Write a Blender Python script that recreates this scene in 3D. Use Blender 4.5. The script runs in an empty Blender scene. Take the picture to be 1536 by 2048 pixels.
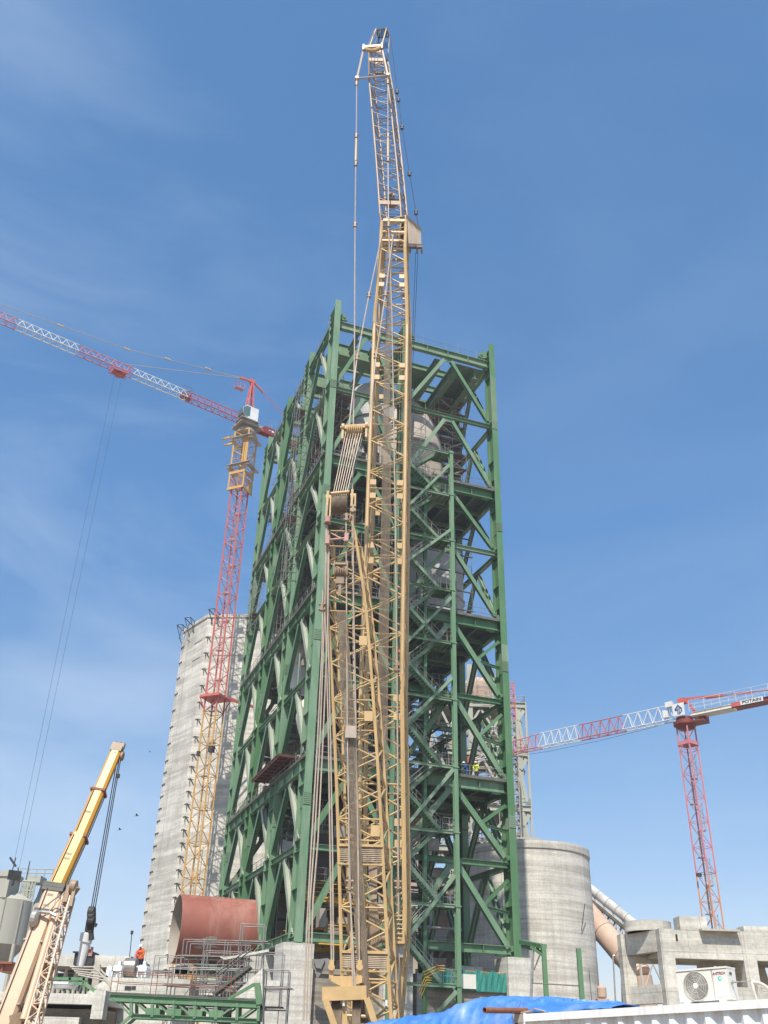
import bpy, math, random
from mathutils import Vector as Vec, Matrix
random.seed(7)
SC = bpy.context.scene
COL = SC.collection
rad = math.radians

# ------------------------------------------------------------------ camera calibration (solved from the steel tower's columns)
F_PX = 1895.75; PITCH = 0.5277; ROLL = -0.0269; CAM_Z = 1.7
def ray(px, py):
    X = (px-768)/F_PX; Y = (1024-py)/F_PX
    c, s = math.cos(-ROLL), math.sin(-ROLL)
    X, Y = X*c-Y*s, X*s+Y*c
    return Vec((X, math.cos(PITCH)-Y*math.sin(PITCH), math.sin(PITCH)+Y*math.cos(PITCH)))
def at(px, py, d):
    r = ray(px, py); k = d/r.y
    return Vec((r.x*k, d, CAM_Z+r.z*k))
def atz(px, py, z):
    r = ray(px, py); k = (z-CAM_Z)/r.z
    return Vec((r.x*k, r.y*k, z))

# tower frame: u along its right-hand face, v going back along its left-hand face
YAW = 1.2197; TA = Vec((-6.3144, 84.4569, 0))
U = Vec((math.sin(YAW), math.cos(YAW), 0)); V = Vec((-math.cos(YAW), math.sin(YAW), 0)); Z = Vec((0, 0, 1))
def T(u, v, z): return TA+U*u+V*v+Z*z
def front(px, py, v=0.0):
    r = ray(px, py); a = TA+V*v
    k = a.dot(V)/r.dot(V)
    p = r*k
    return (p-a).dot(U), CAM_Z+p.z

# ------------------------------------------------------------------ mesh builder
def basis(p, q, up):
    d = (q-p).normalized()
    up = Vec(up)
    s = d.cross(up)
    if s.length < 1e-4: s = d.cross(Vec((0, 1, 0)))
    if s.length < 1e-4: s = d.cross(Vec((1, 0, 0)))
    s.normalize()
    return d, s, s.cross(d).normalized()
class MB:
    def __init__(self): self.v = []; self.f = []; self.mi = []; self.isl = []
    def add(self, vs, fs, m=0):
        o = len(self.v); self.isl.append((o, o+len(vs), len(self.f), len(self.f)+len(fs)))
        self.v += [Vec(a) for a in vs]
        self.f += [tuple(i+o for i in f) for f in fs]
        self.mi += [m]*len(fs)
        return self
    def obox(self, c, ax, h, m=0):
        c = Vec(c); x, y, z = (Vec(ax[i])*h[i] for i in range(3))
        vs = [c+x*a+y*b+z*d for d in (-1, 1) for b in (-1, 1) for a in (-1, 1)]
        return self.add(vs, [(0, 2, 3, 1), (4, 5, 7, 6), (0, 1, 5, 4), (2, 6, 7, 3), (0, 4, 6, 2), (1, 3, 7, 5)], m)
    def box(self, c, s, m=0):
        return self.obox(c, ((1, 0, 0), (0, 1, 0), (0, 0, 1)), (s[0]/2, s[1]/2, s[2]/2), m)
    def tbox(self, u0, u1, v0, v1, z0, z1, m=0):       # box in the tower's own axes
        return self.obox(T((u0+u1)/2, (v0+v1)/2, (z0+z1)/2), (U, V, Z), ((u1-u0)/2, (v1-v0)/2, (z1-z0)/2), m)
    def beam(self, p, q, w, h, up=(0, 0, 1), m=0):
        p = Vec(p); q = Vec(q)
        d, s, n = basis(p, q, up)
        return self.obox((p+q)/2, (d, s, n), ((q-p).length/2, w/2, h/2), m)
    def ibeam(self, p, q, w, h, t=0.05, up=(0, 0, 1), m=0):
        p = Vec(p); q = Vec(q)
        d, s, n = basis(p, q, up); L = (q-p).length/2; c = (p+q)/2
        self.obox(c+n*(h/2-t/2), (d, s, n), (L, w/2, t/2), m)
        self.obox(c-n*(h/2-t/2), (d, s, n), (L, w/2, t/2), m)
        return self.obox(c, (d, s, n), (L, t*.4, h/2-t), m)
    def tube(self, p, q, r, n=6, r2=None, m=0, cap=True):
        p = Vec(p); q = Vec(q); r2 = r if r2 is None else r2
        d, s, k = basis(p, q, (0, 0, 1))
        vs = []
        for c, R in ((p, r), (q, r2)):
            for i in range(n):
                a = 2*math.pi*i/n
                vs.append(c+s*(R*math.cos(a))+k*(R*math.sin(a)))
        fs = [(i, (i+1) % n, n+(i+1) % n, n+i) for i in range(n)]
        if cap: fs += [tuple(range(n-1, -1, -1)), tuple(range(n, 2*n))]
        return self.add(vs, fs, m)
    def path(self, pts, r, n=5, m=0):
        for a, b in zip(pts[:-1], pts[1:]): self.tube(a, b, r, n, m=m)
        return self
    def lathe(self, c, prof, n=32, axis=(0, 0, 1), m=0, caps=(True, True)):
        c = Vec(c); d = Vec(axis).normalized()
        _, s, k = basis(c, c+d, (0, 0, 1) if abs(d.z) < .9 else (0, 1, 0))
        vs = []
        for R, z in prof:
            for i in range(n):
                a = 2*math.pi*i/n
                vs.append(c+d*z+s*(R*math.cos(a))+k*(R*math.sin(a)))
        fs = []
        for j in range(len(prof)-1):
            for i in range(n):
                i2 = (i+1) % n
                fs.append((j*n+i, j*n+i2, (j+1)*n+i2, (j+1)*n+i))
        if caps[0]: fs.append(tuple(range(n-1, -1, -1)))
        if caps[1]: fs.append(tuple(range((len(prof)-1)*n, len(prof)*n)))
        return self.add(vs, fs, m)
    def prism(self, pts, d, m=0):                       # flat polygon pushed along d
        pts = [Vec(p) for p in pts]; d = Vec(d); n = len(pts)
        vs = pts+[p+d for p in pts]
        fs = [tuple(range(n-1, -1, -1)), tuple(range(n, 2*n))]+[(i, (i+1) % n, n+(i+1) % n, n+i) for i in range(n)]
        return self.add(vs, fs, m)
    def rails(self, pts, h=1.05, r=.03, step=1.8, n=4, rows=2):   # handrail along a polyline of floor points
        for a, b in zip(pts[:-1], pts[1:]):
            a = Vec(a); b = Vec(b)
            k = max(1, round((b-a).length/step))
            for i in range(k+1):
                p = a.lerp(b, i/k); self.tube(p, p+Z*h, r, n)
            for j in range(rows):
                hh = Z*h*(1-j/rows); self.tube(a+hh, b+hh, r*.9, n)
        return self

def wloc(o):
    while o.parent: o = o.parent
    return o.location.copy()
import bmesh
def pieces(mb):
    """groups of islands that lie near one another"""
    bb = []
    for a, b, _, _ in mb.isl:
        vs = mb.v[a:b]; lo = [min(v[i] for v in vs) for i in range(3)]; hi = [max(v[i] for v in vs) for i in range(3)]
        bb.append((lo, hi, max(hi[i]-lo[i] for i in range(3))))
    n = len(bb); root = list(range(n))
    def find(i):
        while root[i] != i: root[i] = root[root[i]]; i = root[i]
        return i
    for i in range(n):
        for j in range(i+1, n):
            a, b = bb[i], bb[j]
            g = math.sqrt(sum(max(0.0, a[0][k]-b[1][k], b[0][k]-a[1][k])**2 for k in range(3)))
            if g <= max(.02, .5*max(a[2], b[2])): root[find(i)] = find(j)
    out = {}
    for i in range(n): out.setdefault(find(i), []).append(i)
    return list(out.values())
ONE = {'lacing', 'rope', 'lettering', 'handrail', 'rope_bundle', 'mast_ladder', 'boom_ladder', 'fan', 'fan_grille'}
def build(name, mb, mats, parent=None, smooth=None, loc=None, split=True):
    if split and parent and name not in ONE and 1 < len(mb.isl) <= 260:
        ps = pieces(mb)
        if 1 < len(ps) <= 60:
            first = None
            for p in ps:
                q = MB()
                for i in p:
                    a, b, f0, f1 = mb.isl[i]; q.add(mb.v[a:b], [tuple(k-a for k in f) for f in mb.f[f0:f1]]); q.mi[-(f1-f0):] = mb.mi[f0:f1]
                o = build(name, q, mats, parent, smooth, loc, False)
                first = first or o
            return first
    off = wloc(parent) if parent else (Vec(loc) if loc else Vec((0, 0, 0)))
    me = bpy.data.meshes.new(name)
    me.from_pydata([v-off for v in mb.v], [], mb.f)
    mats = mats if isinstance(mats, (list, tuple)) else [mats]
    for m in mats: me.materials.append(m)
    if len(mats) > 1: me.polygons.foreach_set('material_index', mb.mi)
    bm = bmesh.new(); bm.from_mesh(me); bmesh.ops.recalc_face_normals(bm, faces=bm.faces); bm.to_mesh(me); bm.free()
    if smooth:
        me.polygons.foreach_set('use_smooth', [True]*len(me.polygons))
        me.set_sharp_from_angle(angle=rad(smooth))
    me.update()
    o = bpy.data.objects.new(name, me); COL.objects.link(o)
    if parent: o.parent = parent
    else: o.location = off
    return o
def tag(o, label, cat, group=None, kind=None):
    if label: o['label'] = label
    if cat: o['category'] = cat
    if group: o['group'] = group
    if kind: o['kind'] = kind
    return o
def thing(name, label, cat, loc=(0, 0, 0), group=None):
    o = bpy.data.objects.new(name, None); o.empty_display_size = .5
    o.location = loc; COL.objects.link(o); o['kind'] = 'thing'
    return tag(o, label, cat, group)
def lone(name, mb, mats, label, cat, group=None, smooth=None):
    lo = [min(v[i] for v in mb.v) for i in range(3)]; hi = [max(v[i] for v in mb.v) for i in range(3)]
    o = build(name, mb, mats, None, smooth, ((lo[0]+hi[0])/2, (lo[1]+hi[1])/2, lo[2]))
    o['kind'] = 'thing'
    return tag(o, label, cat, group)

# ------------------------------------------------------------------ materials
def N(nt, t, **k):
    n = nt.nodes.new(t)
    for a, b in k.items():
        if a in n.inputs: n.inputs[a].default_value = b
        else: setattr(n, a, b)
    return n
def paint(name, a, b=None, scale=1.5, stretch=(1, 1, 1), rough=.55, metal=0.0, bump=0.0, grime=0.0, grime_col=(.16, .12, .08), gscale=.35, gstretch=(1, 1, .15), fine=9, spec=.35, vary=0.0):
    m = bpy.data.materials.new(name); m.use_nodes = True
    nt = m.node_tree; bs = nt.nodes['Principled BSDF']; L = nt.links
    bs.inputs['Roughness'].default_value = rough; bs.inputs['Metallic'].default_value = metal
    bs.inputs['Specular IOR Level'].default_value = spec
    b = b or tuple(x*.78 for x in a)
    tc = N(nt, 'ShaderNodeTexCoord')
    mp = N(nt, 'ShaderNodeMapping'); mp.inputs['Scale'].default_value = stretch
    L.new(tc.outputs['Object'], mp.inputs['Vector'])
    nz = N(nt, 'ShaderNodeTexNoise', Scale=scale, Detail=6.0, Roughness=.62)
    L.new(mp.outputs[0], nz.inputs['Vector'])
    rp = N(nt, 'ShaderNodeValToRGB')
    rp.color_ramp.elements[0].position = .33; rp.color_ramp.elements[1].position = .67
    rp.color_ramp.elements[0].color = (*b, 1); rp.color_ramp.elements[1].color = (*a, 1)
    L.new(nz.outputs['Fac'], rp.inputs['Fac'])
    out = rp.outputs['Color']
    if grime > 0:
        mp2 = N(nt, 'ShaderNodeMapping'); mp2.inputs['Scale'].default_value = gstretch
        L.new(tc.outputs['Object'], mp2.inputs['Vector'])
        n2 = N(nt, 'ShaderNodeTexNoise', Scale=gscale*fine, Detail=8.0, Roughness=.7)
        L.new(mp2.outputs[0], n2.inputs['Vector'])
        mr = N(nt, 'ShaderNodeMapRange'); mr.inputs[1].default_value = .5; mr.inputs[2].default_value = .78
        mr.inputs[3].default_value = 0; mr.inputs[4].default_value = grime
        L.new(n2.outputs['Fac'], mr.inputs[0])
        mx = N(nt, 'ShaderNodeMix', data_type='RGBA')
        L.new(mr.outputs[0], mx.inputs[0]); L.new(out, mx.inputs[6]); mx.inputs[7].default_value = (*grime_col, 1)
        out = mx.outputs[2]
    if vary > 0:                                            # members painted and dusted at different times
        oi = N(nt, 'ShaderNodeObjectInfo'); vr = N(nt, 'ShaderNodeMapRange'); vr.inputs[3].default_value = 1-vary; vr.inputs[4].default_value = 1+vary*.7
        L.new(oi.outputs['Random'], vr.inputs[0])
        hs = N(nt, 'ShaderNodeHueSaturation'); L.new(vr.outputs[0], hs.inputs['Value']); L.new(out, hs.inputs['Color'])
        v2 = N(nt, 'ShaderNodeMapRange'); v2.inputs[3].default_value = 1.12; v2.inputs[4].default_value = .78
        L.new(oi.outputs['Random'], v2.inputs[0]); L.new(v2.outputs[0], hs.inputs['Saturation'])
        out = hs.outputs[0]
    L.new(out, bs.inputs['Base Color'])
    if bump > 0:
        bp = N(nt, 'ShaderNodeBump', Strength=bump, Distance=.05)
        L.new(nz.outputs['Fac'], bp.inputs['Height']); L.new(bp.outputs[0], bs.inputs['Normal'])
    return m
def concrete(name, a, b, bands=.25, wet=.5, board=0.0, rough=.9):
    """slip-formed concrete: pour bands, blotches, drip streaks"""
    m = bpy.data.materials.new(name); m.use_nodes = True
    nt = m.node_tree; bs = nt.nodes['Principled BSDF']; L = nt.links
    bs.inputs['Roughness'].default_value = rough; bs.inputs['Specular IOR Level'].default_value = .2
    tc = N(nt, 'ShaderNodeTexCoord')
    def noise(scale, st, det=6.0, ro=.6):
        mp = N(nt, 'ShaderNodeMapping'); mp.inputs['Scale'].default_value = st
        L.new(tc.outputs['Object'], mp.inputs['Vector'])
        n = N(nt, 'ShaderNodeTexNoise', Scale=scale, Detail=det, Roughness=ro); L.new(mp.outputs[0], n.inputs['Vector'])
        return n.outputs['Fac']
    def rng(x, a0, a1, b0, b1):
        r = N(nt, 'ShaderNodeMapRange'); L.new(x, r.inputs[0])
        for i, k in enumerate((a0, a1, b0, b1)): r.inputs[i+1].default_value = k
        return r.outputs[0]
    def mul(x, y):
        k = N(nt, 'ShaderNodeMath', operation='MULTIPLY'); L.new(x, k.inputs[0])
        if isinstance(y, float): k.inputs[1].default_value = y
        else: L.new(y, k.inputs[1])
        return k.outputs[0]
    band = noise(bands*4, (.05, .05, 1.0), 5.0, .7)       # horizontal pour bands
    blot = noise(.35, (1, 1, .8), 8.0, .65)
    drip = noise(.9, (1.6, 1.6, .09), 6.0, .6)
    fine = noise(6.0, (1, 1, 1), 5.0, .6)
    base = N(nt, 'ShaderNodeMix', data_type='RGBA'); base.inputs[6].default_value = (*b, 1); base.inputs[7].default_value = (*a, 1)
    L.new(rng(band, .42, .57, 0, 1), base.inputs[0])
    st = N(nt, 'ShaderNodeMix', data_type='RGBA'); L.new(base.outputs[2], st.inputs[6])
    st.inputs[7].default_value = (*(x*.55 for x in b), 1)
    L.new(mul(rng(blot, .5, .72, 0, wet), rng(drip, .35, .65, .3, 1.0)), st.inputs[0])
    v = N(nt, 'ShaderNodeMix', data_type='RGBA', blend_type='MULTIPLY'); v.inputs[0].default_value = 1
    L.new(st.outputs[2], v.inputs[6])
    g = N(nt, 'ShaderNodeCombineColor'); f2 = mul(rng(fine, .3, .7, .82, 1.1), rng(drip, .3, .7, .84, 1.08))
    for i in range(3): L.new(f2, g.inputs[i])
    L.new(g.outputs[0], v.inputs[7])
    out = v.outputs[2]
    if board > 0:                                           # faint formwork panel joints
        br = N(nt, 'ShaderNodeTexBrick', Scale=1.0); br.offset = 0
        br.inputs['Brick Width'].default_value = board; br.inputs['Row Height'].default_value = board*1.2; br.inputs['Mortar Size'].default_value = .018
        br.inputs['Color1'].default_value = br.inputs['Color2'].default_value = (1, 1, 1, 1); br.inputs['Mortar'].default_value = (.68, .68, .68, 1)
        xz = N(nt, 'ShaderNodeSeparateXYZ'); L.new(tc.outputs['Object'], xz.inputs[0])
        ad = N(nt, 'ShaderNodeMath', operation='ADD'); L.new(xz.outputs[0], ad.inputs[0]); L.new(xz.outputs[1], ad.inputs[1])
        cx = N(nt, 'ShaderNodeCombineXYZ'); L.new(ad.outputs[0], cx.inputs[0]); L.new(xz.outputs[2], cx.inputs[1])
        L.new(cx.outputs[0], br.inputs['Vector'])
        m3 = N(nt, 'ShaderNodeMix', data_type='RGBA', blend_type='MULTIPLY'); m3.inputs[0].default_value = .8
        L.new(out, m3.inputs[6]); L.new(br.outputs['Color'], m3.inputs[7]); out = m3.outputs[2]
    L.new(out, bs.inputs['Base Color'])
    bp = N(nt, 'ShaderNodeBump', Strength=.25, Distance=.04)
    L.new(fine, bp.inputs['Height']); L.new(bp.outputs[0], bs.inputs['Normal'])
    return m
M = {}
M['green'] = paint('green_paint', (.125, .245, .125), (.085, .19, .082), .5, (1, 1, .35), .5, vary=.22, grime=.6, grime_col=(.34, .33, .235), gscale=.16)
M['green_dusty'] = paint('dusty_green_paint', (.19, .28, .165), (.135, .225, .12), .5, (1, 1, .35), .65, vary=.22, grime=.55, grime_col=(.36, .36, .28), gscale=.12)
M['green_pale'] = paint('pale_dusty_green_paint', (.37, .385, .30), (.27, .31, .225), .5, (1, 1, .5), .7, grime=.5, grime_col=(.40, .37, .29), gscale=.15)
M['grating'] = paint('dusty_steel_grating', (.15, .14, .12), (.09, .085, .07), 1.2, rough=.8)
M['galv'] = paint('galvanised_pipe', (.46, .43, .39), (.30, .275, .25), 2, rough=.45, metal=.5)
M['plank'] = paint('scaffold_boards', (.17, .12, .09), (.10, .075, .06), 1.2, (1, 1, 1), .85)
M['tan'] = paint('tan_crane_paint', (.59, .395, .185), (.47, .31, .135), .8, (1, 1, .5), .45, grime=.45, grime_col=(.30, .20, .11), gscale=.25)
M['tan_shade'] = paint('weathered_shaded_tan_paint', (.35, .245, .155), (.245, .165, .105), .9, (1, 1, .5), .5, grime=.6, grime_col=(.15, .10, .07), gscale=.25)  # darker tan: wear on the jib, painted-in shade on the strut frame
M['tan_box'] = paint('warm_tan_steel_plate', (.60, .40, .19), (.50, .33, .15), .8, rough=.4, grime=.4, grime_col=(.3, .2, .1), gscale=.3)
M['rope'] = paint('greased_wire_rope', (.38, .295, .21), (.23, .175, .125), 4, (1, 1, .3), .5, metal=.2)
M['rope_dark'] = paint('dark_wire_rope', (.075, .07, .07), (.045, .04, .04), 3, rough=.5, metal=.2)
M['pend'] = paint('pale_pendant_bar', (.46, .37, .29), (.36, .28, .21), 2, rough=.5)
M['pinkish'] = paint('faded_pink_shackle', (.50, .27, .23), None, 2, rough=.5)
M['jib_brown'] = paint('brown_jib_paint', (.36, .225, .125), (.25, .15, .08), .9, (1, 1, .5), .5, grime=.5, grime_col=(.13, .09, .06), gscale=.25)
M['dark'] = paint('dark_steel', (.055, .05, .045), (.03, .028, .026), 2, rough=.6)
M['red'] = paint('sun_faded_red_paint', (.58, .135, .11), (.47, .10, .085), .7, rough=.5, grime=.25, grime_col=(.5, .3, .28), gscale=.2)
M['pink'] = paint('sun_faded_pink_paint', (.63, .25, .27), (.54, .19, .20), .7, rough=.5)
M['deep_red'] = paint('deep_red_paint', (.24, .05, .04), (.18, .04, .033), .7, rough=.45)
M['white'] = paint('dusty_white_paint', (.74, .73, .71), (.62, .61, .59), .9, rough=.5)
M['white_warm'] = paint('warm_white_enamel', (.72, .68, .60), (.66, .62, .54), 1.5, rough=.35, grime=.25, grime_col=(.5, .43, .33), gscale=.4)
M['orange'] = paint('orange_yellow_paint', (.62, .36, .11), (.52, .28, .075), .7, rough=.45, grime=.3, grime_col=(.4, .25, .1), gscale=.25)
M['amber'] = paint('amber_boom_paint', (.64, .315, .045), (.56, .265, .035), .6, rough=.35, grime=.2, grime_col=(.5, .3, .1), gscale=.2)
M['peach'] = paint('faded_peach_boom_paint', (.64, .44, .285), (.57, .38, .24), .6, rough=.4, grime=.3, grime_col=(.5, .36, .25), gscale=.2)
M['beige'] = paint('dusty_beige_sheet', (.38, .32, .26), (.31, .26, .21), .5, rough=.7, grime=.5, grime_col=(.22, .18, .14), gscale=.2)
M['vessel'] = paint('primer_grey_vessel', (.52, .51, .47), (.42, .415, .38), .4, rough=.6, grime=.5, grime_col=(.25, .22, .18), gscale=.2)
M['cone'] = paint('dusty_refractory_cone', (.50, .42, .345), (.40, .335, .275), .5, rough=.75, grime=.5, grime_col=(.24, .19, .15), gscale=.25)
M['salmon'] = paint('faded_orange_mast_paint', (.66, .33, .20), (.56, .26, .15), .7, rough=.5)
M['brown'] = paint('dark_brown_shade', (.10, .075, .065), (.07, .055, .05), .4, rough=.6)  # dark brown; on interior vessels and the hall it paints shade in
M['glass'] = paint('tinted_cab_glass', (.10, .17, .17), (.08, .14, .14), .5, rough=.08, spec=.8)
M['teal_net'] = paint('teal_debris_net', (.05, .25, .205), (.03, .19, .15), 3, rough=.8)
M['yellow'] = paint('yellow_handrail_paint', (.75, .42, .03), None, 2, rough=.5)
M['conc'] = concrete('grey_slipformed_concrete', (.56, .53, .47), (.40, .375, .325), .25, .6)
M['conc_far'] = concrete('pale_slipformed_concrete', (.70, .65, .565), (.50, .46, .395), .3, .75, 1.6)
M['conc_pier'] = concrete('fresh_grey_concrete', (.68, .635, .555), (.53, .49, .42), .3, .55, 1.5)
M['conc_frame'] = concrete('bare_frame_concrete', (.63, .58, .495), (.48, .44, .37), .4, .45, 1.3)
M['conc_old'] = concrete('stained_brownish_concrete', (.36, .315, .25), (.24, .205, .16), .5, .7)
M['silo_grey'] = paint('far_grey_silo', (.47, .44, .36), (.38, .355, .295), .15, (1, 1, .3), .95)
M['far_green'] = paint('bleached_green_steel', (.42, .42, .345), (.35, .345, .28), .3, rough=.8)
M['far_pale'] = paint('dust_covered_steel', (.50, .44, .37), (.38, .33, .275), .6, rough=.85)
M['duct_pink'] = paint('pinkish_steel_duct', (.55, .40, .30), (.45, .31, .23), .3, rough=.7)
M['helmet'] = paint('white_hard_hat', (.80, .80, .78), None, 3, rough=.3)
M['hi_orange'] = paint('orange_work_jacket', (.85, .14, .03), (.70, .10, .02), 6, rough=.8)
M['hi_yellow'] = paint('yellow_safety_vest', (.72, .80, .06), (.6, .7, .05), 6, rough=.8)
M['blue_cloth'] = paint('blue_overall', (.03, .09, .26), (.02, .06, .19), 6, rough=.85)
M['navy'] = paint('dark_work_trousers', (.03, .035, .06), None, 6, rough=.85)
M['skin'] = paint('skin', (.36, .21, .14), (.32, .18, .12), 8, rough=.6)
M['sand'] = paint('sandy_site_ground', (.27, .215, .155), (.20, .16, .115), .12, rough=.95, bump=.4, grime=.4, grime_col=(.2, .16, .12), gscale=.06, gstretch=(1, 1, 1))
M['motor'] = paint('white_motor_housing', (.78, .80, .80), (.66, .69, .70), 2, rough=.4)
M['silver'] = paint('brushed_steel_drum', (.36, .31, .27), (.26, .225, .195), .8, (6, 6, .4), .35, metal=.6)
M['form'] = paint('brown_formwork_ply', (.14, .055, .04), (.10, .04, .03), 1, rough=.7)
M['rusty'] = paint('rusty_pipe', (.30, .115, .06), (.20, .075, .045), 8, rough=.75)
M['hose'] = paint('wrapped_pipe_insulation', (.62, .55, .46), (.50, .43, .35), 8, rough=.8)
M['grey_cloth'] = paint('grey_tarpaulin', (.24, .22, .20), (.17, .155, .14), 2, rough=.85)
# ================================================================== SETTING
g = MB(); R = 1500
NG = 24
gv = [Vec((-R+2*R*i/NG, -R+2*R*j/NG+300, 0)) for j in range(NG+1) for i in range(NG+1)]
g.add(gv, [(j*(NG+1)+i, j*(NG+1)+i+1, (j+1)*(NG+1)+i+1, (j+1)*(NG+1)+i) for j in range(NG) for i in range(NG)])
tag(build('ground', g, M['sand']), None, None, kind='structure')

# ================================================================== GREEN PREHEATER TOWER
US = [0, 8.6, 20]; VS = [0, 10.2, 20.4, 30.4]
LV = [10.1, 25.2, 41.8, 57.7, 76.5]; ST = [17.7, 33.2, 49.9, 66.8]
tower = thing('preheater_tower', 'tall green steel frame tower with diagonal braces and stairs, behind the tan lattice crane', 'steel tower', T(0, 0, 10.1))
def column(u, v, name='column', top=79.0, base=10.1, hero=True):
    c = MB(); fw, dp = .36, (.92 if u == 0 else .68)
    for s in (-1, 1): c.tbox(u-fw, u+fw, v+s*dp-.04, v+s*dp+.04, base, top-(0 if s < 0 else .9))
    c.tbox(u-.03, u+.03, v-dp+.04, v+dp-.04, base, top-1.0)
    zs = set()
    for L in LV[1:]:
        for k in (-2.4, -1.05, .05, 1.5): zs.add(L+k)
    for L in ST:
        for k in (-.5, .45): zs.add(L+k)
    for L in LV[:-1]: zs.add(L+4.1)
    for k in (.8, 1.4): zs.add(LV[4]+k)
    zs.add(base+.4)
    for z in zs: c.tbox(u-fw+.005, u+fw-.005, v-dp+.04, v+dp-.04, z-.025, z+.025)
    c.tbox(u-.62, u+.62, v-.85, v+.85, base-.12, base)
    m = random.choice(['green', 'green', 'green_dusty'])
    o = build(name, c, [M['green'] if hero else M['green_dusty']], tower)
    for L in (LV[0]+11.4, LV[1]+11.6, LV[2]+11.2, LV[3]+9.0):
        s = MB(); 
        s.tbox(u-fw-.0, u+fw+.0, v-dp-.075, v-dp-.042, L-.55, L+.55)
        s.tbox(u-.075, u-.032, v-dp+.05, v+dp-.05, L-.55, L+.55)
        for k in range(7):
            zz = L-.48+k*.16
            s.tbox(u-fw+.03, u+fw-.03, v-dp-.105, v-dp-.078, zz-.03, zz+.03)
        build('splice_plate', s, M['green_dusty'], o)
    # upper, dustier half of each storey: paint touched up in lengths
    for a, b in ((LV[3]+9.6, LV[4]-2.6), (LV[1]+12.2, LV[2]-2.6), (LV[2]+11.8, LV[3]-2.6)):
        if (u*7+v*3+a) % 3 > 1.0: continue
        q = MB(); q.tbox(u-fw+.002, u+fw-.002, v-dp-.046, v-dp-.0415, a, b)
        q.tbox(u-.036, u-.031, v-dp+.045, v+dp-.045, a, b)
        build('paint_coat', q, M['green_dusty'], o)
    return o
for u in US:
    for v in VS: column(u, v, hero=(u == 0 or v == 0))

def gusset(mb, p, a, b, s):   # plate in the plane of axes a and b
    mb.obox(p, (a, b, a.cross(b)), (s, s*.8, .03))
def brace(p, q, w=.42, mat='green', plane=U):
    b = MB(); nrm = plane.cross(Z)
    d = (Vec(q)-Vec(p)).normalized()
    b.ibeam(Vec(p)+d*.25, Vec(q)-d*.25, w, w*.9, .035, up=nrm)
    gusset(b, Vec(p), plane, Z, .45); gusset(b, Vec(q), plane, Z, .5)
    return b
rest = MB()
def bay(P, plane, a, b, mats, asparts=True):
    """chevron bracing of one bay; P(t,z) maps along-face coordinate and height"""
    mid = (a+b)/2
    for i in range(4):
        zu, zs, zl = LV[i+1]-1.2, ST[i], LV[i]+.5
        for (z1, z2) in ((zu, zs+.5), (zs-.35, zl)):
            for k, (e, sgn) in enumerate(((a, -1), (b, 1))):
                p = P(mid+sgn*.35, z1); q = P(e-sgn*.45, z2)
                w = .5 if i < 2 else .42
                bm_ = brace(p, q, w, plane=plane)
                if asparts: build('brace', bm_, M[mats[k]], tower)
                else: rest.add(bm_.v, bm_.f)
        s = MB(); s.ibeam(P(a+.35, zs), P(b-.35, zs), .38, .5, .04)
        if asparts: build('strut', s, M['green_dusty' if i > 1 else 'green'], tower)
        else: rest.add(s.v, s.f)
bay(lambda t, z: T(t, -.02, z), U, 0, 8.6, ('green', 'green'))
bay(lambda t, z: T(t, -.02, z), U, 8.6, 20, ('green_dusty', 'green'))
for k in range(3):
    bay(lambda t, z: T(-.02, t, z), V, VS[k], VS[k+1], ('green_pale', 'green'))
for k in range(3):
    bay(lambda t, z: T(20, t, z), V, VS[k], VS[k+1], None, False)
bay(lambda t, z: T(t, 30.4, z), U, 0, 8.6, None, False)
bay(lambda t, z: T(t, 30.4, z), U, 8.6, 20, None, False)
tag(build('brace', rest, M['green_dusty'], tower, split=False), None, None, kind='stuff')
# secondary bracing of the lower storeys in the right-hand bay
for i in (0, 1):
    zs, zl, zu = ST[i], LV[i]+.5, LV[i+1]-1.2
    for z1, z2 in ((zu, zs+.5), (zs-.35, zl)):
        mx = T(17.0, -.02, z1+(z2-z1)*.49)
        b = MB(); b.ibeam(mx, T(19.7, -.02, z1-.9), .3, .28, .03, up=V); build('sub_brace', b, M['green'], tower)
        b = MB(); b.ibeam(mx, T(19.7, -.02, mx.z-.4), .25, .25, .03); build('sub_brace', b, M['green'], tower)

# floor beams
def fbeam(p, q, dirn, name='floor_beam', mat='green', h=1.0, par=True):
    b = MB(); b.ibeam(p, q, .5, h, .06)
    L = (q-p).length; d = (q-p).normalized()
    sd = d.cross(Z).normalized()
    n = max(2, int(L/2.4))
    for i in range(1, n):
        c = p+d*(L*i/n)
        b.obox(c+sd*.02, (d, sd, Z), (.03, .24, h/2-.06))
    for s in (p+d*.9, q-d*.9):
        b.obox(s-Z*(h/2+.0), (d, sd, Z), (.5, .15, .14))
    return build(name, b, M[mat], tower) if par else b
inner = MB()
for i, L in enumerate(LV[1:]):
    for a, b in ((0, 8.6), (8.6, 20)):
        fbeam(T(a+.38, -.06, L-.5), T(b-.38, -.06, L-.5), U, mat='green_dusty' if i == 3 else 'green')
        for v in VS[1:]:
            x = fbeam(T(a+.38, v, L-.5), T(b-.38, v, L-.5), U, par=False); inner.add(x.v, x.f)
    for k in range(3):
        fbeam(T(-.06, VS[k]+.62, L-.5), T(-.06, VS[k+1]-.62, L-.5), V, mat='green')
        for u in US[1:]:
            x = fbeam(T(u, VS[k]+.62, L-.5), T(u, VS[k+1]-.62, L-.5), V, par=False); inner.add(x.v, x.f)
    # secondary beams under the deck
    if i < 3:
        for j in range(1, 9): inner.ibeam(T(20*j/9, .3, L-.35), T(20*j/9, 30.2, L-.35), .22, .45, .04)
        for j in range(1, 8): inner.ibeam(T(.3, 30.4*j/8, L-.75), T(19.8, 30.4*j/8, L-.75), .22, .4, .04)
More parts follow.
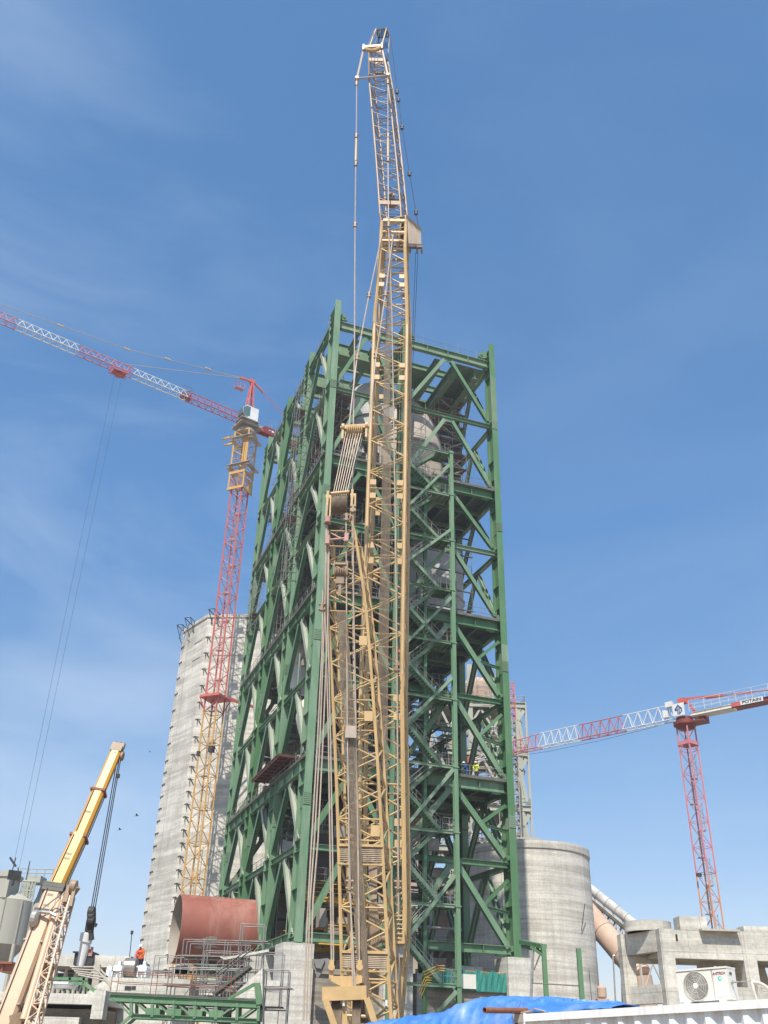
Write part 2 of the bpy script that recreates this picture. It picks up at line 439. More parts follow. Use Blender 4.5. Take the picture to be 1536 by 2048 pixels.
for i, L in enumerate(ST):
    for v in VS[1:-1]:
        inner.ibeam(T(.4, v, L), T(19.6, v, L), .4, .5, .04)
for a, b in ((0, 8.6), (8.6, 20)):
    fbeam(T(a+.4, 0, 10.6), T(b-.4, 0, 10.6), U, h=.7)
for k in range(3): fbeam(T(0, VS[k]+.62, 10.6), T(0, VS[k+1]-.62, 10.6), V, h=.7)
# crane runway girders under the top frame
for u in (13.2, 15.6, 18.2):
    inner.ibeam(T(u, .4, 74.6), T(u, 30, 74.6), .7, 1.5, .07)
for v in (3.4, 6.8, 13.5, 17, 24, 27):
    inner.ibeam(T(.4, v, 75.8), T(19.6, v, 75.8), .4, .9, .05)
inner.tbox(15.8, 19.6, .6, 14, 75.45, 75.6); inner.tbox(15.8, 19.6, 16.5, 30, 75.45, 75.6); inner.tbox(13.5, 15.4, 9, 19, 75.45, 75.6); inner.tbox(.6, 8.0, 3.0, 5.2, 74.4, 75.3); inner.tbox(.6, 12, 9.6, 11.2, 74.2, 75.2); inner.tbox(9, 13, 3, 6.6, 75.3, 75.42)
for u in (3, 5.5):
    inner.ibeam(T(u, .4, 75.4), T(u, 30, 75.4), .45, 1.0, .05)
tag(build('floor_beam', inner, M['green_dusty'], tower, split=False), None, None, kind='stuff')
# decks
for i, L in enumerate(LV[1:4]):
    d = MB(); d.tbox(-.35, 20.3, -.45, 30.8, L+.02, L+.14)
    d.tbox(-.42, -.36, -.5, 30.8, L-.02, L+.26); d.tbox(-.42, 20.3, -.52, -.46, L-.02, L+.26)
    build('floor_deck', d, M['grating'], tower)
    r = MB(); r.rails([T(8.9, -.4, L+.14), T(19.4, -.4, L+.14)]); r.rails([T(-.3, 30.4, L+.14), T(-.3, .8, L+.14), T(.5, -.4, L+.14), T(8.2, -.4, L+.14)])
    r.rails([T(20.25, .8, L+.14), T(20.25, 30, L+.14)])
    build('handrail', r, M['galv'], tower)
for i, L in enumerate(ST[:3]):  # set-back half-level slabs, added to block light from the interior
    d = MB(); d.tbox(.4, 15.2, 7.2, 30.2, L+.3, L+.42)
    build('floor_deck', d, M['grating'], tower)
    r = MB(); r.rails([T(.5, 10.8, L+.42), T(.5, 29.8, L+.42)]); build('handrail', r, M['galv'], tower)
# lightning rods / rail stanchions along the roof beam
r = MB()
for u in (9.6, 11.2, 14.2, 15.8, 18.2): r.tube(T(u, 0, 76.5), T(u, 0, 78.2), .035, 4)
for v in (2, 4, 6, 8, 13, 15, 17, 23, 26): r.tube(T(-.2, v, 76.5), T(-.2, v, 78.0), .035, 4)
r.tube(T(9.6, 0, 77.6), T(18.2, 0, 77.6), .02, 4); r.tube(T(-.2, 1, 77.4), T(-.2, 27, 77.4), .025, 4)
build('handrail', r, M['galv'], tower)
# lifting lugs at the column heads
for u, v in ((0, 0), (8.6, 0), (20, 0)):
    s = -1 if u == 20 else 1
    b = MB(); b.prism([T(u+s*.37, -.1, 78.3), T(u+s*1.35, -.1, 77.6), T(u+s*1.5, -.1, 77.1), T(u+s*.9, -.1, 76.9), T(u+s*.37, -.1, 77.2)], V*.3)
    b.tube(T(u+s*1.1, -.2, 77.4), T(u+s*1.1, .4, 77.4), .16, 10)
    build('lifting_lug', b, M['green'], tower)
# west-side stair between E and F, seen through the left face
# ---- stair tower on the right-hand face
def flight(p, q, w, lane):
    """inclined flight from p (low) to q (high); lane offsets in v"""
    f = MB(); d = (q-p); n = max(6, int(abs(d.z)/.21))
    for s in (0, w):
        f.beam(p+V*s, q+V*s, .06, .32, up=Z)
    for i in range(n):
        c = p+d*((i+.5)/n)+V*(w/2)
        f.obox(c, (U, V, Z), (.14, w/2-.03, .02))
    o = build('stair_flight', f, M['green_dusty'], tower)
    r = MB()
    for s in (0, w):
        for h in (.5, 1.0): r.tube(p+V*s+Z*h, q+V*s+Z*h, .028, 4)
        for i in range(5):
            c = p+d*(i/4)+V*s; r.tube(c, c+Z*1.0, .028, 4)
    build('handrail', r, M['galv'], o)
    return o
LAND = [7.6, 13.7, 19.8, 25.6, 32.0, 37.8, 43.5, 49.2, 54.8, 60.2]
UL, UR = 8.9, 12.0
for i, z in enumerate(LAND):
    b = MB(); b.tbox(UR, 13.5, -2.3, -.35, z-.06, z)
    b.ibeam(T(8.6, -2.3, z-.2), T(13.5, -2.3, z-.2), .14, .26, .025); b.ibeam(T(UR, -.45, z-.2), T(13.5, -.45, z-.2), .14, .26, .025)
    for u in (UR, 12.7, 13.3): b.ibeam(T(u, -2.2, z-.18), T(u, -.4, z-.18), .1, .2, .02)
    build('stair_landing', b, M['green_dusty'], tower)
    r = MB(); r.rails([T(UR+.2, -2.28, z), T(13.5, -2.28, z), T(13.5, -.4, z)], step=.7, r=.025); build('handrail', r, M['galv'], tower)
    if i+1 < len(LAND):
        z2 = LAND[i+1]; zm = (z+z2)/2
        flight(T(UR, -2.25, z), T(UL, -2.25, zm), .85, 0)
        b = MB(); b.tbox(7.4, UL, -2.3, -.35, zm-.06, zm); b.ibeam(T(7.4, -2.3, zm-.2), T(UL, -2.3, zm-.2), .14, .26, .025)
        build('stair_landing', b, M['green_dusty'], tower)
        r = MB(); r.rails([T(UL, -2.28, zm), T(7.4, -2.28, zm), T(7.4, -.4, zm)], step=.7, r=.025); build('handrail', r, M['galv'], tower)
        flight(T(UL, -1.25, zm), T(UR, -1.25, z2), .85, 0)
p = MB(); p.ibeam(T(13.5, -2.35, 0), T(13.5, -2.35, 60.3), .4, .4, .04, up=V)
for z in LAND: p.obox(T(13.5, -2.35, z-.2), (U, V, Z), (.28, .26, .06))
build('stair_post', p, M['green'], tower)
p = MB(); p.ibeam(T(11.2, -.6, 3), T(11.2, -.6, 56), .32, .32, .035, up=V); build('stair_post', p, M['green'], tower)
p = MB(); p.ibeam(T(7.3, -2.35, 0), T(7.3, -2.35, 57), .34, .34, .04, up=V); build('stair_post', p, M['green'], tower)
for (z1, z2) in ((58.4, 52.0), (50.3, 45.6), (42.5, 36.7), (34.0, 28.7), (25.2, 19.4), (16.0, 10.2), (7.0, 2.6)):
    b = MB(); b.beam(T(13.3, -2.4, z1), T(8.4, -2.4, z2), .26, .26, up=V); b.beam(T(13.3, -2.4, z1), T(12.6, -2.4, z1-.8), .4, .06, up=V)
    build('stair_brace', b, M['green_dusty'], tower)
# bracing brown formwork deck on the left face is a thing of its own (below)

# ---- vessels inside the tower
def vessel(name, c, prof, mat, label, cat='vessel', ribs=(), pipe=None):
    t = thing(name, label, cat, c)
    b = MB(); b.lathe(c, prof, 40); build('shell', b, M[mat], t, smooth=35)
    if ribs:
        k = MB()
        for z, r_ in ribs: k.lathe(Vec(c)+Z*z, [(r_-.06, -.12), (r_+.14, -.12), (r_+.14, .12), (r_-.06, .12)], 40, caps=(False, False))
        build('stiffener_ring', k, M[mat], t)
    return t
def dome(r, z0, h, n=6, r0=.3): return [(r*math.cos(math.pi/2*i/n)+(r0 if i == n else 0), z0+h*math.sin(math.pi/2*i/n)) for i in range(n+1)]
VD = 8.0
cA = front(745, 850, VD)
vessel('cyclone_vessel', T(cA[0], VD, 62.5), [(1.2, -4.8), (1.2, 1.2), (2.1, 1.5), (2.2, 3.6), (2.55, 4.0), (2.75, 6.4), (3.0, 6.5), (3.0, 10.2)]+dome(3.0, 10.2, 1.9), 'vessel', 'grey cyclone with rounded top and stepped cone, high behind the tan boom', ribs=((3.8, 2.3), (6.4, 2.85), (1.4, 2.0)))
cB = front(812, 900, VD)
t = vessel('cyclone_vessel', T(cB[0], VD+.5, 57.95), [(4.7, 0), (4.7, 8.0), (4.55, 9.2), (4.0, 11.6), (3.2, 13.4), (2.2, 15.0), (1.4, 15.7)], 'cone', 'beige riveted cone of a cyclone beside the top stair landing', ribs=((7.6, 4.7),))
cC = front(862, 1150, VD-.5)
vessel('cyclone_vessel', T(cC[0], VD-.5, 41.95), [(3.0, 0), (3.65, .3), (3.65, 9.8)]+dome(3.65, 9.8, 2.6, r0=.6), 'vessel', 'fat grey domed cyclone between the two middle floors right of the stairs', ribs=((.4, 3.65), (4.4, 3.65), (9.6, 3.65)))
vessel('riser_duct', T(4.5, 6.2, 47.0), [(.55, 0), (1.25, 1.2), (1.35, 1.3), (1.35, 10.6)], 'brown', 'dark brown vertical duct with a round opening below the second floor', 'duct', ribs=((1.3, 1.35),))  # duct stands in shade, which its dark brown colour carries
vessel('cyclone_vessel', T(4.4, 14.5, 33), [(1.2, 0), (3.3, 6), (3.3, 11.8)]+dome(3.3, 11.8, 1.8), 'white', 'white cyclone glimpsed through the left face of the green tower', ribs=((6, 3.3),))
vessel('cyclone_vessel', T(5.0, 9.0, 26.0), [(.7, 0), (2.9, 5), (2.9, 11)]+dome(2.9, 11, 1.8), 'brown', 'dark cyclone behind the mast head of the tan crane', ribs=((5, 2.9),))  # this and the brown vessels below carry the interior's shade in their colour
vessel('cyclone_vessel', T(5.4, 9.4, 12.0), [(1.8, 0), (3.4, 3.0), (3.4, 10.5), (2.2, 12.2)], 'brown', 'dark vessel in the lowest storey behind the crane ropes', ribs=((3.0, 3.4), (10.4, 3.4)))
vessel('cyclone_vessel', T(13.0, 17.5, 26.5), [(1.0, 0), (3.6, 6), (3.6, 13)]+dome(3.6, 13, 1.8), 'brown', 'brown cyclone deep in the third storey right of the stairs', ribs=((6, 3.6),))
vessel('calciner_duct', T(12.0, 20.5, 10.5), [(2.6, 0), (2.6, 30.5)], 'brown', 'thick dark riser pipe deep inside the lower tower', 'duct', ribs=((5, 2.6), (10, 2.6), (15, 2.6), (20, 2.6)))
vessel('cyclone_vessel', T(5.0, 24.0, 58.0), [(1.2, 0), (2.9, 6), (2.9, 10.5)]+dome(2.9, 10.5, 1.5), 'beige', 'beige cyclone at the back of the top storey behind the left columns', ribs=((6, 2.9),))
vessel('hopper', at(606, 1478, 90.5), [(.15, 0), (.5, .6), (.85, 2.0), (.75, 3.0), (.3, 3.9)], 'white_warm', 'small white wrapped hopper hung on a pale brace above the brown platform', 'hopper')
# inclined feed chutes
def chute(p, q, r_, mat, label):
    b = MB(); b.tube(p, q, r_, 20)
    d = (Vec(q)-Vec(p)).normalized()
    for k in (.2, .5, .8):
        c = Vec(p).lerp(Vec(q), k); b.tube(c-d*.08, c+d*.08, r_+.1, 20)
    return lone('chute', b, M[mat], label, 'chute', smooth=40)
chute(T(7.5, 6.5, 26.4), T(3.0, 4.5, 34.5), .7, 'brown', 'dark sloping chute in the third storey behind the crane mast')
chute(T(9.0, 12.0, 14.5), T(14.5, 9.0, 24.0), .9, 'beige', 'pale sloping chute in the lowest storey right of the boom')
chute(T(9.0, 8.0, 58.6), T(6.4, 5.4, 66.4), .75, 'brown', 'brown sloping duct between the two upper cyclones')

# ---- pipes, trays, ladders and small platforms that crowd every level
random.seed(5)
pk = {'galv': MB(), 'brown': MB(), 'beige': MB(), 'green_dusty': MB()}
for L in (10.6, 17.9, 25.3, 33.6, 41.9, 50.3, 57.8):
    top = L+7.6
    for i in range(88):
        k = random.choice(('galv', 'galv', 'brown', 'beige', 'green_dusty')); b = pk[k]
        u, v = (random.uniform(.6, 14.5), random.uniform(1.2, 12)) if i < 60 else (random.uniform(.5, 4), random.uniform(3, 28))
        if L > 57 and v < 3: v += 3
        s = random.random()
        if s < .25: b.tube(T(u, v, L), T(u, v, min(top, L+random.uniform(2.5, 7.6))), random.choice((.05, .08, .16)), 6)
        elif s < .5:
            l = random.uniform(2, 6); z = L+random.uniform(.8, 7); b.tube(T(u, v, z), T(min(19.3, u+l), v, z), random.choice((.05, .07, .14)), 6)
        elif s < .68:
            l = random.uniform(2, 7); z = L+random.uniform(1, 7); b.tube(T(u, v, z), T(u, v+l, z+random.choice((0, 0, 1.5))), random.choice((.05, .1)), 6)
        elif s < .84:
            z = L+random.uniform(1.5, 6); w_, d_ = random.uniform(.6, 1.6), random.uniform(.5, 1.4)
            pk['green_dusty'].tbox(u, u+w_*1.6, v, v+d_, z-.05, z); pk['galv'].rails([T(u, v, z), T(u+w_*1.6, v, z), T(u+w_*1.6, v+d_, z)], step=.9, r=.028)
        else:
            z = L+random.uniform(.2, 4); b.tbox(u, u+random.uniform(.4, 1.3), v, v+random.uniform(.4, 1), z, z+random.uniform(.5, 1.6))
for k, b in pk.items(): tag(build('pipework', b, M[k], tower, split=False), None, None, kind='stuff')
# ---- scaffolding
def scaffold(label, P, nu, nv, nz, du, dv, dz, planks=None, stairs=False, diag=True, r_=.03):
    """P(a,b,c) maps metres in its own axes to the world; every tube of one scaffold moves with it"""
    base = P(0, 0, 0)
    t = thing('scaffold', label, 'scaffold', base)
    m = MB()
    for i in range(nu+1):
        for j in range(nv+1): m.tube(P(i*du, j*dv, 0), P(i*du, j*dv, nz*dz+1.0), r_, 4)
    for k in range(nz+1):
        for j in range(nv+1):
            m.tube(P(-.3, j*dv, k*dz), P(nu*du+.3, j*dv, k*dz), r_*.9, 4)
            m.tube(P(0, j*dv, k*dz+1.0), P(nu*du, j*dv, k*dz+1.0), r_*.8, 4)
        for i in range(nu+1): m.tube(P(i*du, -.3, k*dz), P(i*du, nv*dv+.3, k*dz), r_*.9, 4)
        if diag and k < nz:
            i = k % nu
            m.tube(P(i*du, 0, k*dz), P((i+1)*du, 0, (k+1)*dz), r_*.8, 4)
            m.tube(P(nu*du, 0, k*dz), P(nu*du, nv*dv, (k+1)*dz), r_*.8, 4)
    build('tube_frame', m, M['galv'], t)
    for k in range(nz+1):
        if planks and k not in planks: continue
        b = MB()
        nb = max(2, int(nv*dv/.3))
        for j in range(nb):
            y0 = nv*dv*j/nb; ex = random.uniform(-.15, .15)
            c0 = P(-.1+ex, y0+.13, k*dz+.06); c1 = P(nu*du+.1+ex, y0+.13, k*dz+.06)
            b.beam(c0, c1, .25, .05)
        build('boards', b, M['plank'], t)
    if stairs:
        for k in range(nz):
            b = MB(); a0 = P(.3+(k % 2)*(nu*du-.6), .35, k*dz+.1); a1 = P(nu*du-.3-(k % 2)*(nu*du-.6), .35, (k+1)*dz)
            b.beam(a0, a1, .3, .06); build('ladder', b, M['galv'], t)
    return t
scaffold('steel scaffold with six board decks inside the top right corner of the green tower', lambda a, b, c: T(15.6+a, 5.5+b, 58.0+c), 2, 2, 8, 1.8, 1.2, 2.0, stairs=True)
scaffold('scaffold standing in front of the beige riveted cone left of the top landing', lambda a, b, c: T(8.9+a, 1.0+b, 57.9+c), 2, 1, 5, 1.5, 1.3, 2.0, planks=(5,))
scaffold('scaffold wrapped round the second column of the left face near its head', lambda a, b, c: T(-1.1+a, 9.2+b, 57.8+c), 1, 2, 8, 1.2, 1.2, 2.0, planks=(6,))
scaffold('scaffold on the left face by the second column below the third floor deck', lambda a, b, c: T(-1.1+a, 9.2+b, 47.0+c), 1, 2, 5, 1.1, 1.1, 2.0, planks=(4,))
scaffold('scaffold high on the left face by the rearmost column of the green tower', lambda a, b, c: T(.4+a, 24.0+b, 57.8+c), 1, 2, 6, 1.3, 1.6, 2.0, planks=(3,))
scaffold('scaffold between the first and second left columns under the roof beams', lambda a, b, c: T(.6+a, 2.0+b, 57.9+c), 2, 4, 6, 1.4, 1.6, 2.0, planks=(1, 2, 3, 4, 5))
scaffold('scaffold beside the rear left columns under the second floor', lambda a, b, c: T(-.9+a, 26.0+b, 48.0+c), 1, 2, 3, 1.1, 1.2, 2.0, planks=(1,))

scaffold('long scaffold just inside the left face between the second and third columns, third storey', lambda a, b, c: T(.7+a, 11.4+b, 42.0+c), 1, 4, 6, 1.2, 1.9, 2.0, planks=(1, 3, 5))
scaffold('scaffold inside the left face between the second and third columns, top storey', lambda a, b, c: T(.7+a, 11.4+b, 57.9+c), 1, 4, 7, 1.2, 1.9, 2.0, planks=(2, 4, 6))
scaffold('scaffold inside the front of the third storey left of the crane boom', lambda a, b, c: T(1.2+a, 2.0+b, 42.0+c), 3, 1, 5, 1.9, 1.4, 2.2, planks=(1, 2, 4))
scaffold('scaffold around the fat grey domed cyclone behind the stairs', lambda a, b, c: T(8.9+a, 3.2+b, 42.0+c), 5, 0, 5, 1.9, 1.0, 2.2, planks=())
# brown formwork platform hung on the left face
p4 = [at(x, y, d) for x, y, d in ((503, 1561, 90.5), (556, 1509, 95.5), (598, 1515, 94.0), (553, 1566, 88.5))]
zt = sum(p.z for p in p4)/4
A4, B4, C4, D4 = [atz(x, y, zt) for x, y in ((503, 1561), (556, 1509), (598, 1515), (553, 1566))]
pl = thing('hanging_platform', 'brown plywood platform seen from below on the left face of the green tower', 'platform', A4)
b = MB(); b.prism([A4, B4, C4, D4], Z*.12); build('plywood', b, M['form'], pl)
b = MB()
for i in range(9): b.beam(A4.lerp(B4, i/8)-Z*.07, D4.lerp(C4, i/8)-Z*.07, .1, .12)
for k in (.03, .5, .97): b.beam(A4.lerp(D4, k)-Z*.2, B4.lerp(C4, k)-Z*.2, .1, .13)
build('joist', b, M['form'], pl)
b = MB(); b.beam(D4+Z*.1, C4+Z*.1, .1, .25); b.tube(D4+Z*.1, C4+Z*.1, .2, 8); build('rolled_sheet', b, M['green_pale'], pl)

# concrete piers under the columns
k = 0
PLAB = {(0, 0): 'tall pale concrete pier carrying the nearest green column, left of the tan crane',
        (20, 0): 'concrete pier under the right corner column beside the green debris net',
        (8.6, 0): 'concrete pier hidden behind the foot of the tan boom',
        (0, 10.2): 'concrete pier under the second left column behind the grey scaffold'}
for u in US:
    for v in VS:
        b = MB(); w = 1.28
        b.tbox(u-w, u+w, v-w, v+w, 0, 9.98)
        b.tbox(u-w-.4, u+w+.4, v-w-.4, v+w+.4, -.3, 1.2)
        lone('concrete_pier', b, M['conc_pier'], PLAB.get((u, v), 'grey concrete pier standing deep under the green tower'), 'pier', 'concrete piers under the green tower')
# raw-meal building inside the tower foot
b = MB(); b.tbox(3.5, 17.0, 26.5, 27.3, 0, 21.0); b.tbox(9.6, 13.0, 17.0, 26.4, 0, 8.0); b.tbox(5.2, 9.2, 14.0, 18.0, 10.2, 23.4)
lone('inner_building', b, M['beige'], 'dusty beige clad building block inside the foot of the green tower', 'building')
# walls at the tower foot
b = MB(); b.tbox(-6.2, -1.36, -1.3, -.5, 0, 7.2); lone('concrete_wall', b, M['conc_pier'], 'smooth grey concrete wall left of the tall nearest pier', 'wall')
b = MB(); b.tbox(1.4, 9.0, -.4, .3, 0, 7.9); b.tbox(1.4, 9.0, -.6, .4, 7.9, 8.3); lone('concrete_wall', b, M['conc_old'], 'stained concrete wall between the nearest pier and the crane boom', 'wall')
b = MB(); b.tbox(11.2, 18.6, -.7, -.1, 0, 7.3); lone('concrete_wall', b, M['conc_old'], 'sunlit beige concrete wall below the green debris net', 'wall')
# debris net
nt_ = thing('safety_net', 'teal debris net on a rail at the foot of the stairs', 'net', T(11.3, -.9, 7.35))
b = MB(); n = 40
pts = [(11.3+7.3*i/n, -.95+.06*math.sin(i*1.7), 7.35+1.35+.12*math.sin(i*.8)) for i in range(n+1)]
vs = []; fs = []
for i, (u, v, z) in enumerate(pts): vs += [T(u, v, 7.2), T(u, v+.08*math.sin(i*2.3), (7.2+z)/2), T(u, v, z)]
for i in range(n):
    for j in (0, 1): fs.append((i*3+j, i*3+3+j, i*3+4+j, i*3+1+j))
b.add(vs, fs); net = build('net', b, M['teal_net'], nt_)
sm = net.modifiers.new('thick', 'SOLIDIFY'); sm.thickness = .02
b = MB(); b.rails([T(11.3, -.85, 7.3), T(18.6, -.85, 7.3)], h=1.4); build('rail', b, M['yellow'], nt_)
b = MB(); b.obox(T(14.9, -1.12, 7.9), (U, V, Z), (.8, .03, .55))
lone('board', b, M['white_warm'], 'white plywood board leaning on the teal debris net', 'board')
# ================================================================== TAN LATTICE CRAWLER CRANE
def lattice(rings, rc, rl, horiz=(), n=6, faces=(0, 1, 2, 3), flip=0):
    """rings of 4 corners (front-left, front-right, back-right, back-left) -> chord mesh and lacing mesh"""
    ch = []; lc = MB()
    for j in range(4):
        c = MB(); ch.append(c)
        for a, b in zip(rings[:-1], rings[1:]): c.tube(a[j], b[j], rc, n)
    for i in range(len(rings)-1):
        for j in faces:
            a, b = j, (j+1) % 4
            if (i+j+flip) % 2: a, b = b, a
            lc.tube(rings[i][a], rings[i+1][b], rl, 5, cap=False)
    for i in horiz:
        for j in range(4): lc.tube(rings[i][j], rings[i][(j+1) % 4], rl, 5, cap=False)
    return ch, lc
def boom(name, rings, rc, rl, mat, lmat, root, horiz=(), **k):
    ch, lc = lattice(rings, rc, rl, horiz, **k)
    o = build(name, lc, M[lmat], root, smooth=50, split=False)
    for c in ch: build('chord', c, M[mat], o, smooth=50, split=False)
    return o
crane = thing('lattice_crane', 'giant tan lattice boom crane with luffing jib standing in front of the green tower', 'crane', (0.4, 62, 0))
# --- main boom
def bw(z):
    if z > 57: return 1.40-(z-57)*.034
    if z < 9: return .8+(z-2.4)/6.6*.6
    return 1.40
def bc(z): return .14+max(0, 24-z)*.026
def bring(z, y=62.0):
    w = bw(z); c = bc(z); dx = .36*min(1, w/1.4)
    return [Vec((c-w, y, z)), Vec((c+w, y, z)), Vec((c+w+dx, y+2.4, z)), Vec((c-w+dx, y+2.4, z))]
zs = [2.4+i*1.5 for i in range(43)]          # to 65.4
hz = [0, 3, 4, 13, 14, 21, 22, 25, 26, 33, 34, 39, 40, 42, 7, 17, 29, 36, 10]
mb_ = boom('main_boom', [bring(z) for z in zs], .155, .072, 'tan', 'tan', crane, hz)
b = MB()
for z in (61.9, 60.9, 51.9, 50.6, 40.4, 39.2, 34.9, 33.6, 23.2, 21.9, 15.0, 13.7):
    w = bw(z); c = bc(z)
    for s in (-1, 1): b.box((c+s*(w-.36), 61.86, z), (.46, .05, .46)); b.box((c+s*(w-.38)+.36, 64.5, z), (.4, .05, .45))
build('connector_plate', b, M['tan'], mb_)
b = MB()
for i in range(2, 41, 1):                       # access ladder inside the boom
    b.tube((1.05+bc(zs[i])-.14, 62.5, zs[i]), (1.05+bc(zs[i])-.14, 62.5, zs[i]+1.5), .025, 4); b.tube((1.4+bc(zs[i])-.14, 62.5, zs[i]), (1.4+bc(zs[i])-.14, 62.5, zs[i]+1.5), .025, 4)
    for k in range(4): b.tube((1.05+bc(zs[i])-.14, 62.5, zs[i]+k*.37), (1.4+bc(zs[i])-.14, 62.5, zs[i]+k*.37), .018, 4)
build('boom_ladder', b, M['tan_shade'], mb_)
# boom head, where the jib is pinned
b = MB()
r0 = bring(65.4); r1 = [p+Vec((.05, 0, 3.4)) for p in r0]
for j in range(4): b.tube(r0[j], r1[j], .16, 8)
for z in (66.4, 67.5, 68.8):
    for j in range(4):
        a, c2 = r0[j].lerp(r1[j], (z-65.4)/3.4), r0[(j+1) % 4].lerp(r1[(j+1) % 4], (z-65.4)/3.4)
        b.beam(a, c2, .14, .2)
for s in (-.5, 0, .5):
    b.lathe((.1+s, 63.2, 67.4), [(.2, -.12), (.85, -.12), (.8, 0), (.85, .12), (.2, .12)], 24, axis=(1, 0, 0))
for k in range(4): b.tube((-.8, 61.95, 65.8+k*.8), (1.2, 61.95, 66.5+k*.8), .06, 5)
b.box((.2, 61.95, 68.9), (2.0, .2, .3))
for k in range(6): b.beam((-.8+.32*k, 61.9, 67.6), (-.6+.32*k, 63.0, 68.7), .1, .1)
build('boom_head', b, M['tan'], crane, smooth=40)
# slatted platform hung off the right of the boom head
q = [at(x, y, d) for x, y, d in ((811, 432, 63.0), (840, 459, 66.5), (841, 492, 66.5), (811, 490, 63.0))]
wp = thing_part = None
b = MB(); off = Vec((.9, -.3, 0))
A_, B_, C_, D_ = q
for i in range(13):
    t_ = i/12; b.beam(A_.lerp(B_, t_), D_.lerp(C_, t_), .13, .3, up=(0, 1, 0))
for P_, Q_ in ((A_, B_), (D_, C_)): b.beam(P_, Q_, .24, .3)
inn = [p+Vec((-1.1, .3, 0)) for p in q]
b.prism([D_, C_, C_+Vec((-1.0, .3, -.1)), D_+Vec((-1.0, .3, -.1))], Z*.1)
b.prism([p+Vec((-.5, .35, 0)) for p in (A_, B_, C_, D_)], Vec((-.06, .05, 0)))
for P_, Q_ in zip(q, inn): b.beam(P_, Q_, .1, .1)
build('strut_frame', b, M['tan_shade'], crane)  # shade on the slats is painted with the darker tan
b = MB(); c = at(832, 497, 65.5)
b.tube(c+Vec((-.55, 0, .15)), c+Vec((.55, 0, .15)), .16, 10)
for s in (-.55, .1, .55): b.lathe(c+Vec((s, 0, -.1)), [(.1, -.06), (.42, -.06), (.36, 0), (.42, .06), (.1, .06)], 18, axis=(1, 0, 0)); b.box(c+Vec((s, 0, -.35)), (.1, .2, .5))
b.tube(c+Vec((.5, 0, -.1)), c+Vec((.62, 0, -.55)), .07, 6)
build('sheave_block', b, M['tan_shade'], crane, smooth=40)

# --- luffing jib
def jr(t):
    z = 69.0+t*29.5; w = 1.0 if t < .8 else 1.0-(t-.8)*1.6
    if t < .06: w = .8+t*3.3
    c = -.02-(t**1.15)*2.35
    dx = .72; y = 63.2+t*1.5
    dp = 1.9 if t < .85 else 1.9-(t-.85)*4
    return [Vec((c-w, y, z)), Vec((c+w, y, z)), Vec((c+w+dx, y+dp, z)), Vec((c-w+dx, y+dp, z))]
nj = 26
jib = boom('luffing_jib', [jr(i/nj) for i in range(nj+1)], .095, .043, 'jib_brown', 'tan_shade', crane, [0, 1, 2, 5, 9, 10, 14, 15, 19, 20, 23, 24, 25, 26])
# outer chord doubled in a paler brown, sunlight painted into its colour
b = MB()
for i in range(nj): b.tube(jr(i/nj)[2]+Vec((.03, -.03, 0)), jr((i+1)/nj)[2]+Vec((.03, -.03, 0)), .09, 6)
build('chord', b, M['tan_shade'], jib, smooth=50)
b = MB()
c = (jr(.17)[0]+jr(.17)[1])/2+Vec((.2, .6, 0))
for k in range(5): b.lathe(c+Vec((-.3+.15*k, 0, 0)), [(.1, -.04), (.62, -.04), (.56, 0), (.62, .04), (.1, .04)], 20, axis=(1, 0, 0))
b.tube(c+Vec((-1, 0, 0)), c+Vec((1, 0, 0)), .12, 8); b.box(c+Vec((0, 0, -.7)), (.9, .5, .35)); b.box(c+Vec((0, .1, .75)), (.7, .3, .3))
build('jib_sheave', b, M['jib_brown'], jib, smooth=40)
b = MB()
for t_ in (.13, .93, .985):
    R_ = jr(t_); b.beam(R_[0], R_[1], .16, .5, up=Z); b.beam(R_[3], R_[2], .16, .4, up=Z)
build('cross_plate', b, M['jib_brown'], jib)
# jib head with top sheaves
top = [at(x, y, 64.6) for x, y in ((752, 60), (773, 58), (778, 100), (735, 100))]
b = MB()
hr = jr(1.0)
for j, tp in ((0, top[0]), (1, top[1])):
    b.beam(hr[j], tp, .12, .35, up=(0, 1, 0)); b.beam(hr[3-j], tp+Vec((.35, .9, 0)), .12, .3, up=(0, 1, 0))
    b.beam(tp, tp+Vec((.35, .9, 0)), .12, .35)
b.tube(top[0], top[1], .1, 8); b.tube(top[0]+Vec((.3, .9, 0)), top[1]+Vec((.35, .9, 0)), .1, 8)
build('jib_head', b, M['jib_brown'], crane)
b = MB()
for k in range(6):
    c = top[0].lerp(top[1], (k+.5)/6)+Vec((.1, .3, -.15)); b.lathe(c, [(.08, -.05), (.52, -.05), (.46, 0), (.52, .05), (.08, .05)], 20, axis=(1, 0, 0))
    c2 = c+Vec((.1, .2, -2.0)); b.lathe(c2, [(.08, -.05), (.36, -.05), (.32, 0), (.36, .05), (.08, .05)], 18, axis=(1, 0, 0))
build('head_sheave', b, M['rope_dark'], crane, smooth=40)
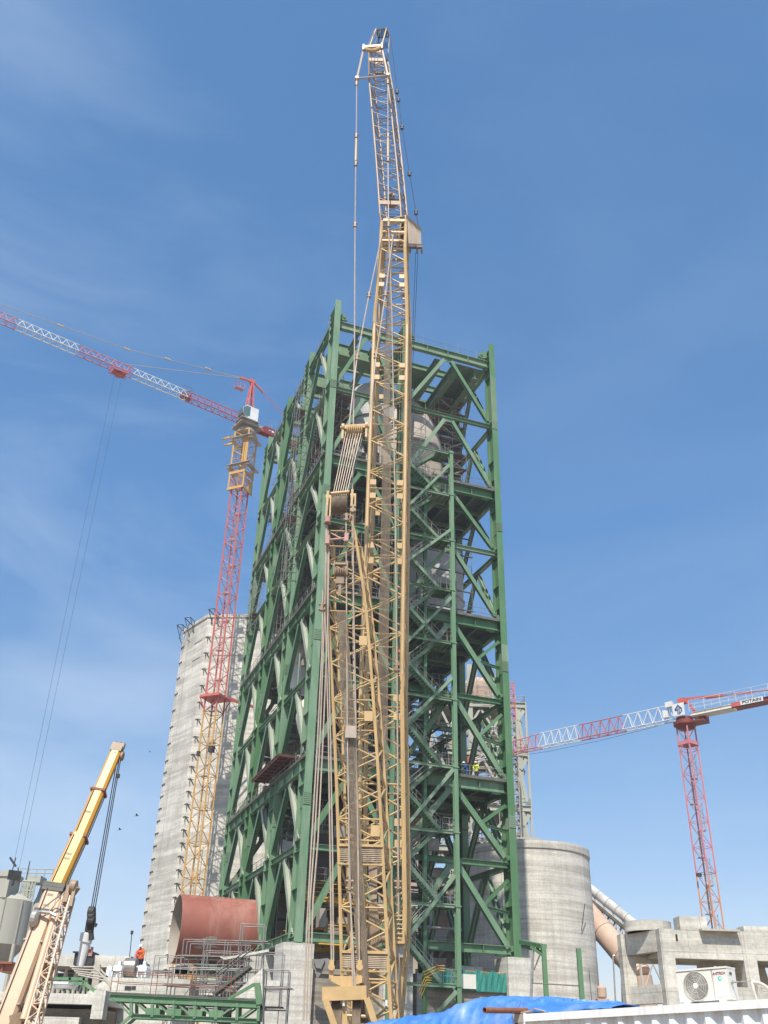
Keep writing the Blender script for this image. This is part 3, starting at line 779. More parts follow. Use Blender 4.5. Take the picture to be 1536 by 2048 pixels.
# spreader beam at the jib head with its A-legs
SL, SR = at(727, 97, 62.6), at(764, 94, 62.6)
b = MB(); b.beam(SL, SR, .5, .34); b.tube(SL+Z*.24, SR+Z*.24, .1, 8)
n = 10
for i in range(n):        # the bright saddle below the beam
    a0, a1 = i/n, (i+1)/n
    f = lambda a: SL.lerp(SR, .08+.84*a)-Z*(.3+.45*math.sin(math.pi*a))+Vec((0, -.15, 0))
    b.tube(f(a0), f(a1), .2, 8)
for p in (SL, SR): b.box(p+Vec((0, 0, -.1)), (.2, .6, .9))
build('spreader_beam', b, M['tan'], crane, smooth=40)
LL, LR = at(714, 157, 62.3), at(775.5, 151, 62.3)
b = MB(); b.tube(SL-Z*.3, LL, .13, 8); b.tube(SR-Z*.3, LR, .13, 8); b.tube(LL, LR, .1, 8)
for p in (LL, LR): b.lathe(p-Vec((0, .2, 0)), [(.22, 0), (.22, .4)], 12, axis=(0, 1, 0))
build('spreader_leg', b, M['pend'], crane, smooth=40)
b = MB()
for s in (-.2, .15, .5): b.tube(top[0]+Vec((s, -.1, -.1)), SL.lerp(SR, .3+s*.5)+Z*.3, .03, 4)
build('rope', b, M['rope'], crane)
# pendants: two rows of link bars from the jib head to the foot, thick links where bars join
def pendant(pts, links, mat='pend', r=.055, name='pendant'):
    b = MB(); b.path([Vec(p) for p in pts], r, 6)
    o = build(name, b, M[mat], crane, smooth=50)
    k = MB()
    for p in links:
        p = Vec(p); k.box(p, (.16, .3, .55)); k.tube(p+Vec((-.2, 0, .18)), p+Vec((.2, 0, .18)), .09, 6); k.tube(p+Vec((-.2, 0, -.18)), p+Vec((.2, 0, -.18)), .09, 6)
    build('link', k, M['tan_shade' if mat == 'pend' else 'dark'], o)
    return o
Pl = [(713.5, 160, 62.2), (712.5, 270, 61.8), (711.5, 330, 61.5), (710, 450, 61), (709, 700, 59), (706.5, 860, 58), (704, 1030, 57), (708, 1400, 56), (714, 1900, 54.5)]
pts = [at(*p) for p in Pl]
pendant(pts, [at(713, 168, 62.2), at(712.5, 272, 61.8), at(711.5, 328, 61.5), at(710, 450, 61)])
b = MB(); b.tube(at(712.5, 278, 61.8), at(711.5, 322, 61.5), .12, 10); build('damper', b, M['tan'], crane, smooth=50)
Pr = [(775.5, 155, 62.2), (776, 270, 61.9), (776, 320, 61.7), (777, 450, 61.5), (784, 640, 61.4), (790, 1000, 61.3), (794, 1330, 61.2), (796, 1700, 61.2), (799, 2040, 61.2)]
pts = [at(*p) for p in Pr]
pendant(pts, [at(775.5, 165, 62.2), at(776, 272, 61.9), at(776, 320, 61.7), at(777, 450, 61.5), at(793, 1335, 61.2), at(796, 1770, 61.2)])
b = MB(); b.tube(at(776, 276, 61.9), at(776, 314, 61.7), .12, 10); build('damper', b, M['tan'], crane, smooth=50)
# boom-hoist pendants from the boom head down to the bridle
for P_ in ([(764, 470, 61.9), (738, 590, 60.5), (714, 715, 59), (698, 850, 57.5)], [(786, 470, 61.9), (771, 588, 60.5), (752, 712, 59), (737, 856, 57.5)]):
    pendant([at(*p) for p in P_], [at(*p) for p in P_[1:3]])
# black backstay lines of the jib
pendant([at(*p) for p in ((780, 70, 66), (787, 120, 66), (794, 184, 66), (797, 200, 66), (804, 255, 66), (819, 348, 66), (832, 425, 66), (837, 452, 66))], [at(*p) for p in ((794, 184, 66), (797, 200, 66), (804, 255, 66), (819, 348, 66), (832, 425, 66))], 'rope_dark', .035, 'backstay')
pendant([at(*p) for p in ((806, 385, 66), (812, 425, 66))], [at(812, 425, 66)], 'rope_dark', .03, 'backstay')
# hoist line from the block down behind the tower front, with its barbed tag line
b = MB(); a0 = at(831.5, 505, 66.5)
for s in (0, .22): b.tube(a0+Vec((s, 0, 0)), a0+Vec((s*.5, 14.5, -9)), .022, 4)
build('hoist_rope', b, M['rope_dark'], crane)
# broad rope bundle running down the boom face
bp = [(779, 500), (777, 640), (772, 850), (770, 1000), (765, 1240), (762, 1420), (761, 1600), (760, 1760)]
b = MB()
for k in range(11):
    o_ = -.24+.048*k
    b.path([at(x, y, 61.45+.012*(k % 3))+Vec((o_, 0, 0)) for x, y in bp], .0145, 4)
build('rope_bundle', b, M['rope'], crane)
b = MB()
for k in range(3): b.path([at(x, y, 61.35)+Vec((.3+.06*k, 0, 0)) for x, y in bp[2:7]], .018, 4)
build('hoist_rope', b, M['rope'], crane)

# --- mast (derrick) in front, carrying the bridle ropes
def mr(z):
    t = (z-5)/28.4
    w = 1.22
    if z > 27: w = 1.22-(z-27)*.058
    c = -.28-2.7*t+.35*math.sin(math.pi*min(1, max(0, t)))*.6
    return [Vec((c-w, 55, z)), Vec((c+w, 55, z)), Vec((c+w+.42, 57.2, z)), Vec((c-w+.42, 57.2, z))]
mz = [3.2+i*1.16 for i in range(26)]
mast = boom('mast', [mr(z) for z in mz], .10, .055, 'tan', 'tan', crane, [0, 2, 5, 8, 9, 14, 15, 19, 20, 22, 24, 25], flip=1)
b = MB()      # webbed inner side plates between right chords
for i in range(0, 20, 2):
    R0, R1, R2 = mr(mz[i]), mr(mz[i+1]), mr(mz[i+2])
    b.tube(R0[1], R1[2], .05, 5); b.tube(R1[2], R2[1], .07, 5)
build('side_lacing', b, M['tan_box'], mast)
b = MB()
for z in (24.4, 19.6, 13.0):
    R_ = mr(z)
    for p in (R_[1]-Vec((.35, .12, 0)), R_[3]+Vec((.3, .15, 0))): b.box(p, (.5, .06, .6))
build('connector_plate', b, M['tan_box'], mast)
# horizontal drum frames (wound rope seen edge-on)
b = MB(); w_ = MB()
for z, dz in ((11.75, .9), (6.4, .8)):
    R_ = mr(z); cx = (R_[0]+R_[1])/2
    b.beam(R_[0]+Z*(dz/2), R_[1]+Z*(dz/2), .3, .14); b.beam(R_[0]-Z*(dz/2+.1), R_[1]-Z*(dz/2+.1), .25, .08)
    n = 9
    for k in range(n): w_.tube(R_[0]+Vec((.08, -.05, -dz/2+.06+dz*k/n)), R_[1]+Vec((-.08, -.05, -dz/2+.06+dz*k/n)), .047, 5)
build('drum_frame', b, M['tan'], mast); build('wound_rope', w_, M['rope'], mast)
# mast head: rope drum between cheeks
HL, HR = at(655, 1000, 55), at(704, 997, 55)
b = MB()
for p in (HL, HR): 
    b.box(p+Vec((0, .3, -.5)), (.16, .9, 2.3)); b.box(p+Vec((.22, .3, -.6)), (.1, .8, 1.9)); b.lathe(p+Vec((-.12, .2, .2)), [(.3, 0), (.3, .3)], 16, axis=(1, 0, 0))
b.tube(HL+Vec((.2, -.1, .45)), HR+Vec((-.2, -.1, .45)), .12, 10)
for s in (0, 1):
    p = HL.lerp(HR, s); b.tube(p-Z*1.4, mr(31.5)[s], .11, 8)
build('mast_head', b, M['tan'], crane, smooth=40)
DL, DR = HL.lerp(HR, .2), HL.lerp(HR, .8)
b = MB(); n = 14
for k in range(n):
    c = DL.lerp(DR, (k+.5)/n)+Vec((0, .35, -.25)); b.lathe(c, [(.3, -.035), (.62, -.035), (.66, 0), (.62, .035), (.3, .035)], 24, axis=(1, 0, 0))
build('rope_drum', b, M['rope'], crane, smooth=60)
# bridle block above and the many-part rope fan between
BL, BR = at(686, 856, 57.4), at(733, 853, 57.4)
b = MB(); b.beam(BL, BR, .3, .34); b.tube(BL-Vec((.2, 0, 0)), BR+Vec((.2, 0, 0)), .13, 8)
for p in (BL, BR): b.lathe(p+Vec((-.1, 0, 0)), [(.34, 0), (.34, .2)], 14, axis=(1, 0, 0)); b.box(p-Z*.55, (.16, .4, 1.0))
for k in range(8):
    c = BL.lerp(BR, .2+.6*k/7)-Z*.4; b.lathe(c, [(.1, -.05), (.48, -.05), (.43, 0), (.48, .05), (.1, .05)], 18, axis=(1, 0, 0))
build('bridle_block', b, M['tan'], crane, smooth=40)
b = MB()
for k in range(14):
    a0 = BL.lerp(BR, .14+.72*k/13)-Z*.55+Vec((0, (k % 2)*.3-.2, 0)); a1 = DL.lerp(DR, k/13)+Vec((0, .1+.4*(k % 2), .3)); b.tube(a0, a1, .036, 5)
build('rope_fan', b, M['rope'], crane)
# mast stay bars and lines
for P_, L_ in (([(654, 1010, 54.6), (653, 1100, 54.5), (648, 1260, 54.3), (640, 1480, 54), (629, 1680, 53.6), (620, 1800, 53.3), (613, 2040, 53)], [(654, 1042, 54.6)]),
               ([(658, 1100, 54.5), (655, 1260, 54.3), (646, 1480, 54), (636, 1680, 53.6), (626, 1800, 53.3), (619, 2040, 53)], []),
               ([(646, 1180, 54.3), (644, 1300, 54.2), (634, 1500, 54), (622, 1700, 53.6), (614, 1850, 53.3), (607, 2040, 53)], [(644, 1214, 54.3)]),
               ([(652, 1040, 54.6), (650, 1200, 54.5), (657, 1480, 54.2), (660, 1700, 54), (663, 1930, 53.5)], []),
               ([(656, 1060, 54.6), (655, 1200, 54.5), (661, 1480, 54.2), (665, 1700, 54), (667, 1930, 53.5)], []),
               ([(692, 1035, 54.6), (693, 1200, 54.5), (695, 1500, 54.2), (699, 1700, 54), (706, 1990, 53)], [(693, 1035, 54.6)]),
               ([(706, 1015, 54.6), (707, 1200, 54.6), (711, 1400, 54.5), (716, 1700, 54.3), (719, 1935, 53.6)], [(706, 1018, 54.6)]),
               ([(697, 1640, 54), (699, 1770, 53.6), (706, 1900, 53.2), (714, 2046, 53)], [(699, 1770, 53.6)])):
    pendant([at(*p) for p in P_], [at(*p) for p in L_], r=.045, name='stay_line')
b = MB(); b.tube(at(655, 1080, 54.3), at(694, 1076, 54.3), .075, 8); b.tube(at(655, 1034, 54.4), at(655, 1045, 54.4), .2, 8)
for p in ((655, 1080), (693, 1075)): b.box(at(*p, 54.25), (.26, .26, .6))
build('stay_spacer', b, M['pinkish'], crane)
# hoist chain-like rope strip with its upper sheave
c = at(681, 1146, 54.6)
b = MB()
for k in range(5): b.lathe(c+Vec((-.3+.15*k, 0, 0)), [(.1, -.05), (.36, -.05), (.32, 0), (.36, .05), (.1, .05)], 18, axis=(1, 0, 0))
b.box(c+Vec((0, 0, .62)), (.95, .3, .14)); b.box(c+Vec((0, 0, -.55)), (.5, .3, .5)); b.box(c+Vec((0, 0, -1.2)), (.18, .2, .9))
for s in (-1, 1): b.box(c+Vec((s*.42, 0, .3)), (.07, .4, 1.0))
build('hoist_sheave', b, M['tan_shade'], crane, smooth=40)
strip = [(683, 1222, 18), (688, 1290, 19), (693, 1370, 21), (699, 1450, 21), (703, 1530, 21), (707, 1620, 20), (712, 1700, 21), (717, 1790, 21), (722, 1880, 20), (727, 1960, 17), (730, 2046, 15)]
b = MB()
for k in range(9):
    b.path([at(x-w/2+w*k/8, y, 54.35+.03*(k % 2)) for x, y, w in strip], .026, 4)
build('rope_bundle', b, M['rope'], crane)
b = MB(); b.add([at(692, 1452, 54.15), at(712, 1453, 54.15), at(713, 1477, 54.15), at(690, 1476, 54.15)], [(0, 1, 2, 3)])
w_ = build('wrap', b, M['pend'], crane); w_.modifiers.new('thick', 'SOLIDIFY').thickness = .12
# --- foot: yellow hanger, sheave frame
b = MB()
hq = [at(x, y, 53.2) for x, y in ((659, 1952), (725, 1952), (724, 1965), (703, 1972), (694, 1976), (686, 1975), (662, 1962))]
b.prism(hq, Vec((0, .5, 0)))
for x in (663, 719): b.box(at(x, 1940, 53.5), (.22, .3, .9)); b.lathe(at(x, 1934, 53.3), [(.17, -.1), (.17, .1)], 14, axis=(0, 1, 0))
b.beam(at(645, 1989, 53), at(733, 1986, 53), .9, .62)
for (x0, y0, x1, y1) in ((651, 1998, 672, 2060), (733, 1996, 754, 2060)): b.beam(at(x0, y0, 52.9), at(x1, y1, 53), .3, .9, up=(0, 1, 0))
b.beam(at(687, 1998, 53), at(689, 2060, 53), .24, .3); b.tube(at(686, 2031, 53), at(735, 2033, 53), .08, 6)
build('sheave_frame', b, M['tan_box'], crane)
b = MB()
for x0, k_ in ((660, 9), (702, 7)):
    for k in range(k_):
        c = at(x0+4+k*2.4, 2022, 53.4); b.lathe(c, [(.2, -.035), (.62, -.035), (.55, 0), (.62, .035), (.2, .035)], 24, axis=(1, 0, 0)); b.tube(c-Vec((0, .6, 0)), c-Vec((0, .6, 3)), .03, 4)
build('sheave_pack', b, M['rope'], crane, smooth=60)
b = MB()
for x in (687.5, 773): b.tube(at(x, 2000, 52.7), at(x, 2012, 52.7), .07, 10)
build('cylinder_rod', b, M['white'], crane)
# boom foot platform with ladder cage
P0 = at(781, 1852, 61.2)
b = MB(); b.beam(at(779, 1886, 61.2), at(809, 1886, 61.2), .8, .14)
for x in (785, 807):
    b.beam(at(x, 1828, 61.1), at(x, 1888, 61.1), .12, .12, up=(0, 1, 0))
for y in (1840, 1849, 1858, 1868, 1877): b.tube(at(785, y, 61.1), at(807, y, 61.1), .045, 5)
b.beam(at(779, 1830, 61.2), at(785, 1886, 61.2), .5, .12, up=(0, 1, 0)); b.beam(at(782, 1832, 61.2), at(808, 1831, 61.2), .12, .1)
build('foot_platform', b, M['tan'], crane)
b = MB(); b.box(at(789, 1899, 61.6), (1.0, .8, .9)); build('winch_housing', b, M['galv'], crane)
# hydraulic hoses, machinery between foot and mast
b = MB()
for k in range(6):
    a0 = at(738+3*k, 1720, 60); a1 = at(742+2*k, 1800, 59.5); a2 = at(734+5*k, 1880, 59.5); a3 = at(745+2*k, 1990, 59.5)
    b.path([a0.lerp(a1, 0), a1, a2, a3], .07, 6)
for y, r_ in ((1815, .32), (1826, .28), (1874, .25)): b.tube(at(735, y, 59.8), at(770, y+3, 59.8), r_, 10)
build('hose', b, M['tan_shade'], crane, smooth=50)
b = MB(); b.box((.1, 60, 2.9), (3.4, 3.2, 1.2)); b.box((-.2, 57.5, 2.8), (4.2, 5, 1.0)); b.box((.2, 54.6, 2.9), (3.2, 1.4, .9)); b.box((.8, 62.6, 2.6), (2.6, 1.6, .9))
build('machine_house', b, M['tan_box'], crane)
for s in (-3.6, 3.9):
    b = MB(); b.prism([Vec((s-.6, 54.2, .7)), Vec((s-.6, 55, .1)), Vec((s-.6, 65.5, .1)), Vec((s-.6, 66.3, .7)), Vec((s-.6, 65.5, 1.5)), Vec((s-.6, 55, 1.5))], Vec((1.2, 0, 0)))
    for i in range(26): b.box((s, 54.6+i*.44, 1.52), (1.3, .2, .1))
    build('crawler_track', b, M['dark'], crane)
b = MB(); b.box((.15, 60, 1.8), (6.4, 3.4, 1.2)); b.lathe((.15, 60, 2.3), [(1.9, 0), (1.9, .5)], 32); build('undercarriage', b, M['tan_box'], crane)
# ================================================================== TOWER CRANES
def mast_rings(c, s, th, z0, z1, n):
    a = Vec((math.cos(th), math.sin(th), 0))*(s/2); b = Vec((-math.sin(th), math.cos(th), 0))*(s/2)
    return [[Vec(c)+Z*z-a-b, Vec(c)+Z*z+a-b, Vec(c)+Z*z+a+b, Vec(c)+Z*z-a+b] for z in [z0+(z1-z0)*i/n for i in range(n+1)]]
def mast_inside(root, c, z0, z1, step, mat='galv'):
    b = MB(); k = 0; z = z0
    while z < z1-step:
        b.box(Vec(c)+Vec((.25*(-1)**k, .1, z)), (.9, .8, .05))
        p = Vec(c)+Vec((.3*(-1)**k, .0, z)); q = p+Z*step
        b.tube(p, q, .03, 4); b.tube(p+Vec((.35, 0, 0)), q+Vec((.35, 0, 0)), .03, 4)
        j = 0
        while j*.5 < step: b.tube(p+Z*j*.5, p+Z*j*.5+Vec((.35, 0, 0)), .02, 4); j += 1
        z += step; k += 1
    return build('mast_ladder', b, M[mat], root)
# ---- left crane: red, with a yellow climbing frame
LC = Vec((-22.35, 125, 0)); th = -rad(23)
lcr = thing('tower_crane', 'red and white tower crane with yellow climbing frame and cab, left of green tower', 'tower crane', LC)
boom('mast', mast_rings(LC, 1.9, th, 0, 42.3, 30), .12, .05, 'orange', 'orange', lcr, range(0, 31, 3), n=5)
boom('mast', mast_rings(LC, 1.9, th, 42.3, 80, 26), .13, .05, 'red', 'pink', lcr, range(0, 27, 3), n=5)
mast_inside(lcr, LC, 3, 84, 4.4)
ca, sa = math.cos(th), math.sin(th)
def lo(x, y, z): return LC+Vec((x*ca-y*sa, x*sa+y*ca, z))
AXL = (Vec((ca, sa, 0)), Vec((-sa, ca, 0)), Z)
b = MB(); b.obox(lo(0, 0, 44.4), AXL, (1.55, 1.55, .16)); 
for s in (-1, 1): b.beam(lo(s*1.5, -1.5, 44.3), lo(s*.95, -.95, 42.6), .1, .12); b.beam(lo(s*1.5, 1.5, 44.3), lo(s*.95, .95, 42.6), .1, .12)
b.beam(lo(1.5, 1.5, 44.4), lo(4.5, 6.0, 44.0), .18, .18); b.beam(lo(1.5, 0, 44.4), lo(5, 6.0, 44.0), .18, .18)
build('tie_collar', b, M['red'], lcr)
b = MB(); b.obox(lo(.95, -.95, 37.0), AXL, (.32, .32, .4)); b.obox(lo(-.98, -.95, 36.6), AXL, (.2, .2, .3)); build('junction_box', b, M['dark'], lcr)
cf = boom('climbing_frame', mast_rings(LC, 2.55, th, 77.5, 88.2, 6), .15, .07, 'orange', 'orange', lcr, range(7), n=5)
b = MB()
for z in (77.5, 80.3): b.obox(lo(0, -1.28, z), AXL, (1.42, .12, .22)); b.obox(lo(1.28, 0, z), AXL, (.12, 1.42, .22))
b.obox(lo(-2.6, -1.2, 87.4), AXL, (1.0, .12, .16)); b.obox(lo(-2.3, -1.2, 86.1), AXL, (.7, .1, .14))
for x in (.7, 1.05): b.obox(lo(x, -1.3, 84), AXL, (.1, .1, 2.6))
b.obox(lo(1.3, .6, 78.3), AXL, (.12, .5, 1.0))
build('frame_beam', b, M['orange'], cf)
for z in (81.5, 86.6):
    b = MB(); b.obox(lo(.4, -1.75, z), AXL, (1.9, .3, .05)); b.obox(lo(1.75, .2, z), AXL, (.4, 1.5, .05)); b.obox(lo(-1.75, 0, z), AXL, (.4, 1.4, .05))
    b.rails([lo(-2.1, -1.4, z), lo(-2.1, 1.4, z)]); b.rails([lo(2.1, -1.8, z), lo(2.1, 1.6, z)])
    build('work_platform', b, M['galv'], cf)
# slewing deck, cab, head
JD = Vec((-math.sin(rad(54.7)), -math.cos(rad(54.7)), 0)); JS = Vec((JD.y, -JD.x, 0))
AXJ = (JD, JS, Z)
b = MB(); b.lathe(lo(0, 0, 88.2), [(1.5, 0), (1.5, .5), (1.15, .6), (1.15, 1.1)], 24); b.obox(lo(0, 0, 89.5), AXJ, (1.9, 1.6, .22)); build('slewing_ring', b, M['beige'], lcr, smooth=40)
cabc = lo(0, 0, 91.0)-JS*1.75+JD*.4
if (cabc-LC).x > 0 and False: pass
def cabin(c, ax, L, W, H, root):
    b = MB(); d, s, _ = ax
    prof = [(-L, -H), (L*.45, -H), (L*1.0, -H*.35), (L*1.05, H*.45), (L*.6, H), (-L, H)]
    b.prism([c+d*x+Z*z-s*W for x, z in prof], s*(2*W)); o = build('cab', b, M['white'], root)
    g = MB()
    gp = [(L*.1, -H*.55), (L*.5, -H*.86), (L*1.0, -H*.3), (L*1.03, H*.42), (L*.62, H*.86), (L*.1, H*.86)]
    for sg in (-1, 1): g.prism([c+d*x+Z*z+s*(sg*(W+.005)) for x, z in gp], s*(sg*.03))
    for (x0, z0), (x1, z1) in (((L*.47, -H*.97), (L*.99, -H*.36)), ((L*1.0, -H*.3), (L*1.05, H*.42)), ((L*1.03, H*.48), (L*.63, H*.97))):
        p0, p1 = c+d*(x0+.02)+Z*z0, c+d*(x1+.02)+Z*z1
        nn = (p1-p0).cross(s).normalized()
        if nn.dot(d) < 0: nn = -nn
        g.prism([p0-s*W*.92, p0+s*W*.92, p1+s*W*.92, p1-s*W*.92], nn*.03)
    build('window', g, M['glass'], o)
    k = MB(); k.obox(c-Z*(H+.12), ax, (L*1.15, W*1.2, .07)); k.obox(c-Z*(H+.5)+d*(-.3), ax, (L*.6, W*.8, .34)); build('cab_bracket', k, M['beige'], o)
    return o
near = -1 if (JS*-1).y < 0 else 1
cabin(lo(0, 0, 91.2)+JS*(near*1.0)+JD*.5, AXJ, 1.35, .85, 1.2, lcr)
b = MB(); AP = lo(0, 0, 98.8)
for x, y in ((-.8, -.7), (.8, -.7), (.8, .7), (-.8, .7)): b.tube(lo(0, 0, 89.6)+JD*x+JS*y, AP+JD*x*.12+JS*y*.25, .12, 6)
for k in range(6):
    t0, t1 = k/6, (k+1)/6
    for (x, y), (x2, y2) in (((-.8, -.7), (.8, -.7)), ((.8, -.7), (.8, .7)), ((.8, .7), (-.8, .7)), ((-.8, .7), (-.8, -.7))):
        f = lambda x, y, t_: lo(0, 0, 89.6).lerp(AP, t_)+JD*x*(1-.88*t_)+JS*y*(1-.75*t_)
        b.tube(f(x, y, t0), f(x2, y2, t1), .045, 4)
b.obox(AP, AXJ, (.35, .3, .35)); b.beam(AP+JD*.2, AP+JD*2.4-Z*.2, .3, .35); b.beam(AP-JD*.2, AP-JD*2.2-Z*1.2, .25, .25)
build('tower_head', b, M['red'], lcr)
b = MB(); c = AP+JD*1.3-Z*2.1
b.rails([c, c+JD*1.5, c+JD*1.5+JS*.8], h=1.1, r=.04, step=.8); b.obox(c+JD*.7+JS*.4, AXJ, (.75, .4, .05)); build('head_platform', b, M['pink'], lcr)
# jib
JR = lo(0, 0, 90.2)+JD*1.3
def jp(s, k): 
    base = JR+JD*s+Z*s*.012
    h = 1.5 if s < 52 else 1.5-(s-52)*.05
    return base+(Z*h if k == 0 else JS*(.62 if k == 1 else -.62))
seg = [(0, 9.5, 'red'), (9.5, 18.5, 'white'), (18.5, 27, 'pink'), (27, 36, 'white'), (36, 45, 'pink'), (45, 54, 'white')]
for s0, s1, mt in seg:
    ch = MB(); lc = MB(); n = int((s1-s0)/1.15)
    for k in (0, 1, 2): ch.tube(jp(s0, k), jp(s1, k), .085 if k else .075, 6)
    for i in range(n):
        a0 = s0+(s1-s0)*i/n; a1 = s0+(s1-s0)*(i+1)/n; am = (a0+a1)/2
        for k in (1, 2): lc.tube(jp(a0, k), jp(am, 0), .04, 4); lc.tube(jp(am, 0), jp(a1, k), .04, 4)
        lc.tube(jp(a0, 1), jp(a0, 2), .04, 4); lc.tube(jp(a0, 1+i % 2), jp(a1, 2-i % 2), .035, 4)
    o = build('jib', ch, M[mt], lcr, smooth=50); build('lacing', lc, M[mt], o)
b = MB(); b.path([AP+JD*2.3-Z*.2, jp(20, 0)+Z*2.9, jp(52, 0)+Z*.1], .05, 5); b.path([AP+JD*2.3-Z*.3, jp(19.8, 0)+Z*.1], .06, 5)
for t_ in (.15, .33, .5, .66, .82): c = (AP+JD*2.3).lerp(jp(20, 0)+Z*2.9, t_*2) if t_ < .5 else (jp(20, 0)+Z*2.9).lerp(jp(52, 0), (t_-.5)*2); b.obox(c, AXJ, (.5, .1, .12))
build('tie_bar', b, M['pend'], lcr)
tp = JR+JD*20.5+Z*.1
b = MB(); b.obox(tp-Z*.3, AXJ, (1.0, .75, .08)); 
for s in (-1, 1): b.beam(tp+JD*s*1.1-Z*.3+JS*.7, tp+JD*s*1.1+Z*1.2+JS*.7, .16, .16, up=JD); b.beam(tp+JD*s*1.1-Z*.3-JS*.7, tp+JD*s*1.1+Z*.5-JS*.7, .16, .16, up=JD)
b.obox(tp-Z*.7, AXJ, (.4, .3, .25)); b.rails([tp+JD*1.3-Z*.8+JS*.8, tp-JD*1.3-Z*.8+JS*.8], h=.9, step=1.2)
build('trolley', b, M['red'], lcr)
b = MB(); b.obox(JR+JD*9.4+Z*1.0+JS*.8, AXJ, (.8, .3, .5)); b.rails([JR+JD*8.6+Z*1.5+JS*.5, JR+JD*10+Z*1.5+JS*.5], h=1.3); build('trolley_winch', b, M['deep_red'], lcr)
b = MB()
hk = tp-Z*71
for s in (-.55, .55): b.tube(tp+JD*s-Z*.6, hk+JD*s*.6, .016, 4)
build('hoist_rope', b, M['rope_dark'], lcr)
b = MB(); b.obox(hk-Z*.3, AXJ, (.7, .12, .5)); b.lathe(hk-Z*1.4, [(.1, 0), (.16, .3), (.1, .7)], 10); build('hook_block', b, M['dark'], lcr)
# counter jib
CR = lo(0, 0, 90.0)-JD*1.2
b = MB()
for s in (-.6, .6): b.ibeam(CR+JS*s, CR-JD*14+JS*s, .25, .62, .04)
b.obox(CR-JD*7+Z*.1, AXJ, (6.9, .55, .04))
build('counter_jib', b, M['red'], lcr)
b = MB(); b.obox(CR-JD*5.2+JS*(near*1.0)-Z*.12, AXJ, (3.9, .04, .62)); o = build('name_board', b, M['deep_red'], lcr)
b = MB()
for i in range(9):
    x = -2.2-i*.72; c = CR+JD*x+JS*(near*1.055)-Z*.1
    b.obox(c, AXJ, (.05+.14*(i % 3 == 1), .012, .18 if i % 2 else .06)); b.obox(c-JD*.2+Z*(.06*(-1)**i), AXJ, (.16, .012, .05))
build('lettering', b, M['white'], o)
b = MB(); b.rails([CR+JS*(near*.9)+Z*.3, CR-JD*13.5+JS*(near*.9)+Z*.3], h=1.2, r=.03, step=2.6); build('handrail', b, M['pend'], lcr)
b = MB()
for s in (-.3, .3): b.path([AP-JD*2.2-Z*1.2+JS*s, CR-JD*12.5+Z*.5+JS*s], .05, 5)
c = (AP-JD*2.2-Z*1.2).lerp(CR-JD*12.5+Z*.5, .55); b.obox(c, AXJ, (.5, .4, .1)); build('tie_bar', b, M['pink'], lcr)
b = MB(); b.obox(CR-JD*12.6-Z*1.4, AXJ, (1.0, .6, 1.4)); build('counterweight', b, M['conc'], lcr)

# ---- right crane: pink mast on orange sections, flat-top jib
RC = Vec((40.15, 120.6, 0)); th2 = rad(-55)
rcr = thing('tower_crane', 'flat-top tower crane with pink and orange mast, right of the round silo', 'tower crane', RC)
boom('mast', mast_rings(RC, 1.62, th2, 0, 22.6, 14), .10, .04, 'salmon', 'salmon', rcr, range(0, 15, 2), n=5)
boom('mast', mast_rings(RC, 1.62, th2, 22.6, 40.6, 12), .105, .04, 'pink', 'pink', rcr, range(0, 13, 2), n=5)
bpy.context.view_layer.update()
mast_inside(rcr, RC, 2, 39, 3.2)
b = MB()
J2 = Vec((math.sin(rad(-48.4)), math.cos(rad(-48.4)), 0)); S2 = Vec((J2.y, -J2.x, 0))
AX2 = (J2, S2, Z)
R_ = mast_rings(RC, 1.75, th2, 38.2, 38.9, 1)
for k in range(4): b.beam(R_[0][k]+Z*.3, R_[0][(k+1) % 4]+Z*.3, .2, .5)
build('mast_collar', b, M['pink'], rcr)
b = MB(); b.obox(RC+Vec((-1.1, -.6, 22.3)), ((1, 0, 0), (0, 1, 0), (0, 0, 1)), (.3, .12, .2)); build('floodlight', b, M['dark'], rcr)
b = MB(); b.lathe(RC+Z*40.4, [(.9, 0), (1.5, .5), (1.5, .9), (1.1, 1.1), (1.1, 1.5)], 28); b.obox(RC+Z*41.0-J2*.9, AX2, (2.0, 1.0, .1)); b.obox(RC+Z*41.5-J2*2.4+S2*.5, AX2, (.5, .5, .3))
build('slewing_ring', b, M['deep_red'], rcr, smooth=40)
near2 = 1 if S2.y < 0 else -1
b = MB(); b.obox(RC+Z*42.75+S2*(near2*1.25)+J2*.1, AX2, (.80, .06, .82)); pnl = build('emblem_panel', b, M['white'], rcr)
# the emblem: a blue up-arrow round a grey one, with a blue P at its foot
M['emb_blue'] = paint('emblem_blue', (.03, .09, .24), None, 3); M['emb_grey'] = paint('emblem_grey', (.34, .33, .35), None, 3)
ec = RC+Z*42.72+S2*(near2*1.315)+J2*.1
ex = -J2 if near2*1 else J2
# make sure ex points to the picture's right
if ex.x < 0: ex = -ex
def flat(pts, mat, d, parent, name, o_=ec):
    b = MB(); b.prism([o_+ex*(x*.82)+Z*(y*.82)+S2*(near2*d) for x, y in pts], S2*(near2*.012)); return build(name, b, M[mat], parent)
flat([(-.22, -.75), (-.22, -.15), (-.62, -.15), (-.62, .18), (0, .85), (.62, .18), (.62, -.4), (.45, -.55), (.3, -.55), (.3, -.75)], 'emb_blue', 0, pnl, 'emblem')
flat([(-.12, -.75), (-.12, .12), (-.38, .12), (0, .56), (.34, .12), (.1, .12), (.1, -.75)], 'emb_grey', .014, pnl, 'emblem')
flat([(.2, -.42), (.2, .02), (.46, .02), (.46, -.42)], 'white', .014, pnl, 'emblem')
flat([(.26, -.34), (.26, -.06), (.4, -.06), (.4, -.34)], 'emb_grey', .028, pnl, 'emblem')
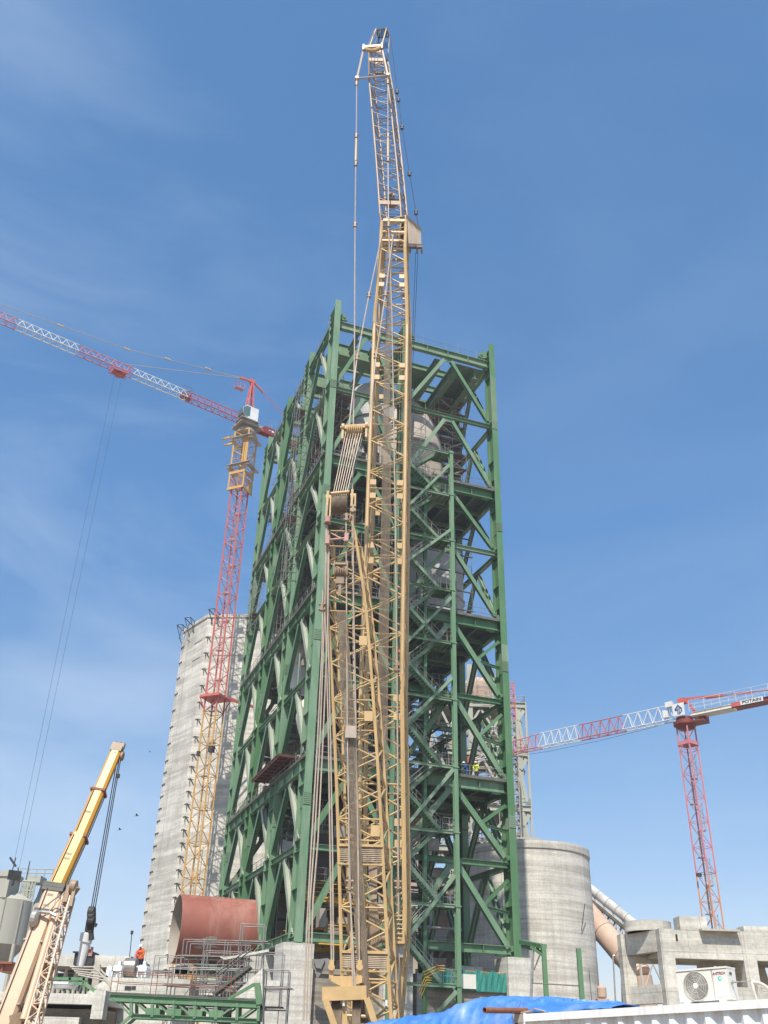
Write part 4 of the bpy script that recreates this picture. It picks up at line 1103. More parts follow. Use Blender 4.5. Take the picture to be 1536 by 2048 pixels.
b = MB(); b.obox(RC+Z*44.2, AX2, (.5, .32, .38)); b.beam(RC+Z*44.4-J2*.5, RC+Z*41.8-J2*1.9, .3, .3); b.beam(RC+Z*44.4-J2*.6, RC+Z*43.9-J2*5.5, .22, .28); b.beam(RC+Z*44.0-J2*3.2+S2*.3, RC+Z*43.4-J2*9.5, .12, .12)
build('head_frame', b, M['red'], rcr)
b = MB(); b.obox(RC+Z*43.9+J2*1.6+S2*(near2*.5), AX2, (.5, .3, .35)); b.obox(RC+Z*42.8+J2*2.3+S2*(near2*.3), AX2, (.35, .3, .5)); build('hoist_cabinet', b, M['white'], rcr)
def j2p(s, k):
    base = RC+Z*41.9+J2*(1.2+s)+Z*(s*-.004)
    h = 2.1 if s < 26 else 2.1-(s-26)*.26
    return base+(Z*max(.35, h) if k == 0 else S2*(.6 if k == 1 else -.6))
for s0, s1, mt in ((0, 7.5, 'white'), (7.5, 14.5, 'red'), (14.5, 21, 'white'), (21, 27.5, 'pink'), (27.5, 33, 'white')):
    ch = MB(); lc = MB(); n = max(3, int((s1-s0)/1.3))
    for k in (0, 1, 2): ch.tube(j2p(s0, k), j2p(s1, k), .068, 6)
    for i in range(n):
        a0 = s0+(s1-s0)*i/n; a1 = s0+(s1-s0)*(i+1)/n; am = (a0+a1)/2
        for k in (1, 2): lc.tube(j2p(a0, k), j2p(am, 0), .045, 4); lc.tube(j2p(am, 0), j2p(a1, k), .045, 4)
        lc.tube(j2p(a0, 1), j2p(a0, 2), .04, 4); lc.tube(j2p(a0, 1+i % 2), j2p(a1, 2-i % 2), .035, 4)
    o = build('jib', ch, M[mt], rcr, smooth=50); build('lacing', lc, M[mt], o)
b = MB(); b.obox(j2p(33, 1)+S2*-.6, AX2, (.3, .8, .25)); b.obox(j2p(33.6, 1)+S2*-.6+Z*.3, AX2, (.15, .5, .45)); build('jib_tip', b, M['red'], rcr)
b = MB(); b.rails([j2p(27, 1)-J2*0, j2p(33.5, 1)], h=1.2, step=1.4); build('handrail', b, M['pink'], rcr)
b = MB(); b.path([j2p(3, 1)-Z*.15, j2p(12, 1)-Z*.5, j2p(20, 1)-Z*.55, j2p(28, 1)-Z*.15], .025, 4); build('hoist_rope', b, M['rope_dark'], rcr)
C2 = RC+Z*42.0-J2*1.2
b = MB()
for s in (-.65, .65): b.ibeam(C2+S2*s, C2-J2*5.6+S2*s, .2, .42, .03)
b.obox(C2-J2*2.8-Z*.25, AX2, (2.8, .6, .1)); build('counter_jib', b, M['white_warm'], rcr)
b = MB()
for s in (-.65, .65): b.ibeam(C2-J2*5.6+S2*s, C2-J2*21+S2*s, .25, .55, .04)
b.obox(C2-J2*13-Z*.2, AX2, (7.2, .6, .08)); build('counter_jib', b, M['deep_red'], rcr)
b = MB(); b.obox(C2-J2*6.3+S2*(near2*.8)+Z*.08, AX2, (.75, .03, .28)); build('board', b, M['red'], rcr)
b = MB(); b.obox(C2-J2*8.2+S2*(near2*.86)+Z*.1, AX2, (1.45, .03, .3)); nb = build('name_board', b, M['white'], rcr)
def text(s, size, origin, ex_, ey_, mat, parent, depth=.01, name='lettering', bold=0.0, squash=1.0):
    cu = bpy.data.curves.new('lettering', 'FONT'); cu.body = s; cu.size = size; cu.extrude = depth; cu.offset = bold
    cu.align_x = 'CENTER'; cu.align_y = 'CENTER'
    tmp = bpy.data.objects.new('lettering', cu); COL.objects.link(tmp)
    bpy.context.view_layer.update()
    me = bpy.data.meshes.new_from_object(tmp.evaluated_get(bpy.context.evaluated_depsgraph_get()))
    COL.objects.unlink(tmp); bpy.data.objects.remove(tmp)
    ez = ex_.cross(ey_)
    off = wloc(parent)
    for v in me.vertices:
        c = v.co; v.co = Vec(origin)+ex_*(c.x*squash)+ey_*c.y+ez*c.z-off
    me.materials.clear(); me.materials.append(M[mat])
    o = bpy.data.objects.new(name, me); COL.objects.link(o); o.parent = parent
    return o
M['ink'] = paint('dark_lettering', (.04, .035, .035), None, 3)
exr = -J2 if (-J2).x > 0 else J2
text('POTAIN', .54, C2-J2*8.2+S2*(near2*.905)+Z*.1, exr, Z, 'ink', nb, squash=1.25, bold=.012)
b = MB()
b.rails([C2+S2*(near2*.9)+Z*.3, C2-J2*21+S2*(near2*.9)+Z*.3], h=1.5, r=.03, step=2.2, rows=3); b.rails([C2-S2*(near2*.9)+Z*.3, C2-J2*21-S2*(near2*.9)+Z*.3], h=1.5, r=.03, step=2.4, rows=3); build('handrail', b, M['white'], rcr)
b = MB(); b.obox(C2-J2*18.6-Z*1.1, AX2, (2.6, .7, 1.1)); b.obox(C2-J2*17-Z*.1+S2*(near2*.75), AX2, (.9, .1, .3)); build('counterweight', b, M['white_warm'], rcr)
b = MB(); b.obox(C2-J2*17.6+Z*.8, AX2, (2.2, .6, .4)); b.lathe(C2-J2*19.5+Z*.9-S2*.5, [(.5, 0), (.5, 1)], 18, axis=tuple(S2)); build('hoist_winch', b, M['conc'], rcr)
b = MB(); b.path([RC+Z*44.0-J2*5.4, C2-J2*14+Z*.9], .05, 5); b.path([RC+Z*44.1-J2*5.4+S2*.3, C2-J2*14+Z*.9+S2*.3], .05, 5); build('tie_bar', b, M['pink'], rcr)
# ================================================================== CONCRETE SILOS
K_ = at(416, 1232, 133.5); zt_ = K_.z
L_ = atz(367, 1263, zt_); d1 = (L_-K_); d1.z = 0; d1.normalize()
Rp = K_+Vec((13.5, -1.0, 0))
cen = (K_+Rp)/2+Vec((.6, 15, 0))
pts = [K_, Rp, Rp+Vec((9, 9, 0)), Rp+Vec((9.5, 22, 0)), Rp+Vec((0, 31, 0)), K_+Vec((4, 32, 0)), L_+Vec((2.5, 14, 0)), L_+d1*0.0]
pts = [Vec((p.x, p.y, 0)) for p in pts]
oct_ = thing('silo_tower', 'pale many-sided concrete tower studded with black formwork brackets, behind the left red crane', 'silo', (cen.x, cen.y, 0))
b = MB(); b.prism(pts, Z*zt_)
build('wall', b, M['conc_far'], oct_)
b = MB(); c8 = sum(pts, Vec((0, 0, 0)))/8
for p, q in zip(pts, pts[1:]+pts[:1]):
    a0 = p.lerp(c8, .0)+Z*(zt_-.02); a1 = q.lerp(c8, .0)+Z*(zt_-.02)
    b.beam(a0, a1, .3, .5)
for p, q in ((pts[0], pts[1]), (pts[0], pts[7])):
    for z in (zt_-3.3, zt_-6.1): b.beam(p.lerp(q, .12)+Z*z-Vec((0, .02, 0)), p.lerp(q, .42)+Z*z-Vec((0, .02, 0)), .12, .5)
build('coping', b, M['conc_far'], oct_)
def bracket(p, out, s=1.0):
    b = MB(); side = out.cross(Z)
    b.beam(p, p+out*1.0*s, .12, .12); b.beam(p+out*.9*s, p-Z*1.0*s, .1, .1); b.beam(p+out*.1, p-Z*1.05*s+out*.05, .1, .1)
    return b
outK = Vec((.35, -1, 0)).normalized(); outL = Vec((-1, -.1, 0)).normalized()
z = zt_-3.4; i = 0
while z > 4 and i < 48:
    p = Vec((K_.x+.35, K_.y-.05, z)); bb = MB()
    bb.beam(p, p+Vec((.62, -.5, -.3)), .1, .1); bb.beam(p, p+Vec((.08, -.22, -.75)), .09, .09); bb.beam(p+Vec((-.3, 0, -.12)), p, .08, .08); bb.beam(p+Vec((.3, -.24, -.15)), p+Vec((.5, -.1, -.7)), .06, .06)
    build('bracket', bb, M['dark'], oct_, split=False)
    bb = MB(); fo_ = Vec((d1.y, -d1.x, 0)); fo_ = fo_ if fo_.y < 0 else -fo_
    q = L_-d1*.1+Z*(z+.5-L_.z)+fo_*.06; bb.beam(q, q-d1*1.0+Z*.06, .09, .09); bb.beam(q-d1*.1, q-d1*.2-Z*.3, .06, .06)
    build('bracket', bb, M['brown'], oct_, split=False)
    z -= 2.55 if i < 7 else 1.72; i += 1
b = MB()
for (x, y) in ((384, 1250), (432, 1233), (368, 1264)):
    p = atz(x, y, zt_); o_ = Vec((-.7, -.4, 0))
    for k in (0, .9):
        q = p+Vec((k, -k*.3, 0))
        b.beam(q, q+o_*1.6+Z*.9, .1, .1); b.beam(q+o_*1.6+Z*.9, q-Z*2.0+o_*.2, .08, .08); b.beam(q+o_*.6+Z*.2, q+o_*.8-Z*1.4, .08, .08)
    b.beam(p+o_*1.6+Z*.9, p+o_*1.6+Z*.9+Vec((.9, -.3, 0)), .08, .08)
build('top_bracket', b, M['dark'], oct_)

rs = thing('silo', 'round pale grey concrete silo with pour bands, right of the green tower', 'silo', (20.0, 131, 0))
b = MB(); RS = 8.15
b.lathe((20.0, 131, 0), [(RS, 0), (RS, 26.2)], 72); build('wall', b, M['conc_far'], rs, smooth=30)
b = MB(); b.lathe((20.0, 131, 25.4), [(RS+.02, 0), (RS+.12, .1), (RS+.12, 1.0), (RS-.3, 1.05)], 72, caps=(False, False)); build('rim', b, M['conc_far'], rs, smooth=30)
b = MB(); b.lathe((20.0, 131, 26.4), [(RS-1.2, -.4), (2.4, 1.5), (2.0, 1.55)], 48); build('roof', b, M['beige'], rs, smooth=30)
b = MB(); b.tube((25.3, 124.6, 16.3), (25.9, 124.2, 19.3), .05, 4); b.tube((26.2, 125.4, 3), (26.0, 125.3, 12), .04, 4); build('cable', b, M['dark'], rs)

# far silos, left edge
def at_d(px, py, d): return at(px, py, d)
c = at(2, 1850, 190); c2 = Vec((c.x, 190, 0))
fs_ = thing('silo', 'far grey silo with a steel hopper cone at the left edge, largest of the pair', 'silo', c2)
rr = (at(56, 1850, 190).x-c.x)
zT, zB, zC = at(30, 1803, 190).z, at(30, 1892, 190).z, at(30, 1945, 190).z
b = MB(); b.lathe(c2, [(rr*.25, zC), (rr, zB), (rr, zT), (rr*.6, zT+1.2)], 40); build('shell', b, M['silo_grey'], fs_, smooth=25)
b = MB()
for a in range(10):
    aa = 2*math.pi*a/10; p = c2+Vec((math.cos(aa), math.sin(aa), 0))*(rr+.1); b.tube(p+Z*zB, p+Z*zT, .12, 4)
    b.tube(p*1.0+Z*zB-Z*0, Vec((p.x, p.y, 0)), .35, 6)
build('leg', b, M['silo_grey'], fs_)
hx0, hx1 = at(8, 1760, 190), at(38, 1760, 190)
b = MB(); b.box(((hx0.x+hx1.x)/2, 188, (zT+at(20, 1758, 190).z)/2), (hx1.x-hx0.x, 6, at(20, 1758, 190).z-zT)); b.box(((hx0.x+hx1.x)/2, 188, at(20, 1757, 190).z), (hx1.x-hx0.x+.8, 6.5, .8)); b.box((hx1.x-1.3, 188, at(20, 1752, 190).z), (2, 2, 1.2)); build('head_house', b, M['silo_grey'], fs_)
b = MB()
for x0, x1 in ((-14, 8), (38, 64)):
    for k in range(5):
        xa = x0+(x1-x0)*k/4; p = at(xa, 1800, 190); b.tube(p, Vec((p.x, p.y, at(30, 1762, 190).z)), .18, 5)
        if k < 4:
            xb = x0+(x1-x0)*(k+1)/4; q = at(xb, 1800, 190); h_ = at(30, 1762, 190).z-p.z
            for e in (0, .5, 1): b.tube(p+Z*h_*e, q+Z*h_*e, .15, 5)
            b.tube(p, q+Z*h_*.5, .12, 4); b.tube(q+Z*h_*.5, p+Z*h_, .12, 4)
build('roof_gallery', b, M['far_green'], fs_, split=True)
b = MB()
for x, y0, y1, dx in ((20, 1757, 1715, 12), (52, 1760, 1722, 8), (36, 1757, 1735, 0)): b.tube(at(x, y0, 190), at(x+dx, y1, 190), .1, 4)
b.tube(at(20, 1715, 190), at(32, 1733, 190), .2, 4)
build('mast', b, M['dark'], fs_)
c = at(70, 1870, 205); c2 = Vec((c.x, 205, 0)); r2_ = at(86, 1870, 205).x-c.x
s2 = thing('silo', 'narrower far silo with flared steel top, partly behind the peach crane boom', 'silo', c2)
b = MB(); z_ = lambda y: at(70, y, 205).z
b.lathe(c2, [(r2_*.5, z_(1935)), (r2_, z_(1870)), (r2_, z_(1808)), (r2_*.7, z_(1795)), (r2_*.45, z_(1770))], 32); build('shell', b, M['silo_grey'], s2, smooth=25)
b = MB(); b.box((c2.x-1, 203, z_(1764)), (r2_*1.6, 4, 1.3)); b.box((c2.x-2.6, 203, z_(1785)), (1.2, 2, 4.6)); b.rails([Vec((c2.x-4, 201, z_(1761))), Vec((c2.x+2.5, 201, z_(1761)))], h=1.6, r=.1)
build('head_house', b, M['far_green'], s2)
b = MB()
for a in range(6): b.tube(c2+Vec((math.cos(a)*r2_*.8, math.sin(a)*r2_*.8, 0)), c2+Vec((math.cos(a)*r2_*.8, math.sin(a)*r2_*.8, z_(1880))), .4, 6)
build('leg', b, M['silo_grey'], s2)

# ================================================================== KILN SHELL
kt = thing('kiln_shell', 'big rust red steel cylinder lying level, its open end facing left', 'steel cylinder', T(-4, 15.3, 9.3))
kc = T(-7.3, 15.3, 12.25); KR = 2.98
M['kiln'] = paint('red_oxide_primer', (.315, .105, .072), (.24, .08, .056), .5, (1, 1, 1), .62, grime=.7, grime_col=(.46, .27, .22), gscale=.05)
b = MB(); KL = front(519, 1860, 12.4)[0]+7.3
b.lathe(kc, [(KR, 0), (KR, KL)], 72, axis=tuple(U), caps=(False, False)); 
for k in (2.6, 5.4): b.lathe(kc+U*k, [(KR+.001, -.02), (KR+.012, -.02), (KR+.012, .02), (KR+.001, .02)], 72, axis=tuple(U), caps=(False, False))
build('shell', b, M['kiln'], kt, smooth=40)
b = MB(); b.lathe(kc, [(KR-.09, 0.0), (KR-.09, KL-.05)], 72, axis=tuple(U), caps=(False, True)); b.lathe(kc, [(KR-.09, 0), (KR, 0)], 72, axis=tuple(U), caps=(False, False)); build('lining', b, M['beige'], kt, smooth=40)
b = MB()
random.seed(3)
for k in range(16):       # chalky scuffs on the plate
    a = rad(random.uniform(196, 218)); x = random.uniform(1.6, 3.2); L_k = random.uniform(.2, .55)
    for j in range(2):
        aa = a+rad(j*1.2); nrm_ = V*(-1*math.cos(aa-math.pi))+Z*math.sin(aa)
        b.obox(kc+U*(x+j*.2)+nrm_*(KR+.004), (U, nrm_.cross(U).normalized(), nrm_), (L_k, .045, .004))
build('chalk_mark', b, M['beige'], kt, split=False)
b = MB(); nrm_ = (V*-.6+Z*.8).normalized(); b.obox(kc+U*(KL/2)+nrm_*(KR+.003), (U, nrm_.cross(U).normalized(), nrm_), (KL/2-.05, .03, .006)); build('weld_seam', b, M['kiln'], kt)
# steel saddle and plinth below
b = MB(); b.tbox(-5.4, -2.6, 13.6, 17.0, 8.1, 8.25); b.tbox(-5.0, -3.0, 14.2, 16.4, 8.25, 9.35); b.tbox(-4.6, -3.4, 13.4, 17.2, 9.0, 9.2)
lone('kiln_saddle', b, M['green'], 'green steel saddle between the red cylinder and its concrete pier', 'saddle')
b = MB(); b.tbox(-6.0, -2.2, 13.0, 17.4, 0, 8.05); b.tbox(-1.9, -.9, 13.0, 17.4, 0, 8.8)
lone('concrete_pier', b, M['conc_pier'], 'broad white concrete pier under the green saddle of the red cylinder', 'pier')

# ================================================================== LOW BUILDINGS AND KILN STATION, LOWER LEFT
D0 = 64
def bx(mb, x0, y0, x1, y1, d, depth, m=0):      # box whose front face spans two picture corners at distance d
    p = at(x0, y0, d); q = at(x1, y1, d)
    return mb.box(((p.x+q.x)/2, d+depth/2, (p.z+q.z)/2), (abs(q.x-p.x), depth, abs(p.z-q.z)), m)
db = thing('concrete_building', 'low brownish concrete deck building with projecting slab edge, bottom left', 'building', (at(100, 2000, D0).x, D0+4, 0))
b = MB(); p = at(-90, 1994, D0); q = at(217, 1998, D0)
b.box(((p.x+q.x)/2, D0+4, p.z/2-.2), (q.x-p.x-.6, 7, p.z-.5)); build('wall', b, M['conc_old'], db)  # shadow under the slab is put into this wall's dark brown
b = MB(); b.box(((p.x+q.x)/2, D0+3.7, p.z+.05), (q.x-p.x, 8.4, .55)); pe = at(206, 1990, D0); b.box((pe.x, D0-.3, pe.z-.55), (.7, 1.0, 1.5)); build('roof_slab', b, M['conc_pier'], db)
b = MB(); b.box((at(60, 2040, D0).x, D0+.2, 1.9), (at(160, 2040, D0).x-at(-40, 2040, D0).x, .8, 3.6)); build('lower_wall', b, M['conc_pier'], db)
b = MB()
for x in (10, 62, 118): b.box((at(x, 2040, D0).x, D0-.22, 2.6), (.9, .06, .7))
build('window', b, M['dark'], db)
hall = thing('flat_roof_hall', 'long low hall with pale parapet and dark open front behind the kiln station', 'building', (at(200, 1930, 100).x, 104, 0))
b = MB(); p0 = at(84, 1920, 100); p1 = at(262, 1929, 100); zr = p0.z
b.box(((p0.x+p1.x)/2, 104, zr), (p1.x-p0.x, 9, 1.0)); build('parapet', b, M['conc_pier'], hall)
b = MB(); b.box(((p0.x+p1.x)/2, 106, zr/2-.3), (p1.x-p0.x-.5, 4.0, zr-1.0)); build('wall', b, M['brown'], hall)  # dark block stands for the shaded interior, shade put into its colour
b = MB()
for k in range(9):
    x = p0.x+.4+(p1.x-p0.x-.8)*k/8; b.tube((x, 100.6, 0), (x, 100.6, zr-.6), .16, 6)
    if k < 8:
        x2 = x+(p1.x-p0.x-.8)/8; b.tube((x, 100.6, zr-.7), ((x+x2)/2, 100.6, zr-3.0), .1, 5); b.tube(((x+x2)/2, 100.6, zr-3.0), (x2, 100.6, zr-.7), .1, 5)
b.tube((p0.x, 100.6, zr-3.0), (p1.x, 100.6, zr-3.0), .12, 5); b.tube((p0.x, 100.6, zr-4.6), (p1.x, 100.6, zr-4.6), .12, 5)
build('truss', b, M['far_pale'], hall)
# grey kiosks and clutter on the deck
for x0, y0, x1, y1, mt, lab in ((150, 1906, 163, 1930, 'dark', 'small dark hut on the hall parapet, left of the white boom tip'), (168, 1906, 184, 1930, 'dark', 'small dark hut on the hall parapet, right of the white boom tip'), (0, 1928, 22, 1944, 'rusty', 'stack of brown planks at the left edge on the deck'), (103, 1968, 134, 1976, 'white', 'white beam lying on the concrete deck beside the peach boom')):
    b = MB(); dd = 99 if mt == 'dark' else 66
    bx(b, x0, y0, x1, y1, dd, 2.0); q = at((x0+x1)/2, y0, dd); b.box((q.x, dd+.9, q.z+.06), (at(x1, y0, dd).x-at(x0, y0, dd).x+.3, 2.4, .12))
    b.box((at(x0, y1, dd).x+.1, dd-.05, (at(x0, y0, dd).z+at(x0, y1, dd).z)/2), (.12, .1, at(x0, y0, dd).z-at(x0, y1, dd).z))
    lone({'dark': 'hut', 'rusty': 'plank_stack', 'white': 'steel_beam'}[mt], b, M[mt], lab, {'dark': 'hut', 'rusty': 'planks', 'white': 'beam'}[mt])
# roller station: plinth, drum, white motors
b = MB(); P_ = 68
p = at(193, 1985, P_); q = at(350, 1958, P_)
b.prism([Vec((p.x-.6, P_, 0)), Vec((q.x+1, P_, 0)), Vec((q.x+1, P_, q.z)), Vec((at(215, 1960, P_).x, P_, q.z)), Vec((p.x-.6, P_, p.z))], Vec((0, 3.6, 0)))
lone('concrete_plinth', b, M['conc_pier'], 'sloped concrete plinth under the white motors and steel drum', 'plinth')
b = MB(); bx(b, 250, 1972, 262, 1980, P_-.04, .08); bx(b, 264, 1972, 271, 1979, P_-.04, .08); lone('opening_frame', b, M['dark'], 'small dark hatch pair in the plinth below the steel drum', 'hatch')
b = MB(); c = at(261, 1936, P_+1.6); rdr = (at(261, 1916, P_+1.6).z-c.z)
hw = (at(273.5, 1936, P_+1.0).x-at(249, 1936, P_+1.0).x)/2
b.lathe(c-Vec((hw, 0, 0)), [(.2, -.25), (.2, 0), (rdr*.93, 0), (rdr, .05), (rdr, 2*hw-.05), (rdr*.93, 2*hw), (.2, 2*hw), (.2, 2*hw+.25)], 48, axis=(1, 0, 0))
dr = lone('support_roller', b, M['silver'], 'brushed steel drum between the two white motors on the plinth', 'roller', smooth=35)
b = MB(); bx(b, 243, 1956, 282, 1964, P_+.2, 2.8); lone('roller_base', b, M['white_warm'], 'cream steel base block under the steel drum', 'base block')
def motor(x0, x1, lab):
    p = at(x0, 1955, P_+.4); q = at(x1, 1930, P_+.4); w = q.x-p.x; h = q.z-p.z
    t = thing('motor', lab, 'motor', Vec(((p.x+q.x)/2, P_+1.2, p.z)), 'white motors beside the steel drum')
    cx = (p.x+q.x)/2
    b = MB(); b.prism([Vec((cx-w/2, P_+.4, p.z)), Vec((cx+w/2, P_+.4, p.z)), Vec((cx+w/2, P_+.4, p.z+h*.8)), Vec((cx+w*.36, P_+.4, p.z+h)), Vec((cx-w*.36, P_+.4, p.z+h)), Vec((cx-w/2, P_+.4, p.z+h*.8))], Vec((0, 1.6, 0)))
    b.box((cx, P_+.34, p.z+h*.52), (w*1.06, .1, .07)); b.box((cx-w*.47, P_+.34, p.z+h*.3), (.08, .1, h*.5)); b.box((cx+w*.47, P_+.34, p.z+h*.3), (.08, .1, h*.5)); b.box((cx, P_+1.0, p.z+h+.12), (w*.3, .5, .24)); build('housing', b, M['motor'], t)
    b = MB()
    for s in (-.2, .22): b.box((cx+s*w, P_+.37, p.z+h*.24), (w*.26, .06, h*.34))
    build('vent', b, M['galv'], t)
    return t
motor(223.5, 244, 'white motor housing left of the steel drum'); motor(274, 294, 'white motor housing right of the steel drum')
b = MB(); c = at(217.5, 1948, P_+1.2); b.lathe(c-Z*.7, [(.17, 0), (.2, .05), (.2, .9), (.17, 1.1), (.08, 1.18)], 20); b.box(c+Vec((0, -.2, -.1)), (.16, .1, .8)); lone('tank', b, M['motor'], 'white upright tank left of the two motors', 'tank', smooth=40)
# green truss walkway
wt = thing('truss_walkway', 'long green steel truss footbridge across the bottom left', 'walkway', (at(360, 2040, 60).x, 60.6, 0))
W0, W1 = at(219, 1995, 60), at(519, 2009, 60); B0, B1 = at(262, 2032, 60), at(516, 2042, 60)
b = MB(); b.ibeam(W0, W1, .25, .36, .03); b.ibeam(W0+Vec((0, 1.5, 0)), W1+Vec((0, 1.5, 0)), .25, .36, .03); b.ibeam(B0, B1, .22, .24, .03); b.ibeam(B0+Vec((0, 1.5, 0)), B1+Vec((0, 1.5, 0)), .22, .24, .03); build('chord', b, M['green'], wt)
b = MB(); n = 6
for s in (0, 1.5):
    for i in range(n+1):
        p = W0.lerp(W1, .145+.85*i/n)+Vec((0, s, 0)); q = B0.lerp(B1, i/n)+Vec((0, s, 0)); b.beam(p, q, .16, .2, up=(0, 1, 0))
        if i < n:
            p2 = B0.lerp(B1, (i+1)/n)+Vec((0, s, 0))
            if i < 4: b.beam(p, p2, .1, .1, up=(0, 1, 0)); b.obox(p2+Z*.22, ((1, 0, 0), (0, 1, 0), (0, 0, 1)), (.4, .03, .22))
            else: b.beam(q, W0.lerp(W1, .145+.85*(i+1)/n)+Vec((0, s, 0)), .1, .1, up=(0, 1, 0))
    b.beam(W0+Vec((.2, s, 0)), B0+Vec((0, s, 0)), .08, .08, up=(0, 1, 0)); b.beam(B0+Vec((0, s, 0)), B0+Vec((-2.6, s, -2.4)), .16, .16, up=(0, 1, 0))
build('web_member', b, M['green'], wt)
b = MB(); b.beam(W0+Vec((0, .75, .24)), W1+Vec((0, .75, .24)), 1.7, .08); build('floor_deck', b, M['grating'], wt)
b = MB(); b.rails([W0+Vec((0, -.05, .28)), W0.lerp(W1, .8)+Vec((0, -.05, .28))], r=.02, step=2.2)
b.rails([W0+Vec((0, 1.5, .28)), W0.lerp(W1, .8)+Vec((0, 1.5, .28))], r=.02, step=2.2); build('handrail', b, M['rusty'], wt)
b = MB(); e0 = W0.lerp(W1, .79)+Z*.2; e1 = at(508, 1969, 60)
b.beam(e0, e1, .16, .22, up=(0, 1, 0)); b.beam(e1, at(520, 1969, 60), .16, .22, up=(0, 1, 0)); b.beam(at(515, 1971, 60), W1, .35, .3, up=(0, 1, 0)); b.beam(e1+Vec((0, 1.5, 0)), W1+Vec((0, 1.5, -.2)), .16, .2, up=(0, 1, 0)); build('end_frame', b, M['green'], wt)
# far walkway left of it, green rail frame
b = MB(); 
for y in (1957, 1966): b.beam(at(96, y, 67), at(176, y+1, 67), .14, .18)
for x in (100, 140, 168): b.beam(at(x, 1955, 67), at(x, 1982, 67), .14, .14, up=(0, 1, 0))
b.beam(at(168, 1966, 67), at(190, 1982, 67), .2, .2); b.beam(at(140, 1966, 67), at(126, 1982, 67), .1, .1)
lone('guard_frame', b, M['green'], 'green steel guard frame on the deck left of the white motors', 'guard frame')
b = MB(); b.beam(at(190, 1985, 69), at(195, 1930, 69), .42, .3, up=(0, 1, 0))
for x2, y2 in ((170, 1960), (222, 1962)): b.beam(at(195, 1932, 69), at(x2, y2, 69), .1, .1, up=(0, 1, 0))
for k in range(5): b.tube(at(140+k*4, 1934+k*4, 68), at(186+k*7, 1934+k*7, 68), .05, 5); b.tube(at(186+k*7, 1934+k*7, 68), at(222, 1966+k*3, 68), .05, 5)
lone('pipe_rack', b, M['far_pale'], 'pale steel post with sloping pipes behind the concrete deck', 'pipe rack')
# scaffold clusters between the motors and the pier
def PX(x0, y0, d): 
    o_ = at(x0, y0, d)
    return lambda a, bb, c: o_+Vec((a, bb, c))
scaffold('grey tube scaffold left of the red cylinder, beside the workers', PX(300, 1990, 72), 3, 1, 1, 1.5, 1.6, 1.45, r_=.03)
scaffold('grey tube scaffold below the left end of the red cylinder', PX(352, 2012, 70), 3, 2, 2, 1.4, 1.4, 1.5, planks=(2,), r_=.03)
scaffold('grey tube scaffold under the middle of the red cylinder', PX(398, 2012, 68), 3, 1, 1, 1.7, 1.3, 2.2, planks=(0,), r_=.032)
scaffold('tall grey scaffold and ramp below the right end of the red cylinder', PX(468, 2002, 66), 1, 1, 2, 1.5, 1.3, 1.7, planks=(2,), r_=.035)
scaffold('grey scaffold at the lower edge seen under the green footbridge', PX(325, 2050, 66), 5, 1, 1, 1.5, 1.3, 2.2, planks=(1,), r_=.04)
b = MB(); 
for k in range(12): b.obox(at(432+k*6, 1986-k*4.6, 65), ((1, 0, 0), (0, 1, 0), (0, 0, 1)), (.14, .6, .04))
for s in (-.6, .6): b.beam(at(428, 1990, 65)+Vec((0, s, 0)), at(502, 1934, 65)+Vec((0, s, 0)), .06, .14); b.tube(at(428, 1988, 65)+Vec((0, s, 1)), at(502, 1930, 65)+Vec((0, s, 1)), .04, 4)
lone('site_stair', b, M['grating'], 'grey site stairs climbing right towards the concrete pier', 'stairs')
b = MB(); p = at(480, 2048, 64); b.prism([at(465, 1992, 64), at(525, 1936, 64), at(525, 2048, 64), at(462, 2048, 64)], Vec((0, 1.2, 0)))
lone('concrete_ramp', b, M['conc_pier'], 'sloping concrete ramp wall beside the site stairs', 'ramp')
b = MB(); b.beam(at(446, 1918, 66), at(538, 1901, 66), .12, .14); b.beam(at(446, 1918, 66), at(448, 1916, 66), .2, .2); b.tube(at(449, 1918, 66), at(441, 1914, 66), .05, 5); lone('loose_pole', b, M['conc_pier'], 'long pale pole sticking out left from the scaffold top', 'pole')
for x0, x1, lab in ((284, 292, 'orange gas pipe post'), ):
    pass
b = MB(); b.tube(at(386, 1932, 76), at(378, 2060, 76), .28, 10); b.tube(at(386, 1934, 76), at(396, 2060, 76), .1, 6)
for k in range(6): b.tube(at(385-k, 1945+k*18, 76), at(394, 1950+k*18, 76), .06, 5)
lone('yellow_post', b, M['orange'], 'orange steel post with brackets behind the grey scaffold', 'post')
b = MB(); bx(b, 445, 1932, 470, 2048, 75, 2.5); bx(b, 443, 1930, 472, 1934, 74.8, 3); lone('steel_column', b, M['dark'], 'dark square column under the red cylinder', 'column')
b = MB(); bx(b, 268, 2008, 330, 2048, 73, 3); bx(b, 300, 1990, 318, 2008, 73, 3); lone('concrete_block', b, M['conc_pier'], 'pale concrete block seen through the green footbridge', 'block')
b = MB()
for k in range(5): b.box(at(362+k*1.0, 1941-k*.4, 71), (.8, .5, .5)); 
lone('equipment_cabinet', b, M['motor'], 'pale cabinet at the lower left rim of the red cylinder', 'cabinet')
# grey tarpaulin on the wall right of the pier
b = MB(); vs = []; n = 12; pp = [(622, 1918), (640, 1918), (655, 1916), (664, 1921), (661, 1940), (650, 1938), (640, 1949), (634, 1960), (630, 1940), (622, 1935)]
b.prism([at(x, y, 82.3) for x, y in pp], Vec((0, .25, 0)))
b.prism([at(x, y, 82.1) for x, y in ((628, 1922), (650, 1920), (642, 1938), (632, 1935))], Vec((0, .2, 0)))
lone('grey_tarpaulin', b, M['grey_cloth'], 'crumpled grey cloth over the wall right of the tall pier', 'tarpaulin')
